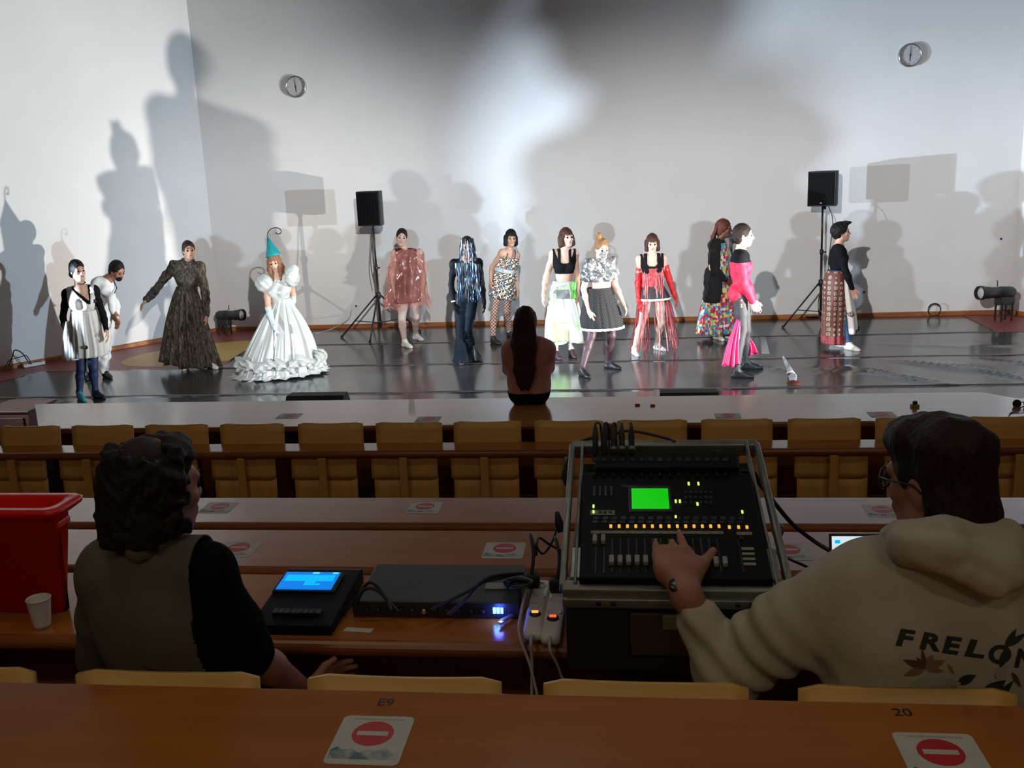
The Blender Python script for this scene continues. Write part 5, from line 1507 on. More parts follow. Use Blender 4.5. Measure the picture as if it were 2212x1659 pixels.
# --- bending man in white
f = dancer('bearded man in white shirt and trousers bending forward behind the cream tunic', {'l': ((745, 1345), (700, 1370)), 'r': ((862, 1340), (900, 1352))},
           dict(h=(955, 468), n=(868, 530), sl=(790, 575, -.08), sr=(860, 560, .12), el=(905, 690, -.12), er=(930, 720, .10), wl=(925, 800, -.16), wr=(950, 860, .05),
                pl=(775, 880, -.05), pr=(845, 880, .05), kl=(760, 1110, -.06), kr=(850, 1110, .04)), 75, 70, cr, top=(760, 300), female=False, nod=28, scale=.98)
f.head(); f.torso(1, 2); f.arm('l', 1, 1, 0); f.arm('r', 1, 1, 0); f.leg('l', 2, 2, 3); f.leg('r', 2, 2, 3)
skin_mesh('body', f.P, f.h, [s_shade, m_whitec, m_whitec, m_shoe], f.root)
f.face(f.root, m_eye, m_lipd, h_black)
skin_mesh('hair', hair_cap(f, grow=.010) + face_cut(f, -.02, .065, .09, .085, .10), .008, h_black, f.root, noise=fold_noise(.004, (90, 90, 60)))
skin_mesh('beard', [ell(f.H(0, .055, -.082), np.array([.045, .042, .045]) * f.sc, f.HA), ell(f.H(-.04, .02, -.06), np.array([.022, .03, .035]) * f.sc, f.HA), ell(f.H(.04, .02, -.06), np.array([.022, .03, .035]) * f.sc, f.HA), ell(f.H(0, .088, -.052), np.array([.028, .016, .009]) * f.sc, f.HA)], .007, h_black, f.root)
skin_mesh('shirt', f.sel('torso', 'ua', 'fa'), .009, m_whitec, f.root, inf=.016, noise=fold_noise(.012), thick=.0)
skin_mesh('trousers', f.sel('hip', 'th', 'sh'), .009, m_whitec, f.root, inf=.022, noise=fold_noise(.014, (36, 36, 10)), keep=lambda P: P[:, 2] > .06)
MB().tube([f.J['n'] + f.tu * -.02 + f.fwd * -.11 + f.lat * .06, f.J['n'] + f.tu * .05 + f.lat * .07, f.J['n'] - f.tu * .1 + f.fwd * .12 + f.lat * .07, f.px(890, 740, -.12), f.px(915, 870, -.05)], .007, 6).build('strap', m_black, f.root, True)

# --- brown transparent gown
m_brown = ramp_mat('brown_print_chiffon', 'noise', 13, [(0, (.012, .010, .008)), (.40, (.030, .024, .018)), (.49, (.10, .086, .066)), (.57, (.034, .027, .021)), (.68, (.15, .13, .105)), (.8, (.03, .024, .019))], interp='LINEAR', rough=.8, bump=.1, spec=.15, stretch=(1.4, 1.4, .55))
f = dancer('short-haired dancer in a long brown patterned gown with one arm held out', {'l': ((1515, 1270), (1500, 1290)), 'r': ((1715, 1265), (1760, 1275))},
           dict(h=(1538, 305), n=(1532, 400), sl=(1425, 432, -.02), sr=(1625, 440, .06), el=(1290, 600, -.05), er=(1672, 650, .06), wl=(1192, 710, -.1), wr=(1682, 830, .02),
                pl=(1470, 800), pr=(1570, 800), kl=(1490, 1030), kr=(1620, 1030)), 10, 35, cr, top=(1535, 222), nod=-4)
f.head(); f.torso(0); f.arm('l', 0, 0, 0, palm=(0, 0, -1)); f.arm('r'); f.leg('l', 0, 0, 1); f.leg('r', 0, 0, 1)
skin_mesh('body', f.P, f.h, [s_tan, m_sneak], f.root)
f.face(f.root, m_eye, m_lip, h_black)
skin_mesh('hair', hair_cap(f, grow=.006) + face_cut(f, -.045, .066, .10, .09, .10), .008, h_dark, f.root, noise=fold_noise(.003, (100, 100, 80)))
dn = f.J['n'][2]
skin_mesh('gown_top', f.sel('torso', 'ua', 'fa', 'hip'), .009, m_brown, f.root, inf=.016, noise=fold_noise(.012), keep=lambda P: (P[:, 2] > f.px(0 + 1510, 660)[2]) | (np.abs((P - f.pel) @ f.lat) > .17))
loft('gown_skirt', [f.rz(1518, 610, 78, 62, .1), f.rz(1520, 700, 105, 85, .5), f.rz(1525, 900, 155, 120, .9), f.rz(1540, 1080, 200, 150, 1.0), f.rz(1552, 1225, 238, 165, 1.1)], m_brown, f.root, f.lat, f.fwd, seg=200, nf=19, amp=.026, ph=.9, hemwave=.012)
skin_mesh('collar', [cone(f.J['n'] + f.lat * -.06 + f.tu * .02, f.J['n'] + f.lat * .06 + f.tu * .02, .03, .03), cone(f.J['n'] + f.lat * -.05 + f.fwd * .05, f.J['n'] + f.fwd * .10 - f.tu * .08, .022, .014), cone(f.J['n'] + f.lat * .05 + f.fwd * .05, f.J['n'] + f.fwd * .10 - f.tu * .08, .022, .014)], .008, m_brown, f.root)

# --- princess in satin
cr = (440, 440, 3.606)
m_satin = M('white_satin', (.46, .49, .48), .30, var=.04, vs=10, bump=.15, bs=14, spec=.7, coat=.3, coatr=.25)
m_glove = M('pale_glove', (.55, .66, .72), .45, var=.04)
m_hat = M('teal_felt', (.0, .20, .22), .55, var=.25, vs=12)
f = dancer('dancer in a full white satin ball gown and a pointed teal hat', {'l': ((560, 1330), (550, 1350)), 'r': ((650, 1325), (660, 1345))},
           dict(h=(548, 452), n=(572, 560), sl=(492, 590, 0), sr=(668, 560, .03), el=(502, 815, -.15), er=(698, 715, .10), wl=(545, 948, -.33), wr=(690, 830, .20),
                pl=(575, 900), pr=(655, 900), kl=(580, 1100), kr=(655, 1100)), 8, 12, cr, top=(540, 365), nod=12, tilt=-8)
f.head(); f.torso(1); f.arm('l', 0, 2, 2); f.arm('r', 0, 2, 2, palm=(0, 1, 0)); f.leg('l', 0, 0, 1); f.leg('r', 0, 0, 1)
skin_mesh('body', f.P, f.h, [s_fair, m_satin, m_glove], f.root)
f.face(f.root, m_eye, m_lip, h_blond)
locks = []
for q, sd in ((-1, 1), (1, 1)):
    for j in range(3):
        locks += [cone(f.H(q * (.072 - .012 * j), -.02 + .03 * j, .0), f.H(q * (.088 - .01 * j), .0 + .035 * j, -.10), .026, .026, k=.015), cone(f.H(q * (.088 - .01 * j), .0 + .035 * j, -.10), f.H(q * (.065 - .012 * j), .05 + .03 * j, -.23), .026, .014, k=.015)]
skin_mesh('hair', hair_cap(f, grow=.012) + locks + face_cut(f, -.045, .05, .075, .085, .12), .008, h_blond, f.root, noise=fold_noise(.006, (80, 80, 30)))
skin_mesh('bodice', f.sel('torso'), .009, m_satin, f.root, inf=.014, noise=fold_noise(.008), keep=lambda P: (P[:, 2] < f.px(580, 640)[2] + .35 * np.abs((P - f.J['n']) @ f.lat) + .05) & (P[:, 2] > f.px(600, 800)[2] - .03))
for e, (x, y, rx, rz_) in (('l', (482, 628, 78, 72)), ('r', (690, 565, 52, 85))):
    c = f.px(x, y, -.02)
    skin_mesh('puff_sleeve', [ell(c, np.array([rx, 70, rz_]) * f.m), ell(c + np.array([.02, 0, .05]), np.array([rx * .8, 60, rz_ * .7]) * f.m)], .009, m_satin, f.root, noise=fold_noise(.012, (52, 52, 36), x * .01))
gown = [f.rz(612, 735, 62, 55, .05), f.rz(612, 790, 82, 75, .3), f.rz(612, 900, 150, 130, .7), f.rz(610, 1050, 225, 190, 1.0), f.rz(600, 1180, 280, 225, 1.1), f.rz(600, 1290, 335, 250, 1.1), f.rz(600, 1358, 368, 262, 1.0)]
loft('gown_skirt', gown, m_satin, f.root, f.lat, f.fwd, seg=240, nf=15, amp=.022, ph=.3, sharp=.8)
# ruffled swags round the hem
sw = []
r_ = random.Random(4)
skin_prims = []
for j in range(26):
    an = 2 * math.pi * j / 26; t = .5 + .5 * math.sin(j * 1.0)
    c0 = f.px(600, 1215, 0); 
    R1, R2 = 318 * f.m, 236 * f.m
    p = c0 + f.lat * R1 * math.cos(an) + f.fwd * R2 * math.sin(an) + np.array([0, 0, .045 * math.sin(j * 2.1)])
    an2 = an + 2 * math.pi / 26; q = c0 + f.lat * R1 * 1.04 * math.cos(an2) + f.fwd * R2 * 1.04 * math.sin(an2) + np.array([0, 0, .045 * math.sin((j + 1) * 2.1)])
    p[2] = max(p[2], .09); q[2] = max(q[2], .09); skin_prims += [cone(p, q, .040 + .02 * r_.random(), .040 + .02 * r_.random(), k=.02), ell(p + np.array([0, 0, -.03]), [.055, .055, .055], k=.02)]
skin_mesh('ruffle', skin_prims, .011, m_satin, f.root, noise=fold_noise(.035, (48, 48, 40)))
loft('hem_frill', [f.rz(600, 1290, 345, 258, .4), f.rz(598, 1345, 372, 272, 1.0), f.rz(597, 1378, 385, 282, 1.3)], m_satin, f.root, f.lat, f.fwd, seg=280, steps=14, nf=34, amp=.020, ph=1.2, hemwave=.008)
tip = f.px(498, 262); bc = f.px(540, 395); axv = tip - bc; A = axes_from(axv, f.hf)
MB().lathe(bc - nrm(axv) * .02, [(.098, 0), (.092, .02), (.05, np.linalg.norm(axv) * .55), (.008, np.linalg.norm(axv) + .02)], ax=A, n=32).build('pointed_hat', m_hat, f.root, True)
MB().tube(spline([tip - axv * .05, f.px(497, 240), f.px(508, 212), f.px(535, 192), f.px(570, 188), f.px(600, 203), f.px(602, 225), f.px(585, 236), f.px(565, 230), f.px(560, 222)], 6), .006, 6).build('hat_wire', m_black, f.root, True)
MB().tube([f.px(547, 962, -.36), f.px(548, 1205, -.46)], .006, 8).build('wand', M('dark_teal_rod', (.01, .06, .09), .4), f.root, True)

# --- pink poncho
m_pink = M('pink_plastic_film', (.90, .28, .23), .2, var=.25, vs=7, bump=.5, bs=16, alpha=.34, spec=.7, coat=.5)
m_wine = M('wine_red_dress', (.045, .009, .008), .5, var=.4, vs=10, bump=.3, bs=18)
m_tightw = M('pale_tights', (.62, .46, .40), .6, var=.06)
f = dancer('dancer in a see-through pink plastic poncho over a wine red dress', {'l': ((1568, 1118), (1620, 1130)), 'r': ((1655, 1062), (1740, 1078))},
           dict(h=(1542, 262), n=(1572, 360), sl=(1490, 385, -.03), sr=(1680, 380, .06), el=(1468, 560, .0), er=(1715, 560, .06), wl=(1500, 730, -.08), wr=(1705, 720, 0),
                pl=(1555, 720), pr=(1645, 715), kl=(1545, 900, -.04), kr=(1655, 880, 0)), 18, 15, cr, top=(1540, 178), tilt=10)
f.head(); f.torso(0); f.arm('l'); f.arm('r'); f.leg('l', 1, 1, 2); f.leg('r', 1, 1, 2)
skin_mesh('body', f.P, f.h, [s_pale, m_tightw, m_sneak], f.root)
f.face(f.root, m_eye, m_lip, h_dark)
skin_mesh('hair', hair_cap(f, grow=.006) + face_cut(f, -.035, .064, .10, .09, .10), .008, h_dark, f.root, noise=fold_noise(.003, (100, 100, 80)))
skin_mesh('dress_top', f.sel('torso', 'ual', 'uar'), .009, m_wine, f.root, inf=.012, noise=fold_noise(.012), keep=lambda P: np.abs((P - f.J['n']) @ f.lat) < .15)
loft('dress_skirt', [f.rz(1590, 560, 92, 75, .1), f.rz(1592, 640, 102, 85, .6), f.rz(1592, 765, 112, 92, 1)], m_wine, f.root, f.lat, f.fwd, nf=13, amp=.008)
def crump(an, t): return .014 * math.sin(7 * an + 9 * t) + .010 * math.sin(13 * an - 17 * t) + .008 * math.sin(4 * an + 31 * t)
loft('poncho', [f.rz(1580, 350, 50, 50, 0), f.rz(1588, 385, 105, 75, .3), f.rz(1585, 460, 135, 95, .6), f.rz(1580, 600, 152, 115, .8), f.rz(1582, 720, 165, 125, 1.0), f.rz(1585, 800, 178, 135, 1.2)], m_pink, f.root, f.lat, f.fwd, seg=160, steps=30, nf=9, amp=.024, thick=.0, jitter=crump, hemwave=.03, ph=2.2)

# --- black bodysuit with tinsel
cr = (760, 380, 3.95)
m_catsuit = M('black_bodysuit', (.003, .0045, .008), .65, var=.2, spec=.12)
m_trous = M('blue_black_leggings', (.004, .008, .015), .7, var=.2, spec=.12)
m_sil = M('silver_tinsel', (.42, .43, .46), .28, metal=1.0, var=0); m_dt = M('dark_tinsel', (.012, .013, .018), .3, metal=.3, var=0)
m_tinsel = [m_sil, m_dt, m_dt, m_dt, M('blue_tinsel', (.02, .10, .24), .25, metal=.8, var=0)]
f = dancer('dancer in a black bodysuit whose face and chest hang with silver tinsel', {'l': ((930, 1600), (950, 1640)), 'r': ((1015, 1570), (1020, 1620))},
           dict(h=(985, 600), n=(985, 702), sl=(872, 745, 0), sr=(1080, 738, .03), el=(848, 930, .02), er=(1110, 920, .03), wl=(872, 1085, -.04), wr=(1128, 1075, -.02),
                pl=(938, 1060), pr=(1025, 1060), kl=(925, 1320), kr=(995, 1310)), 5, 12, cr, top=(985, 518))
f.head(); f.torso(1, 2); f.arm('l', 1, 1, 1); f.arm('r', 1, 1, 1); f.leg('l', 2, 2, 3); f.leg('r', 2, 2, 3)
skin_mesh('body', f.P, f.h, [s_pale, m_catsuit, m_trous, m_shoe], f.root)
f.face(f.root, m_eye, m_lip, h_dark)
skin_mesh('hair', hair_cap(f, grow=.012, low=.03) + [cone(f.H(-.075, -.01, 0), f.H(-.09, .0, -.17), .028, .02), cone(f.H(.075, -.01, 0), f.H(.09, .0, -.17), .028, .02)] + face_cut(f, -.04, .055, .08, .085, .115), .008, h_dark, f.root)
st = []
rg = random.Random(11)
for k in range(130):
    an = rg.uniform(-2.6, 2.6); u = rg.uniform(.02, .11); R = .095 * f.sc
    p = f.H(math.sin(an) * R * .9, math.cos(an) * R * 1.05 - .01, u); st.append((p, (nrm(p - f.hc) * np.array([1, 1, 0])) * .13))
strips('tinsel_veil', m_tinsel, f.root, st, .26, .0036, 7, .02, rg)
st = []
for k in range(95):
    u = rg.uniform(-.17, .17); p = f.J['n'] + f.lat * u + f.fwd * (.115 - .25 * abs(u)) + f.tu * (-.03 - .55 * abs(u) * .4); st.append((p, f.fwd * rg.uniform(.05, .14)))
strips('tinsel_bib', m_tinsel, f.root, st, .44, .0036, 8, .03, rg)
q = f.J['wl']; d = nrm(f.J['wl'] - f.J['el']); MB().lathe(q - d * .02, [(.034, -.008), (.036, 0), (.034, .008)], ax=axes_from(d), n=20, capa=False, capb=False).build('bracelet', m_white, f.root, True)
for e, (x, ph) in (('l', (935, 0)), ('r', (1010, 1))):
    K = f.J['k' + e]; A_k = f.J['a' + e]
    loft('flared_leg', [(K + np.array([0, 0, -.12]), .066, .066, .1), (A_k * .5 + K * .5 + np.array([0, 0, -.06]), .070, .070, .4), (A_k + np.array([.01, 0, -.005]), .088, .085, .9), (np.array([A_k[0] + (.02 if e == 'r' else 0), A_k[1], .022]), .102, .11, 1)], m_trous, f.root, f.lat, f.fwd, seg=60, nf=6, amp=.010)
loft('side_flare', [(f.px(1040, 1445), .012, .03, .1), (f.px(1050, 1500), .04, .04, .4), (np.append(f.px(1060, 1590)[:2], .02), .085, .06, 1)], M('shiny_black_flare', (.01, .012, .016), .3, var=.3, spec=.5), f.root, f.lat, f.fwd, seg=60, nf=5, amp=.016)

# --- silver foil dress
m_foil = ramp_mat('silver_foil', 'noise', 9, [(0, (.62, .62, .60)), (.30, (.70, .70, .68)), (.36, (.72, .50, .16)), (.40, (.70, .69, .66)), (.60, (.66, .66, .66)), (.64, (.12, .36, .62)), (.68, (.68, .68, .67))], rough=.22, metal=.9, interp='CONSTANT')
m_fish = net_mat('fishnet_skin', (.60, .40, .33), (.05, .015, .025), 22, .24)
f = dancer('bob-haired dancer in a crumpled silver foil dress and fishnet tights', {'l': ((1210, 1430), (1285, 1445)), 'r': ((1345, 1375), (1392, 1388))},
           dict(h=(1358, 530), n=(1352, 632), sl=(1285, 655, -.04), sr=(1402, 675, .08), el=(1196, 780, .0), er=(1398, 830, .08), wl=(1188, 885, -.06), wr=(1410, 960, .04),
                pl=(1250, 970), pr=(1330, 970), kl=(1215, 1165, -.04), kr=(1325, 1155, 0)), 20, 18, cr, top=(1358, 448), tilt=4, width=.86)
f.head(); f.torso(0); f.arm('l'); f.arm('r'); f.leg('l', 1, 1, 2); f.leg('r', 1, 1, 2)
skin_mesh('body', f.P, f.h, [s_fair, m_fish, m_shoe], f.root)
f.face(f.root, m_eye, m_lip, h_black)
def bob(f, mat, low=.06, cutw=.052, fringe=True):
    hp = hair_cap(f, grow=.012, low=.01)
    for q in (-1, 1):
        hp += [cone(f.H(q * .070, .010, .01), f.H(q * .076, .018, -.06 - low * .4), .030, .030, k=.02), cone(f.H(q * .066, -.045, .0), f.H(q * .068, -.045, -.07 - low * .4), .036, .034, k=.03)]
    hp.append(ell(f.H(0, -.07, -.06), np.array([.070, .042, .07]) * f.sc, f.HA, k=.03))
    return skin_mesh('hair', hp + face_cut(f, -.062 if fringe else -.04, cutw, .085, .085, .118), .008, mat, f.root, noise=fold_noise(.0025, (110, 110, 20)))
bob(f, h_black)
def foil(an, t): return .013 * math.sin(9 * an + 23 * t) + .010 * math.sin(17 * an - 31 * t + 1) + .008 * math.sin(29 * an + 47 * t) + .006 * math.sin(5 * an + 71 * t)
loft('foil_dress', [f.rz(1340, 690, 80, 80, 0), f.rz(1325, 780, 82, 76, 0), f.rz(1308, 860, 86, 74, 0), f.rz(1292, 950, 100, 84, 0), f.rz(1285, 1040, 110, 94, 0)], m_foil, f.root, f.lat, f.fwd, seg=110, steps=40, jitter=foil)
loft('foil_band', [f.rz(1325, 790, 92, 84, 0), f.rz(1318, 805, 93, 85, 0), f.rz(1312, 820, 93, 85, 0)], m_glove, f.root, f.lat, f.fwd, seg=60, steps=6)
for x in (1318, 1385):
    MB().tube([f.px(x - 10, 700) + f.fwd * .09, f.px(x, 655) + f.fwd * .075, f.px(x + 4, 628) + f.fwd * .01], .006, 6).build('shoulder_strap', m_black, f.root, True)

# --- white skirt, black crop top
cr = (1030, 460, 4.149)
m_wskirt = ramp_mat('white_plastic_skirt', 'noise', 2.6, [(0, (.80, .82, .80)), (.52, (.82, .84, .80)), (.60, (.50, .80, .34)), (.70, (.74, .84, .68))], interp='LINEAR', rough=.3, bump=.25, alpha=.86)
m_green = M('green_plastic', (.14, .62, .10), .3, var=.3, vs=12, bump=.3)
m_grey = M('grey_plastic_scrap', (.16, .18, .17), .35, var=.3, vs=14, bump=.3)
m_bluepl = M('pale_blue_plastic', (.50, .56, .72), .3, var=.2, vs=12, bump=.3)
m_sheer = M('sheer_dark_tights', (.07, .035, .045), .5, var=.1)
f = dancer('bob-haired dancer in a black crop top and long white plastic skirt', {'l': ((705, 1300), (740, 1315)), 'r': ((850, 1285), (872, 1300))},
           dict(h=(805, 222), n=(782, 330), sl=(690, 365, -.02), sr=(872, 362, .05), el=(620, 575, .02), er=(896, 560, .05), wl=(598, 735, -.04), wr=(900, 730, .02),
                pl=(735, 740), pr=(835, 740), kl=(715, 1000), kr=(845, 1000)), 10, 30, cr, top=(800, 138), nod=-8)
f.head(); f.torso(0); f.arm('l'); f.arm('r'); f.leg('l', 0, 1, 2); f.leg('r', 0, 1, 2)
skin_mesh('body', f.P, f.h, [s_pale, m_whitec, m_sheer], f.root)
f.face(f.root, m_eye, m_lip, h_brown)
bob(f, h_brown)
def bra(P):
    u = (P - f.J['n']) @ f.lat; fr = (P - f.pel) @ f.fwd
    z0, z1 = f.px(780, 540)[2], f.px(780, 445)[2]
    scoop = z1 + 18 * np.maximum(np.abs(u) - .03, 0) ** 2
    strap = (np.abs(np.abs(u) - .070) < .018)
    return (P[:, 2] > z0) & ((P[:, 2] < scoop) | strap) & (np.abs(u) < .15) & (P[:, 2] < f.J['n'][2] + .03)
skin_mesh('crop_top', f.sel('torso'), .007, m_blk, f.root, inf=.008, keep=bra, thick=.002)
loft('skirt', [f.rz(772, 610, 85, 68, .0), f.rz(768, 690, 110, 85, .3), f.rz(772, 820, 130, 100, .7), f.rz(785, 980, 158, 120, 1), f.rz(800, 1148, 186, 135, 1.1)], m_wskirt, f.root, f.lat, f.fwd, seg=150, nf=11, amp=.018, jitter=lambda a, t: .006 * math.sin(19 * a + 13 * t), hemwave=.012)
def patch(nm, mat, x0, x1, y0, y1, fw, rot=0.0):
    V = []; n1, n2 = 10, 8
    for i in range(n1 + 1):
        for j in range(n2 + 1):
            u, v = i / n1, j / n2
            V.append(f.px(x0 + (x1 - x0) * u + rot * v, y0 + (y1 - y0) * v) + f.fwd * (fw - .35 * abs((u - .5) * (x1 - x0) * f.m) ** 1.5 + .006 * math.sin(7 * u + 5 * v)))
    F = [(i * (n2 + 1) + j, i * (n2 + 1) + j + 1, (i + 1) * (n2 + 1) + j + 1, (i + 1) * (n2 + 1) + j) for i in range(n1) for j in range(n2)]
    o = mesh(nm, V, F, mat, f.root, True); s_ = o.modifiers.new('thick', 'SOLIDIFY'); s_.thickness = .003; return o
patch('grey_scrap', m_grey, 690, 815, 675, 755, .155, 10); patch('blue_scrap', m_bluepl, 668, 790, 612, 650, .14); patch('green_scrap', m_green, 845, 885, 610, 760, .10)
patch('green_hem_patch', M('pale_green_plastic', (.42, .72, .28), .35, var=.3, vs=10, bump=.3), 655, 800, 960, 1130, .215)
patch('blue_side_scrap', m_bluepl, 650, 690, 655, 710, .135)

# --- mesh skirt, silver mask
m_grfoil = ramp_mat('grey_foil_shirt', 'noise', 11, [(0, (.20, .21, .22)), (.45, (.30, .31, .32)), (.52, (.70, .71, .72)), (.62, (.34, .35, .36))], interp='LINEAR', rough=.24, metal=.75, bump=.5)
m_net = net_mat('dark_net', (.045, .043, .045), (.006, .006, .007), 34, .45, rough=.85)
m_mask = M('silver_mask_paint', (.20, .20, .21), .45, metal=.2, var=.3)
f = dancer('dancer with topknot and silver mask in a grey cropped shirt and net skirt', {'l': ((945, 1465), (1020, 1490)), 'r': ((1180, 1395), (1300, 1408))},
           dict(h=(1120, 320), n=(1108, 425), sl=(1005, 462, -.06), sr=(1205, 448, .06), el=(958, 680, -.04), er=(1238, 640, .08), wl=(1008, 880, -.14), wr=(1312, 815, .0),
                pl=(1060, 830), pr=(1180, 830), kl=(1025, 1110, -.08), kr=(1208, 1100, 0)), 12, 25, cr, top=(1110, 215), nod=10, width=1.08)
f.head(); f.torso(0); f.arm('l', palm=(.6, .6, 0)); f.arm('r'); f.leg('l', 1, 1, 2); f.leg('r', 1, 1, 2)
skin_mesh('body', f.P, f.h, [s_pale, m_sheer, m_shoe], f.root)
f.face(f.root, m_eye, m_lip, h_fair)
skin_mesh('hair', hair_cap(f, grow=.008) + [ell(f.H(-.04, -.03, .145), np.array([.040, .036, .038]) * f.sc, f.HA, k=.02), cone(f.H(-.05, -.03, .16), f.H(-.085, -.02, .20), .014, .006), cone(f.H(-.03, -.03, .16), f.H(-.01, -.03, .195), .012, .005)] + face_cut(f, -.035, .060, .095, .085, .105), .008, h_fair, f.root, noise=fold_noise(.005, (70, 70, 50)))
skin_mesh('mask', [p for p in f.P if p['tag'] == 'head' and not p['sub']], .006, m_mask, f.root, inf=.004, keep=lambda P: ((P - f.hc) @ f.hf > .042 * f.sc) & (((P - f.hc) @ f.hu + .055) ** 2 / .045 ** 2 + ((P - f.hc) @ f.hl + .005) ** 2 / .05 ** 2 < 1))
skin_mesh('cropped_shirt', f.sel('torso', 'ua'), .009, m_grfoil, f.root, inf=.020, noise=fold_noise(.018, (44, 44, 26)), keep=lambda P: (P[:, 2] > f.px(1100, 610)[2]) & (P[:, 2] < f.J['n'][2] + .03))
m_hem = M('white_hoop_hem', (.72, .72, .74), .4, var=.05)
loft('net_skirt', [f.rz(1095, 672, 100, 80, 0), f.rz(1095, 740, 125, 100, .4), f.rz(1105, 850, 165, 130, .9), f.rz(1115, 950, 190, 150, 1), f.rz(1125, 1025, 186, 150, 1)], m_net, f.root, f.lat, f.fwd, seg=160, nf=21, amp=.004, jitter=lambda a, t: .004 * math.sin(40 * a + 60 * t))
loft('hoop_hem', [f.rz(1125, 1016, 192, 156, 1), f.rz(1125, 1036, 194, 158, 1)], m_hem, f.root, f.lat, f.fwd, seg=160, steps=4, nf=21, amp=.008, thick=.010)
loft('waistband', [f.rz(1095, 668, 104, 84, 0), f.rz(1095, 690, 106, 86, 0)], m_net, f.root, f.lat, f.fwd, steps=4, thick=.006)

# --- red fringe
cr = (1330, 440, 3.949)
m_redg = M('red_glove', (.62, .012, .014), .55, var=.1)
m_redc = M('red_ribbon_bodice', (.42, .05, .06), .55, var=.4, vs=18, bump=.6, bs=30)
m_rib = [M('red_ribbon', (.58, .06, .07), .4, var=.2), M('pink_ribbon', (.66, .22, .22), .4, var=.2), M('dark_red_ribbon', (.22, .02, .025), .45, var=.2)]
f = dancer('bob-haired dancer in red gloves and a dress of hanging red ribbons', {'l': ((160, 1290), (185, 1305)), 'r': ((352, 1248), (452, 1268))},
           dict(h=(312, 335), n=(308, 432), sl=(208, 470, -.03), sr=(402, 462, .04), el=(192, 680, .0), er=(455, 640, .06), wl=(198, 840, -.08), wr=(505, 790, 0),
                pl=(270, 790), pr=(365, 790), kl=(225, 1010, -.04), kr=(390, 1015, 0)), 2, 2, cr, top=(315, 255), nod=8)
f.head(); f.torso(0); f.arm('l', 0, 2, 2); f.arm('r', 0, 2, 2); f.leg('l', 1, 1, 3); f.leg('r', 1, 1, 3)
skin_mesh('body', f.P, f.h, [s_pale, m_tightw, m_redg, m_sneak], f.root)
f.face(f.root, m_eye, m_lip, h_brown)
bob(f, h_brown)
def tank(P):
    u = (P - f.J['n']) @ f.lat; z1 = f.px(310, 530)[2]
    sc_ = z1 + 14 * np.maximum(np.abs(u) - .02, 0) ** 2; st_ = np.abs(np.abs(u) - .085) < .02
    return (P[:, 2] > f.px(310, 620)[2]) & ((P[:, 2] < sc_) | st_) & (np.abs(u) < .15) & (P[:, 2] < f.J['n'][2] + .02)
skin_mesh('tank_top', f.sel('torso'), .007, m_blk, f.root, inf=.008, keep=tank, thick=.002)
for e in ('l', 'r'):
    S, E, W = f.J['s' + e], f.J['e' + e], f.J['w' + e]
    skin_mesh('long_glove', [cone(S + (E - S) * .42, E, .046, .041), cone(E, W, .041, .031)], .008, m_redg, f.root, noise=fold_noise(.004, (90, 90, 70)))
loft('ribbon_bodice', [f.rz(312, 545, 92, 84, 0), f.rz(312, 620, 88, 78, 0), f.rz(312, 700, 90, 76, 0), f.rz(312, 730, 96, 78, 0)], m_redc, f.root, f.lat, f.fwd, seg=90, steps=24, jitter=lambda a, t: .005 * math.sin(37 * a + 8 * t))
loft('short_skirt', [f.rz(315, 700, 92, 78, 0), f.rz(322, 760, 118, 96, .5), f.rz(328, 805, 134, 106, 1)], M('dark_skirt', (.02, .012, .014), .6), f.root, f.lat, f.fwd, nf=12, amp=.006)
loft('hem_band', [f.rz(329, 800, 137, 109, 1), f.rz(330, 818, 139, 111, 1)], m_cream, f.root, f.lat, f.fwd, steps=4, nf=12, amp=.006, thick=.006)
rg = random.Random(21); st = []
for k in range(84):
    an = rg.choice([rg.uniform(0, 6.283), rg.gauss(0, .45), rg.gauss(3.14, .45)]); c = f.px(322, 735); p = c + f.lat * math.cos(an) * 100 * f.m + f.fwd * math.sin(an) * 82 * f.m; o_ = (f.lat * math.cos(an) * .30 + f.fwd * math.sin(an) * .25)
    st.append((p, o_ * rg.uniform(.2, .75)))
strips('ribbon_fringe', m_rib, f.root, st, .72, .008, 8, .06, rg)
st = [(f.px(rg.uniform(235, 395), rg.uniform(545, 600)) + f.fwd * .10, f.fwd * rg.uniform(.02, .10)) for k in range(60)]
strips('bodice_fringe', m_rib, f.root, st, .34, .006, 5, .02, rg)

# --- black cardigan and bright print dress
m_print2 = ramp_mat('bright_wax_print', 'voronoi', 30, [(0, (.46, .02, .10)), (.26, (.04, .40, .58)), (.42, (.72, .66, .16)), (.58, (.50, .03, .12)), (.72, (.78, .78, .74)), (.84, (.05, .36, .50)), (.93, (.70, .60, .12))], out='Color', rough=.6, rnd=.55)
m_card = M('black_knit', (.010, .009, .011), .85, var=.2, bump=.2, bs=140)
f = dancer('woman with long braids in a black cardigan over a bright print dress', {'l': ((860, 1160), (930, 1180)), 'r': ((905, 1140), (975, 1155))},
           dict(h=(925, 212), n=(885, 318), sl=(842, 350, -.14), sr=(880, 355, .14), el=(848, 580, -.17), er=(900, 580, .18), wl=(945, 655, -.14), wr=(970, 660, .08),
                pl=(840, 690, -.07), pr=(850, 690, .07), kl=(862, 930, -.06), kr=(880, 930, .06)), 80, 75, cr, top=(915, 112), scale=1.02)
f.head(); f.torso(1); f.arm('l', 2, 2, 0); f.arm('r', 2, 2, 0, hdir=(.35, 0, -1)); f.leg('l', 0, 0, 3); f.leg('r', 0, 0, 3)
skin_mesh('body', f.P, f.h, [s_dark, m_print2, m_card, m_sneak], f.root)
f.face(f.root, m_eye, m_lipd, h_black)
br = hair_cap(f, grow=.012)
rg = random.Random(8)
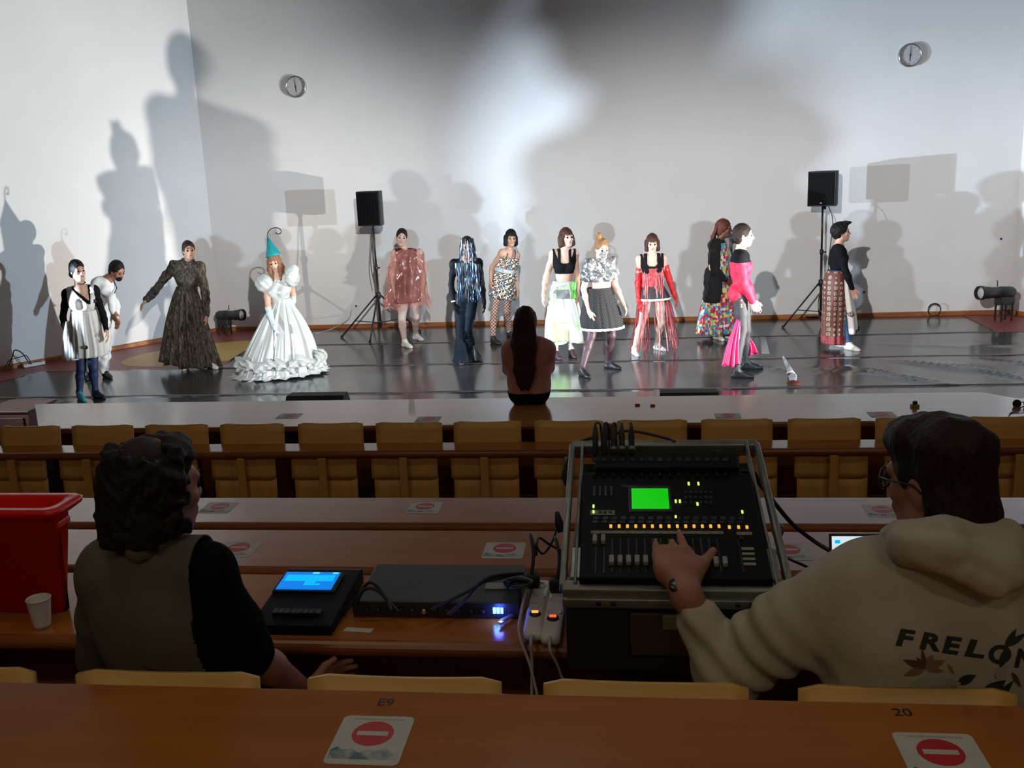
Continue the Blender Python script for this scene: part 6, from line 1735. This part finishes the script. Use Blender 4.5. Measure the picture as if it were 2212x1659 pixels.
for k in range(16):
    u = -.075 + .01 * k; b0 = f.H(u, -.08 - .01 * (k % 3), .03)
    b1 = f.H(u * 1.1, -.125 - .012 * (k % 4), -.10); b2 = f.H(u * 1.2, -.150 - .015 * (k % 3), -.26); b3 = f.H(u * 1.3, -.165 + .01 * (k % 3), -.40 - .12 * rg.random())
    br += [cone(b0, b1, .014, .012, k=.006), cone(b1, b2, .012, .011, k=.006), cone(b2, b3, .011, .006, k=.006)]
skin_mesh('braids', br + face_cut(f, -.035, .06, .095, .085, .11), .007, h_red, f.root, noise=fold_noise(.003, (60, 60, 160)))
loft('print_dress', [f.rz(892, 330, 50, 90, 0), f.rz(885, 450, 82, 105, 0), f.rz(872, 600, 90, 105, .2), f.rz(868, 760, 110, 110, .6), f.rz(862, 930, 140, 120, 1), f.rz(860, 1105, 168, 130, 1)], m_print2, f.root, np.array([1., 0, 0]), np.array([0, -1., 0]), seg=140, nf=14, amp=.014, hemwave=.01)
def card(P):
    a = (P - f.pel) @ f.fwd
    return (a < .085) | (np.abs((P - f.pel) @ f.lat) > .155)
skin_mesh('cardigan', f.sel('torso', 'ua', 'fa', 'hip') + [cone(f.px(852, 640, -.08), f.px(838, 800, -.09), .10, .115), cone(f.px(852, 640, .08), f.px(838, 800, .09), .10, .115), cone(f.px(850, 600), f.px(836, 800), .12, .125)], .010, m_card, f.root, inf=.020, noise=fold_noise(.010), keep=lambda P: card(P) & (P[:, 2] > f.px(840, 828)[2]), thick=.004)
mc_ = f.px(972, 300, -.05); MB().tube([mc_, mc_ + np.array([.03, 0, -.09])], .012, 10).build('microphone', m_black, f.root, True)

# --- red top in profile
m_redt = M('raspberry_knit', (.56, .012, .055), .7, var=.12, vs=14, bump=.15, bs=40)
m_flare = M('pink_satin_flare', (.68, .03, .17), .4, var=.15, vs=10)
m_dkt = M('charcoal_leggings', (.040, .040, .045), .7, var=.25)
f = dancer('woman in profile with a raspberry top, charcoal leggings and pink flares', {'l': ((1030, 1490), (1140, 1490)), 'r': ((1110, 1415), (1205, 1415))},
           dict(h=(1090, 268), n=(1062, 398), sl=(1065, 455, -.15), sr=(1085, 450, .15), el=(1085, 660, -.18), er=(1105, 650, .17), wl=(1165, 830, -.16), wr=(1180, 830, .08),
                pl=(1060, 790, -.08), pr=(1080, 790, .08), kl=(1080, 1080, -.08), kr=(1112, 1080, .07)), 82, 86, cr, top=(1085, 178), scale=1.06)
f.head(); f.torso(1, 2); f.arm('l', 1, 1, 0); f.arm('r', 1, 1, 0); f.leg('l', 2, 2, 3); f.leg('r', 2, 2, 3)
skin_mesh('body', f.P, f.h, [s_pale, m_redt, m_dkt, m_shoe], f.root)
f.face(f.root, m_eye, m_lip, h_dark)
skin_mesh('hair', hair_cap(f, grow=.006) + [ell(f.H(0, -.115, -.02), np.array([.03, .03, .03]) * f.sc, f.HA, k=.02), cone(f.H(0, -.125, -.03), f.H(0, -.13, -.13), .026, .018), cone(f.H(0, -.13, -.13), f.H(0, -.12, -.20), .018, .008)] + face_cut(f, -.035, .066, .10, .09, .10), .008, h_dark, f.root, noise=fold_noise(.003, (90, 90, 60)))
zy = f.px(1080, 490)[2]
skin_mesh('black_yoke', f.sel('torso', 'ua'), .008, m_blk, f.root, inf=.010, keep=lambda P: (P[:, 2] > zy) & (P[:, 2] < f.J['n'][2] + .03), thick=.002)
skin_mesh('raspberry_top', f.sel('torso', 'hip', 'ua', 'fa'), .009, m_redt, f.root, inf=.013, noise=fold_noise(.007), keep=lambda P: (P[:, 2] < zy) & ((P[:, 2] > f.px(1080, 835)[2]) | ((P - f.pel) @ f.fwd > .12)))
for e, dx in (('l', 0), ('r', 0)):
    K, A_k = f.J['k' + e], f.J['a' + e]; b = K * .15 + A_k * .85 if e == 'l' else K * .25 + A_k * .75
    tpz = f.J['p' + e] * .35 + K * .65 if e == 'l' else K * .75 + A_k * .25
    sgn = -1 if e == 'l' else 1
    off = -f.fwd * .05 if e == 'l' else f.fwd * .035
    loft('pink_flare', [(tpz + off * .6 + f.lat * sgn * .045, .012, .02, .2), (tpz * .5 + b * .5 + off * 1.2 + f.lat * sgn * .04, .03, .055, .7), (b + off * 1.3 + f.lat * sgn * .03, .05, .085, 1.1)], m_flare, f.root, f.lat, f.fwd, seg=70, nf=7, amp=.018, hemwave=.015)
for k in range(4):
    c = f.px(1074, 825 + 18 * k, -.20); MB().lathe(c, [(.0, -.012), (.012, 0), (.0, .012)], n=10, capa=False, capb=False).build('hip_charm', [m_cream, m_redg, m_or, m_cream][k], f.root, True)

# --- patterned skirt in profile
cr = (1640, 340, 2.963)
m_dots = ramp_mat('brown_circle_print', 'voronoi', 15, [(0, (.40, .30, .22)), (.16, (.09, .045, .025)), (.24, (.46, .36, .28)), (.36, (.10, .05, .03)), (.46, (.14, .04, .03))], out='Distance', rough=.6, rnd=.15)
m_white_p = ramp_mat('white_panel_print', 'noise', 7, [(0, (.70, .67, .62)), (.55, (.72, .69, .64)), (.60, (.16, .08, .06)), (.66, (.70, .66, .60))], rough=.6)
m_bluet = M('blue_tights', (.03, .09, .22), .6, var=.1)
f = dancer('woman in profile with a black top and long brown circle-print skirt', {'l': ((478, 1208), (530, 1216)), 'r': ((570, 1232), (645, 1245))},
           dict(h=(525, 478), n=(508, 562), sl=(512, 600, .14), sr=(525, 602, -.14), el=(530, 730, .16), er=(552, 725, -.17), wl=(582, 830, .12), wr=(592, 838, -.14),
                pl=(492, 790, .07), pr=(500, 790, -.07), kl=(490, 1000, .06), kr=(545, 1000, -.06)), 82, 88, cr, top=(520, 410), nod=-6, scale=1.0)
# here the nearer side is image-right: swap depth signs handled by the joints
f.head(); f.torso(1, 2); f.arm('l', 1, 1, 0); f.arm('r', 1, 1, 0); f.leg('l', 2, 2, 3); f.leg('r', 2, 2, 3)
skin_mesh('body', f.P, f.h, [s_fair, m_blk, m_bluet, m_sneak], f.root)
f.face(f.root, m_eye, m_lip, h_black)
skin_mesh('hair', hair_cap(f, grow=.010, low=-.02) + [ell(f.H(0, .06, .105), np.array([.05, .055, .028]) * f.sc, f.HA, k=.03), cone(f.H(0, .06, .10), f.H(.0, .125, .105), .022, .010), ell(f.H(0, -.06, .03), np.array([.075, .07, .08]) * f.sc, f.HA, k=.03)] + face_cut(f, -.05, .066, .10, .09, .105), .008, h_black, f.root, noise=fold_noise(.004, (90, 90, 60)))
skin_mesh('black_top', f.sel('torso', 'ua', 'fa'), .009, m_blk, f.root, inf=.008, noise=fold_noise(.005))
XL, YL_ = np.array([1., 0, 0]), np.array([0, -1., 0])
loft('print_skirt', [f.rz(492, 722, 54, 72, 0), f.rz(486, 790, 72, 92, .2), f.rz(484, 950, 74, 90, .7), f.rz(480, 1080, 74, 86, 1), f.rz(480, 1185, 74, 84, 1)], m_dots, f.root, XL, YL_, nf=11, amp=.008, arc=(.75, 5.5))
loft('white_panel', [f.rz(535, 770, 30, 78, .2), f.rz(548, 900, 42, 84, .6), f.rz(562, 1010, 48, 84, 1), f.rz(572, 1110, 48, 84, 1.1)], m_white_p, f.root, XL, YL_, nf=6, amp=.012, arc=(-1.75, 1.9), hemwave=.02)
loft('red_hem', [f.rz(480, 1130, 77, 89, 1), f.rz(480, 1187, 78, 88, 1)], M('faded_red_hem', (.28, .045, .05), .6, var=.4, vs=16), f.root, XL, YL_, steps=6, nf=11, amp=.008, arc=(.75, 5.5))

# --- woman sitting on the front table
cr = (1030, 460, 4.149)
m_pinkl = M('dusty_pink_top', (.50, .22, .20), .65, var=.08)
YS = 6.80
px = lambda x, y, dy=0.0: aty(1030 + x / 4.149, 460 + y / 4.149, YS + dy)
J = dict(h=px(440, 985), n=px(455, 1150), sl=px(300, 1225, .01), sr=px(625, 1220, .02), el=px(278, 1400, .08), er=px(655, 1385, .09), wl=px(420, 1420, .22), wr=px(520, 1440, .22),
         pl=px(415, 1620, .02), pr=px(530, 1620, .02), kl=px(400, 1640, .42), kr=px(545, 1640, .42))
J['kl'][2] = J['kr'][2] = .80
for e in 'lr':
    J['a' + e] = J['k' + e] + np.array([0, .05, -.42]); J['t' + e] = J['a' + e] + np.array([0, .15, 0])
root = thing('person', 'long-haired woman in a dusty pink top sitting on the front table edge', 'person', (J['n'][0], YS, .75))
f = Fig(J, 180, 176, .93); f.root = root; f.fz = .30
f.J['sl'], f.J['sr'] = f.J['sl'], f.J['sr']
f.head(); f.torso(1, 1); f.arm('l', 1, 0, 0, hdir=(1, .1, .1)); f.arm('r', 1, 0, 0, hdir=(-1, .1, .1)); f.leg('l', 2, 2, 3); f.leg('r', 2, 2, 3)
skin_mesh('body', [p for p in f.P], .008, [s_fair, m_pinkl, m_blk, m_shoe], root)
hp = hair_cap(f, grow=.014)
for k in range(9):
    u = (k - 4) * .0145
    hp += [cone(f.H(u, -.085, .02), f.H(u * 1.25, -.115, -.14), .026, .028, k=.02), cone(f.H(u * 1.25, -.115, -.14), f.H(u * 1.05, -.135, -.34), .028, .022, k=.02), cone(f.H(u * 1.05, -.135, -.34), f.H(u * .7 + .006 * (k % 3), -.135, -.47 - .03 * (k % 2)), .026, .008, k=.02)]
skin_mesh('long_hair', hp + face_cut(f), .008, hairm('hair_seated', (.035, .012, .008)), root, noise=fold_noise(.004, (130, 130, 10)))
skin_mesh('pink_top', f.sel('torso', 'ua', 'hip') + [cone(f.T(q_ * .080, 0, .10), f.T(q_ * .085, 0, .34), .075, .072, k=.05) for q_ in (-1, 1)], .009, m_pinkl, root, inf=.010, noise=fold_noise(.005), keep=lambda P: P[:, 2] > px(470, 1610)[2])
zb = px(470, 1612)[2]
skin_mesh('black_waistband', f.sel('hip', 'torso'), .009, m_blk, root, inf=.016, keep=lambda P: (P[:, 2] < zb + .02) & (P[:, 2] > .755))
q = px(520, 1622, -.12); mb = MB(); mb.lathe(q, [(.006, 0), (.006, .006)], ax=axes_from((0, -1, 0)), n=10); mb.build('belt_stud', m_alu, root)

# --- dancer waiting beyond the frame edge, close to the left floor lamp (her shadow is the huge profile on the back wall)
def bystander(label, x, y, body, face, ht=1.66):
    k = ht / 1.66; a = math.radians(body); lt = np.array([math.cos(a), math.sin(a), 0]); fw = np.array([math.sin(a), -math.cos(a), 0])
    b = np.array([x, y, 0.0]); L = lambda l, f_, z: b + lt * l * k + fw * f_ * k + np.array([0, 0, z * k])
    J = dict(h=L(0, .03, 1.55), n=L(0, 0, 1.38), sl=L(-.16, 0, 1.35), sr=L(.16, 0, 1.35), el=L(-.22, 0, 1.08), er=L(.22, 0, 1.08), wl=L(-.22, .10, .86), wr=L(.22, .10, .86),
             pl=L(-.085, 0, .86), pr=L(.085, 0, .86), kl=L(-.09, .02, .47), kr=L(.09, .02, .47), al=L(-.09, 0, .088), ar=L(.09, 0, .088), tl=L(-.10, .18, 0), tr=L(.10, .18, 0))
    root = thing('person', label, 'person', b); f = Fig(J, body, face, k); f.root = root
    f.head(); f.torso(1, 2); f.arm('l', 1, 1, 0); f.arm('r', 1, 1, 0); f.leg('l', 2, 2, 3); f.leg('r', 2, 2, 3)
    skin_mesh('body', f.P, .010, [s_fair, m_blk, m_dkt, m_shoe], root); f.face(root, m_eye, m_lip, h_dark)
    skin_mesh('hair', hair_cap(f, grow=.012) + [ell(f.H(0, -.11, .05), np.array([.05, .045, .05]) * k, f.HA, k=.02)] + face_cut(f, -.035, .062, .095, .085, .105), .009, h_dark, root, noise=fold_noise(.004, (90, 90, 60)))
bystander('dark-clad dancer waiting past the frame edge beside the lit floor lamp', -7.575, 9.625, 66, 70)
# ------------------------------------------------------------------ the two technicians in the foreground
m_vest = M('grey_green_vest', (.115, .105, .075), .8, var=.08, vs=20, bump=.15, bs=90)
m_tee = M('black_tee', (.005, .005, .006), .95, var=.1, spec=.08)
m_hood = M('cream_fleece', (.50, .47, .38), .9, var=.05, vs=12, bump=.1, bs=120, spec=.15)
m_jean = M('dark_jeans', (.02, .025, .04), .8, var=.2)

def seated(label, spec, Y, body, face, scale, seat_z, floor_z, **kw):
    J = {k: aty(v[0], v[1], Y + (v[2] if len(v) > 2 else 0)) for k, v in spec.items()}
    n = J['n']
    lat = np.array([1.0, 0, 0])
    pm = np.array([n[0] + kw.pop('lean', 0), Y + .06, seat_z + .10])
    J['pl'], J['pr'] = pm - lat * .085, pm + lat * .085
    for e, s in (('l', -1), ('r', 1)):
        J['k' + e] = np.array([pm[0] + s * .13, Y + .44, seat_z + .07]); J['a' + e] = np.array([pm[0] + s * .13, Y + .38, floor_z + .09]); J['t' + e] = J['a' + e] + np.array([0, .16, 0])
    root = thing('person', label, 'person', (pm[0], Y, seat_z))
    f = Fig(J, body, face, scale, female=False, **kw); f.root = root; f.fz = floor_z; f.Y = Y
    return f

# --- man in the vest
f = seated('man with curly dark hair, grey-green vest and black sleeves at the lighting console',
           dict(h=(338, 1052, .03), n=(330, 1182), sl=(246, 1232, .03), sr=(450, 1226, .0), el=(215, 1420, .18), er=(530, 1405, .03), wl=(290, 1470, .36), wr=(668, 1500, .22)),
           1.90, 176, 150, 1.0, .962, .517, width=1.0, nod=4)
f.head(); f.torso(1, 2); f.arm('l', 1, 0, 0, hdir=(.3, 1, 0)); f.arm('r', 1, 0, 0, hdir=(.4, 1, 0)); f.leg('l', 2, 2, 3); f.leg('r', 2, 2, 3)
skin_mesh('body', f.P, .0075, [s_shade, m_tee, m_jean, m_shoe], f.root)
f.face(f.root, m_eye, m_lipd, h_black)
rg = random.Random(3); hp = []
for k in range(420):
    a = rg.uniform(0, 6.283); u = rg.uniform(-.115, .085)
    R = math.sqrt(max(.02, 1 - (max(u, 0) / .125) ** 2))
    l, b = math.cos(a) * .086 * R, math.sin(a) * .104 * R
    if b > .035 and u < .05: continue
    hp.append(ell(f.H(l, b - .018, u + .012), np.array([1, 1, 1]) * rg.uniform(.009, .016) * f.sc, None, 0, 'hair', .006))
hp += [ell(f.H(0, -.022, .015), np.array([.080, .099, .094]) * f.sc, f.HA, k=.02), ell(f.H(0, -.055, -.06), np.array([.084, .066, .074]) * f.sc, f.HA, k=.02), ell(f.H(0, .03, .085), np.array([.06, .05, .035]) * f.sc, f.HA, k=.02)]
skin_mesh('hair', hp + face_cut(f, -.055, .07, .085, .075, .10), .0065, hairm('hair_curly', (.010, .006, .005), (25, 25, 25)), f.root, noise=fold_noise(.005, (150, 150, 120)))
skin_mesh('bald_crown', [ell(f.H(-.012, -.040, .062), np.array([.056, .064, .062]) * f.sc, f.HA)], .007, M('scalp', (.022, .011, .008), .7, var=.4, vs=25), f.root)
arm_l = lambda P: (P - f.J['n'])[:, 0]
def vest(P):
    x = P[:, 0]; u = x - f.J['n'][0]
    return (u < f.J['sr'][0] - f.J['n'][0] - .012 + .10 * np.clip((f.J['sr'][2] - .18 - P[:, 2]), 0, .12)) & (P[:, 2] < f.J['n'][2] + .03)
skin_mesh('vest', f.sel('torso', 'hip', 'ual'), .008, m_vest, f.root, inf=.016, noise=fold_noise(.007, (18, 18, 9)), keep=vest, thick=.004)
skin_mesh('sleeve', f.sel('uar') + [cone(f.J['sr'] + np.array([-.05, 0, -.02]), f.J['er'] * .7 + f.J['sr'] * .3,        .066, .058), cone(f.J['er'] * .7 + f.J['sr'] * .3, f.J['er'] * 1.05 - f.J['sr'] * .05, .058, .056)], .008, m_tee, f.root, inf=.006, noise=fold_noise(.006))
skin_mesh('vest_collar', [cone(f.J['n'] + np.array([-.055, .0, .015]), f.J['n'] + np.array([0, -.06, .018]), .022, .024), cone(f.J['n'] + np.array([0, -.06, .018]), f.J['n'] + np.array([.06, .0, .012]), .024, .022)], .007, m_vest, f.root)
MB().tube([f.J['n'] + np.array([.02, -.135, -.22]), f.J['n'] + np.array([.06, -.138, -.225]), f.J['n'] + np.array([.10, -.125, -.24]), f.J['n'] + np.array([.15, -.10, -.27])], .0035, 6).build('vest_strap', M('strap_brown', (.04, .018, .01), .7), f.root, True)
MB().lathe(f.H(-.083, -.01, -.04), [(.006, -.002), (.007, .0), (.0, .004)], ax=axes_from((-1, -.3, 0)), n=10).build('earring', m_chrome, f.root, True)

# --- man in the hoodie
HS = lambda x, y, off=.04: mp(1380 + x / 8.296, 1130 + y / 8.296, off)
f = seated('man in a cream hoodie with a dark printed back reaching onto the mixing desk',
           dict(h=(2022, 1034, .06), n=(2035, 1165), sl=(1868, 1248, .03), sr=(2250, 1240, .0), el=(1578, 1440, .12), er=(2390, 1430, .16), wl=(1484, 1290, .30), wr=(2300, 1450, .42)),
           1.86, 186, 216, 1.0, .962, .517, width=1.08, nod=6)
f.J['wl'] = HS(850, 1290, .035) + np.array([0, -.01, 0])
f.head(); f.torso(1, 2); f.leg('l', 2, 2, 3); f.leg('r', 2, 2, 3)
f.arm('r', 1, 1, 0, hdir=(-.3, 1, 0))
S, E, W = f.J['sl'], f.J['el'], f.J['wl']
f.P += [cone(S, E, .055, .042, 1, 'ual', .03), cone(E, E + (W - E) * .4, .042, .042, 0, 'fal', .02), cone(E + (W - E) * .4, W, .042, .030, 0, 'fal', .02)]
k = 'hl'
kn = [HS(320, 560, .052), HS(480, 520, .058), HS(650, 500, .060), HS(840, 520, .056)]
md = [HS(300, 430, .050), HS(445, 450, .058), HS(600, 390, .062), HS(775, 330, .056)]
tp_ = [HS(300, 335, .038), HS(440, 425, .030), HS(590, 325, .044), HS(715, 165, .040)]
wr_ = HS(850, 1290, .035); wm = HS(640, 1010, .045); wm2 = HS(880, 1010, .045)
f.P += [cone(W, wm, .030, .026, 0, k, .02), cone(W, wm2, .030, .027, 0, k, .02), cone(HS(480, 820, .048), HS(800, 820, .048), .024, .026, 0, k, .02)]
for i, rr_ in enumerate([.0085, .0093, .0097, .0100]):
    f.P += [cone(HS([460, 590, 720, 860][i], 900, .046), kn[i], .022, .0125, 0, k, .016), cone(kn[i], md[i], rr_ * 1.12, rr_, 0, k, .006), cone(md[i], tp_[i], rr_, rr_ * .78, 0, k, .004)]
tb, tm, te = HS(960, 900, .042), HS(1120, 760, .046), HS(1330, 500, .038)
f.P += [cone(HS(860, 1000, .042), tb, .026, .022, 0, k, .02), cone(tb, tm, .022, .0135, 0, k, .016), cone(tm, te, .0135, .0105, 0, k, .006), cone(kn[3], tm, .010, .010, 0, k, .02)]
skin_mesh('body', f.P, .0052, [s_shade, m_hood, m_jean, m_shoe], f.root)
f.face(f.root, m_eye, m_lipd, h_black)
m_nail = M('nail', (.40, .20, .15), .35, var=0)
for a, b in ((md[3], tp_[3]), (tm, te), (md[0], tp_[0])):
    d = nrm(b - a); MB().box(b + sn * .0062 - d * .002, (.010, .0075, .003), ax=axes_from(sn, d), bev=.001).build('fingernail', m_nail, f.root)
# watch
d = nrm(wm2 - W); c = HS(700, 1105, .035 + .030)
MB().lathe(c, [(.019, -.006), (.0215, -.004), (.0215, .001), (.0195, .003)], ax=axes_from(sn), n=24).build('watch_case', M('watch_dark', (.02, .012, .010), .3, var=0), f.root, True)
wc_ = (HS(560, 1130, .036) + HS(980, 1080, .036)) / 2
dA = axes_from(nrm(HS(760, 900, .036) - HS(860, 1300, .036)), X1)
MB().lathe(wc_, [(.031, -.011), (.0335, -.010), (.0335, .010), (.031, .011)], ax=dA, n=28, capa=False, capb=False).build('watch_strap', M('watch_steel', (.22, .20, .15), .35, metal=.6, var=.2, vs=60), f.root, True)
# hair, glasses
hp = hair_cap(f, grow=.010, low=.035) + [ell(f.H(0, -.03, .075), np.array([.074, .090, .048]) * f.sc, f.HA, k=.03), ell(f.H(0, -.060, -.06), np.array([.078, .058, .085]) * f.sc, f.HA, k=.03), ell(f.H(0, .045, .085), np.array([.066, .055, .04]) * f.sc, f.HA, k=.03)]
hp += [ell(f.H(s_ * .084, -.0, -.035), np.array([.03, .028, .045]) * f.sc, f.HA, sub=True) for s_ in (-1, 1)] + face_cut(f, -.06, .072, .10, .09, .10)
skin_mesh('hair', hp, .006, hairm('hair_thick', (.018, .008, .006), (40, 40, 8)), f.root, noise=fold_noise(.005, (110, 110, 30)))
g = []
for s_ in (-1, 1):
    pts = [f.H(s_ * .036 + .027 * math.cos(a), .098 - .012 * abs(math.cos(a)) * (1 if s_ * math.cos(a) > 0 else 0), -.006 + .021 * math.sin(a)) for a in [2 * math.pi * i / 20 for i in range(21)]]
    MB().tube(pts, .0028, 6, cap=False).build('glasses_rim', m_black, f.root, True)
    MB().tube([f.H(s_ * .063, .086, .002), f.H(s_ * .078, .05, .004), f.H(s_ * .083, -.01, .004), f.H(s_ * .080, -.03, -.012)], .0026, 6).build('glasses_temple', m_black, f.root, True)
    V = [f.H(s_ * .036 + .026 * math.cos(a), .0965 - .012 * abs(math.cos(a)) * (1 if s_ * math.cos(a) > 0 else 0), -.006 + .020 * math.sin(a)) for a in [2 * math.pi * i / 20 for i in range(20)]]
    mesh('glasses_lens', V, [tuple(range(20))], M('lens_glass', (.6, .7, .9), .05, trans=.9, var=0), f.root)
MB().tube([f.H(-.010, .100, .0), f.H(0, .103, .003), f.H(.010, .100, .0)], .0026, 6).build('glasses_bridge', m_black, f.root, True)
# hoodie shell
cuff = E + (W - E) * .70
def hoodn(P):
    a = fold_noise(.006, (16, 16, 8), .5)(P)
    t = (P - E) @ nrm(S - E); near = np.exp(-((t - .08) / .12) ** 2)
    return a + .007 * near * np.sin(t * 95 + 14 * P[:, 2])
hod = f.sel('torso', 'hip', 'ua') + [cone(S + np.array([.03, 0, -.02]), S * .5 + E * .5, .085, .072, k=.04), cone(S * .5 + E * .5, E, .072, .060, k=.03), ell(E, [.062, .062, .058], k=.03), cone(E, cuff, .058, .040, k=.03),
       cone(f.J['sr'], f.J['er'], .085, .062), cone(f.J['er'], f.J['wr'], .06, .04), cone(f.T(-.10, -.03, .16), f.T(-.12, -.02, .42), .10, .09, k=.05), cone(f.T(.10, -.03, .16), f.T(.12, -.02, .42), .10, .09, k=.05)]
hoodie = skin_mesh('hoodie', hod, .0075, m_hood, f.root, inf=.012, noise=hoodn, keep=lambda P: P[:, 2] < f.J['n'][2] + .045)
cuf = nrm(W - E); MB().lathe(cuff, [(.050, -.03), (.048, -.005), (.046, .016), (.040, .022), (.036, .012)], ax=axes_from(cuf), n=28, capa=False, capb=False).build('cuff', m_hood, f.root, True)
q = lambda x, y, dy=0.0: aty(x, y, f.Y + dy)
hd = [cone(q(1945, 1150, -.02), q(2040, 1150, -.07), .028, .032), cone(q(2040, 1150, -.07), q(2160, 1160, -.03), .032, .036),
      cone(q(1950, 1165, -.06), q(2060, 1195, -.12), .026, .030), cone(q(2060, 1195, -.12), q(2170, 1240, -.10), .030, .036),
      cone(q(1985, 1195, -.09), q(2080, 1235, -.135), .020, .026), cone(q(2080, 1235, -.135), q(2150, 1268, -.12), .026, .026),
      cone(q(2165, 1160, -.03), q(2185, 1235, -.06), .040, .036), cone(q(1945, 1150, -.02), q(1925, 1165, .06), .026, .024), cone(q(2165, 1160, -.03), q(2150, 1170, .08), .036, .03),
      cone(q(1960, 1175, -.05), q(2150, 1215, -.08), .04, .05)]
for p in hd: p['k'] = .006
skin_mesh('hood', hd, .007, m_hood, f.root, noise=fold_noise(.006, (34, 34, 22)))
# printed back
dg = bpy.context.evaluated_depsgraph_get(); dg.update()
bvh = BVHTree.FromObject(hoodie, dg); ho = np.array(ORG[hoodie])
def onback(px, py, off=.0022):
    d = ray(px, py); d = d / np.linalg.norm(d)
    h_ = bvh.ray_cast(Vector(O - ho), Vector(d))
    if h_[0] is None: return None
    n_ = np.array(h_[1]); n_ = n_ if n_ @ d < 0 else -n_
    return np.array(h_[0]) + ho + n_ * off
def decal(nm, V, F, mat, off=.0022):
    P = [onback(a, b, off) for a, b in V]; ok = [p is not None for p in P]
    last = next((p for p in P if p is not None), None)
    if last is None: return
    F = [t_ for t_ in F if all(ok[i] for i in t_)]
    mesh(nm, [p if p is not None else last for p in P], F, mat, f.root, True)
m_gtxt = M('dark_green_print', (.022, .032, .020), .8, var=.2)
def subdiv(V, F, it=2):
    bm = bmesh.new(); vs = [bm.verts.new((v[0], v[1], 0)) for v in V]
    for t_ in F:
        try: bm.faces.new([vs[i] for i in t_])
        except ValueError: pass
    bmesh.ops.triangulate(bm, faces=bm.faces[:])
    for _ in range(it): bmesh.ops.subdivide_edges(bm, edges=[e for e in bm.edges if e.calc_length() > 7], cuts=1, use_grid_fill=True)
    bm.verts.index_update(); V2 = [(v.co.x, v.co.y) for v in bm.verts]; F2 = [tuple(v.index for v in ff.verts) for ff in bm.faces]; bm.free(); return V2, F2
lx = [(1934, 1392, 'F', 1.0), (1985, 1399, 'R', 1.0), (2034, 1407, 'E', 1.0), (2082, 1414, 'L', 1.0), (2135, 1428, 'O', 1.1), (2190, 1438, 'N', 1.1)]
for x0, y0, ch, sc in lx:
    V, F = text_mesh(ch, 50 * sc, 2.0, .22)
    w_ = V[:, 0].max() - V[:, 0].min(); tgt = 44 * sc
    VV = [(x0 + (v[0] - V[:, 0].min()) * tgt / w_, y0 - v[1] + .14 * (v[0] - V[:, 0].min()) * tgt / w_) for v in V]
    decal('printed_letter', *subdiv(VV, F), m_gtxt)
m_fb, m_fg, m_fl, m_fo = M('print_brown', (.12, .055, .03), .8), M('print_green', (.025, .035, .022), .8), M('print_pale', (.42, .42, .33), .8), M('print_tan', (.26, .17, .10), .8)
def petal(nm, c, ang, ln, w, mat, off=.0020):
    a = math.radians(ang); ux, uy = math.cos(a), -math.sin(a); V = []
    for i in range(9): t_ = i / 8; V.append((c[0] + ux * ln * t_ - uy * w * math.sin(math.pi * t_ ** .8) , c[1] + uy * ln * t_ + ux * w * math.sin(math.pi * t_ ** .8)))
    for i in range(8, -1, -1): t_ = i / 8; V.append((c[0] + ux * ln * t_ + uy * w * math.sin(math.pi * t_ ** .8), c[1] + uy * ln * t_ - ux * w * math.sin(math.pi * t_ ** .8)))
    n_ = 9; F = [(i, i + 1, 2 * n_ - 2 - i, 2 * n_ - 1 - i) for i in range(n_ - 1)]
    decal(nm, *subdiv(V, F, 1), mat, off)
c = (1998, 1442)
for a, ln, w_, m_ in [(160, 52, 8, m_fb), (200, 50, 9, m_fo), (100, 42, 5, m_fb), (60, 34, 9, m_fo), (20, 46, 9, m_fo), (-10, 40, 7, m_fo), (130, 30, 6, m_fb)]: petal('printed_petal', c, a, ln, w_, m_)
for cc, a, ln, w_, m_ in [((1958, 1490), 8, 120, 22, m_fl), ((1940, 1508), 0, 60, 11, m_fg), ((1990, 1512), 2, 70, 6, m_fb), ((2068, 1475), 25, 44, 10, m_fg), ((2052, 1486), 35, 20, 6, m_fo), ((2060, 1500), -5, 50, 14, m_fo),
                         ((2118, 1512), 40, 70, 17, m_fg), ((2150, 1514), 50, 60, 8, m_fg), ((2160, 1440), 70, 50, 8, m_fg), ((2170, 1400), 60, 50, 7, m_fg), ((2175, 1395), 35, 50, 7, m_fg), ((2150, 1465), 50, 40, 10, m_fl), ((2185, 1450), -60, 40, 5, m_fb), ((2060, 1455), 120, 28, 3, m_fo)]:
    petal('printed_leaf', cc, a, ln, w_, m_, .0026)
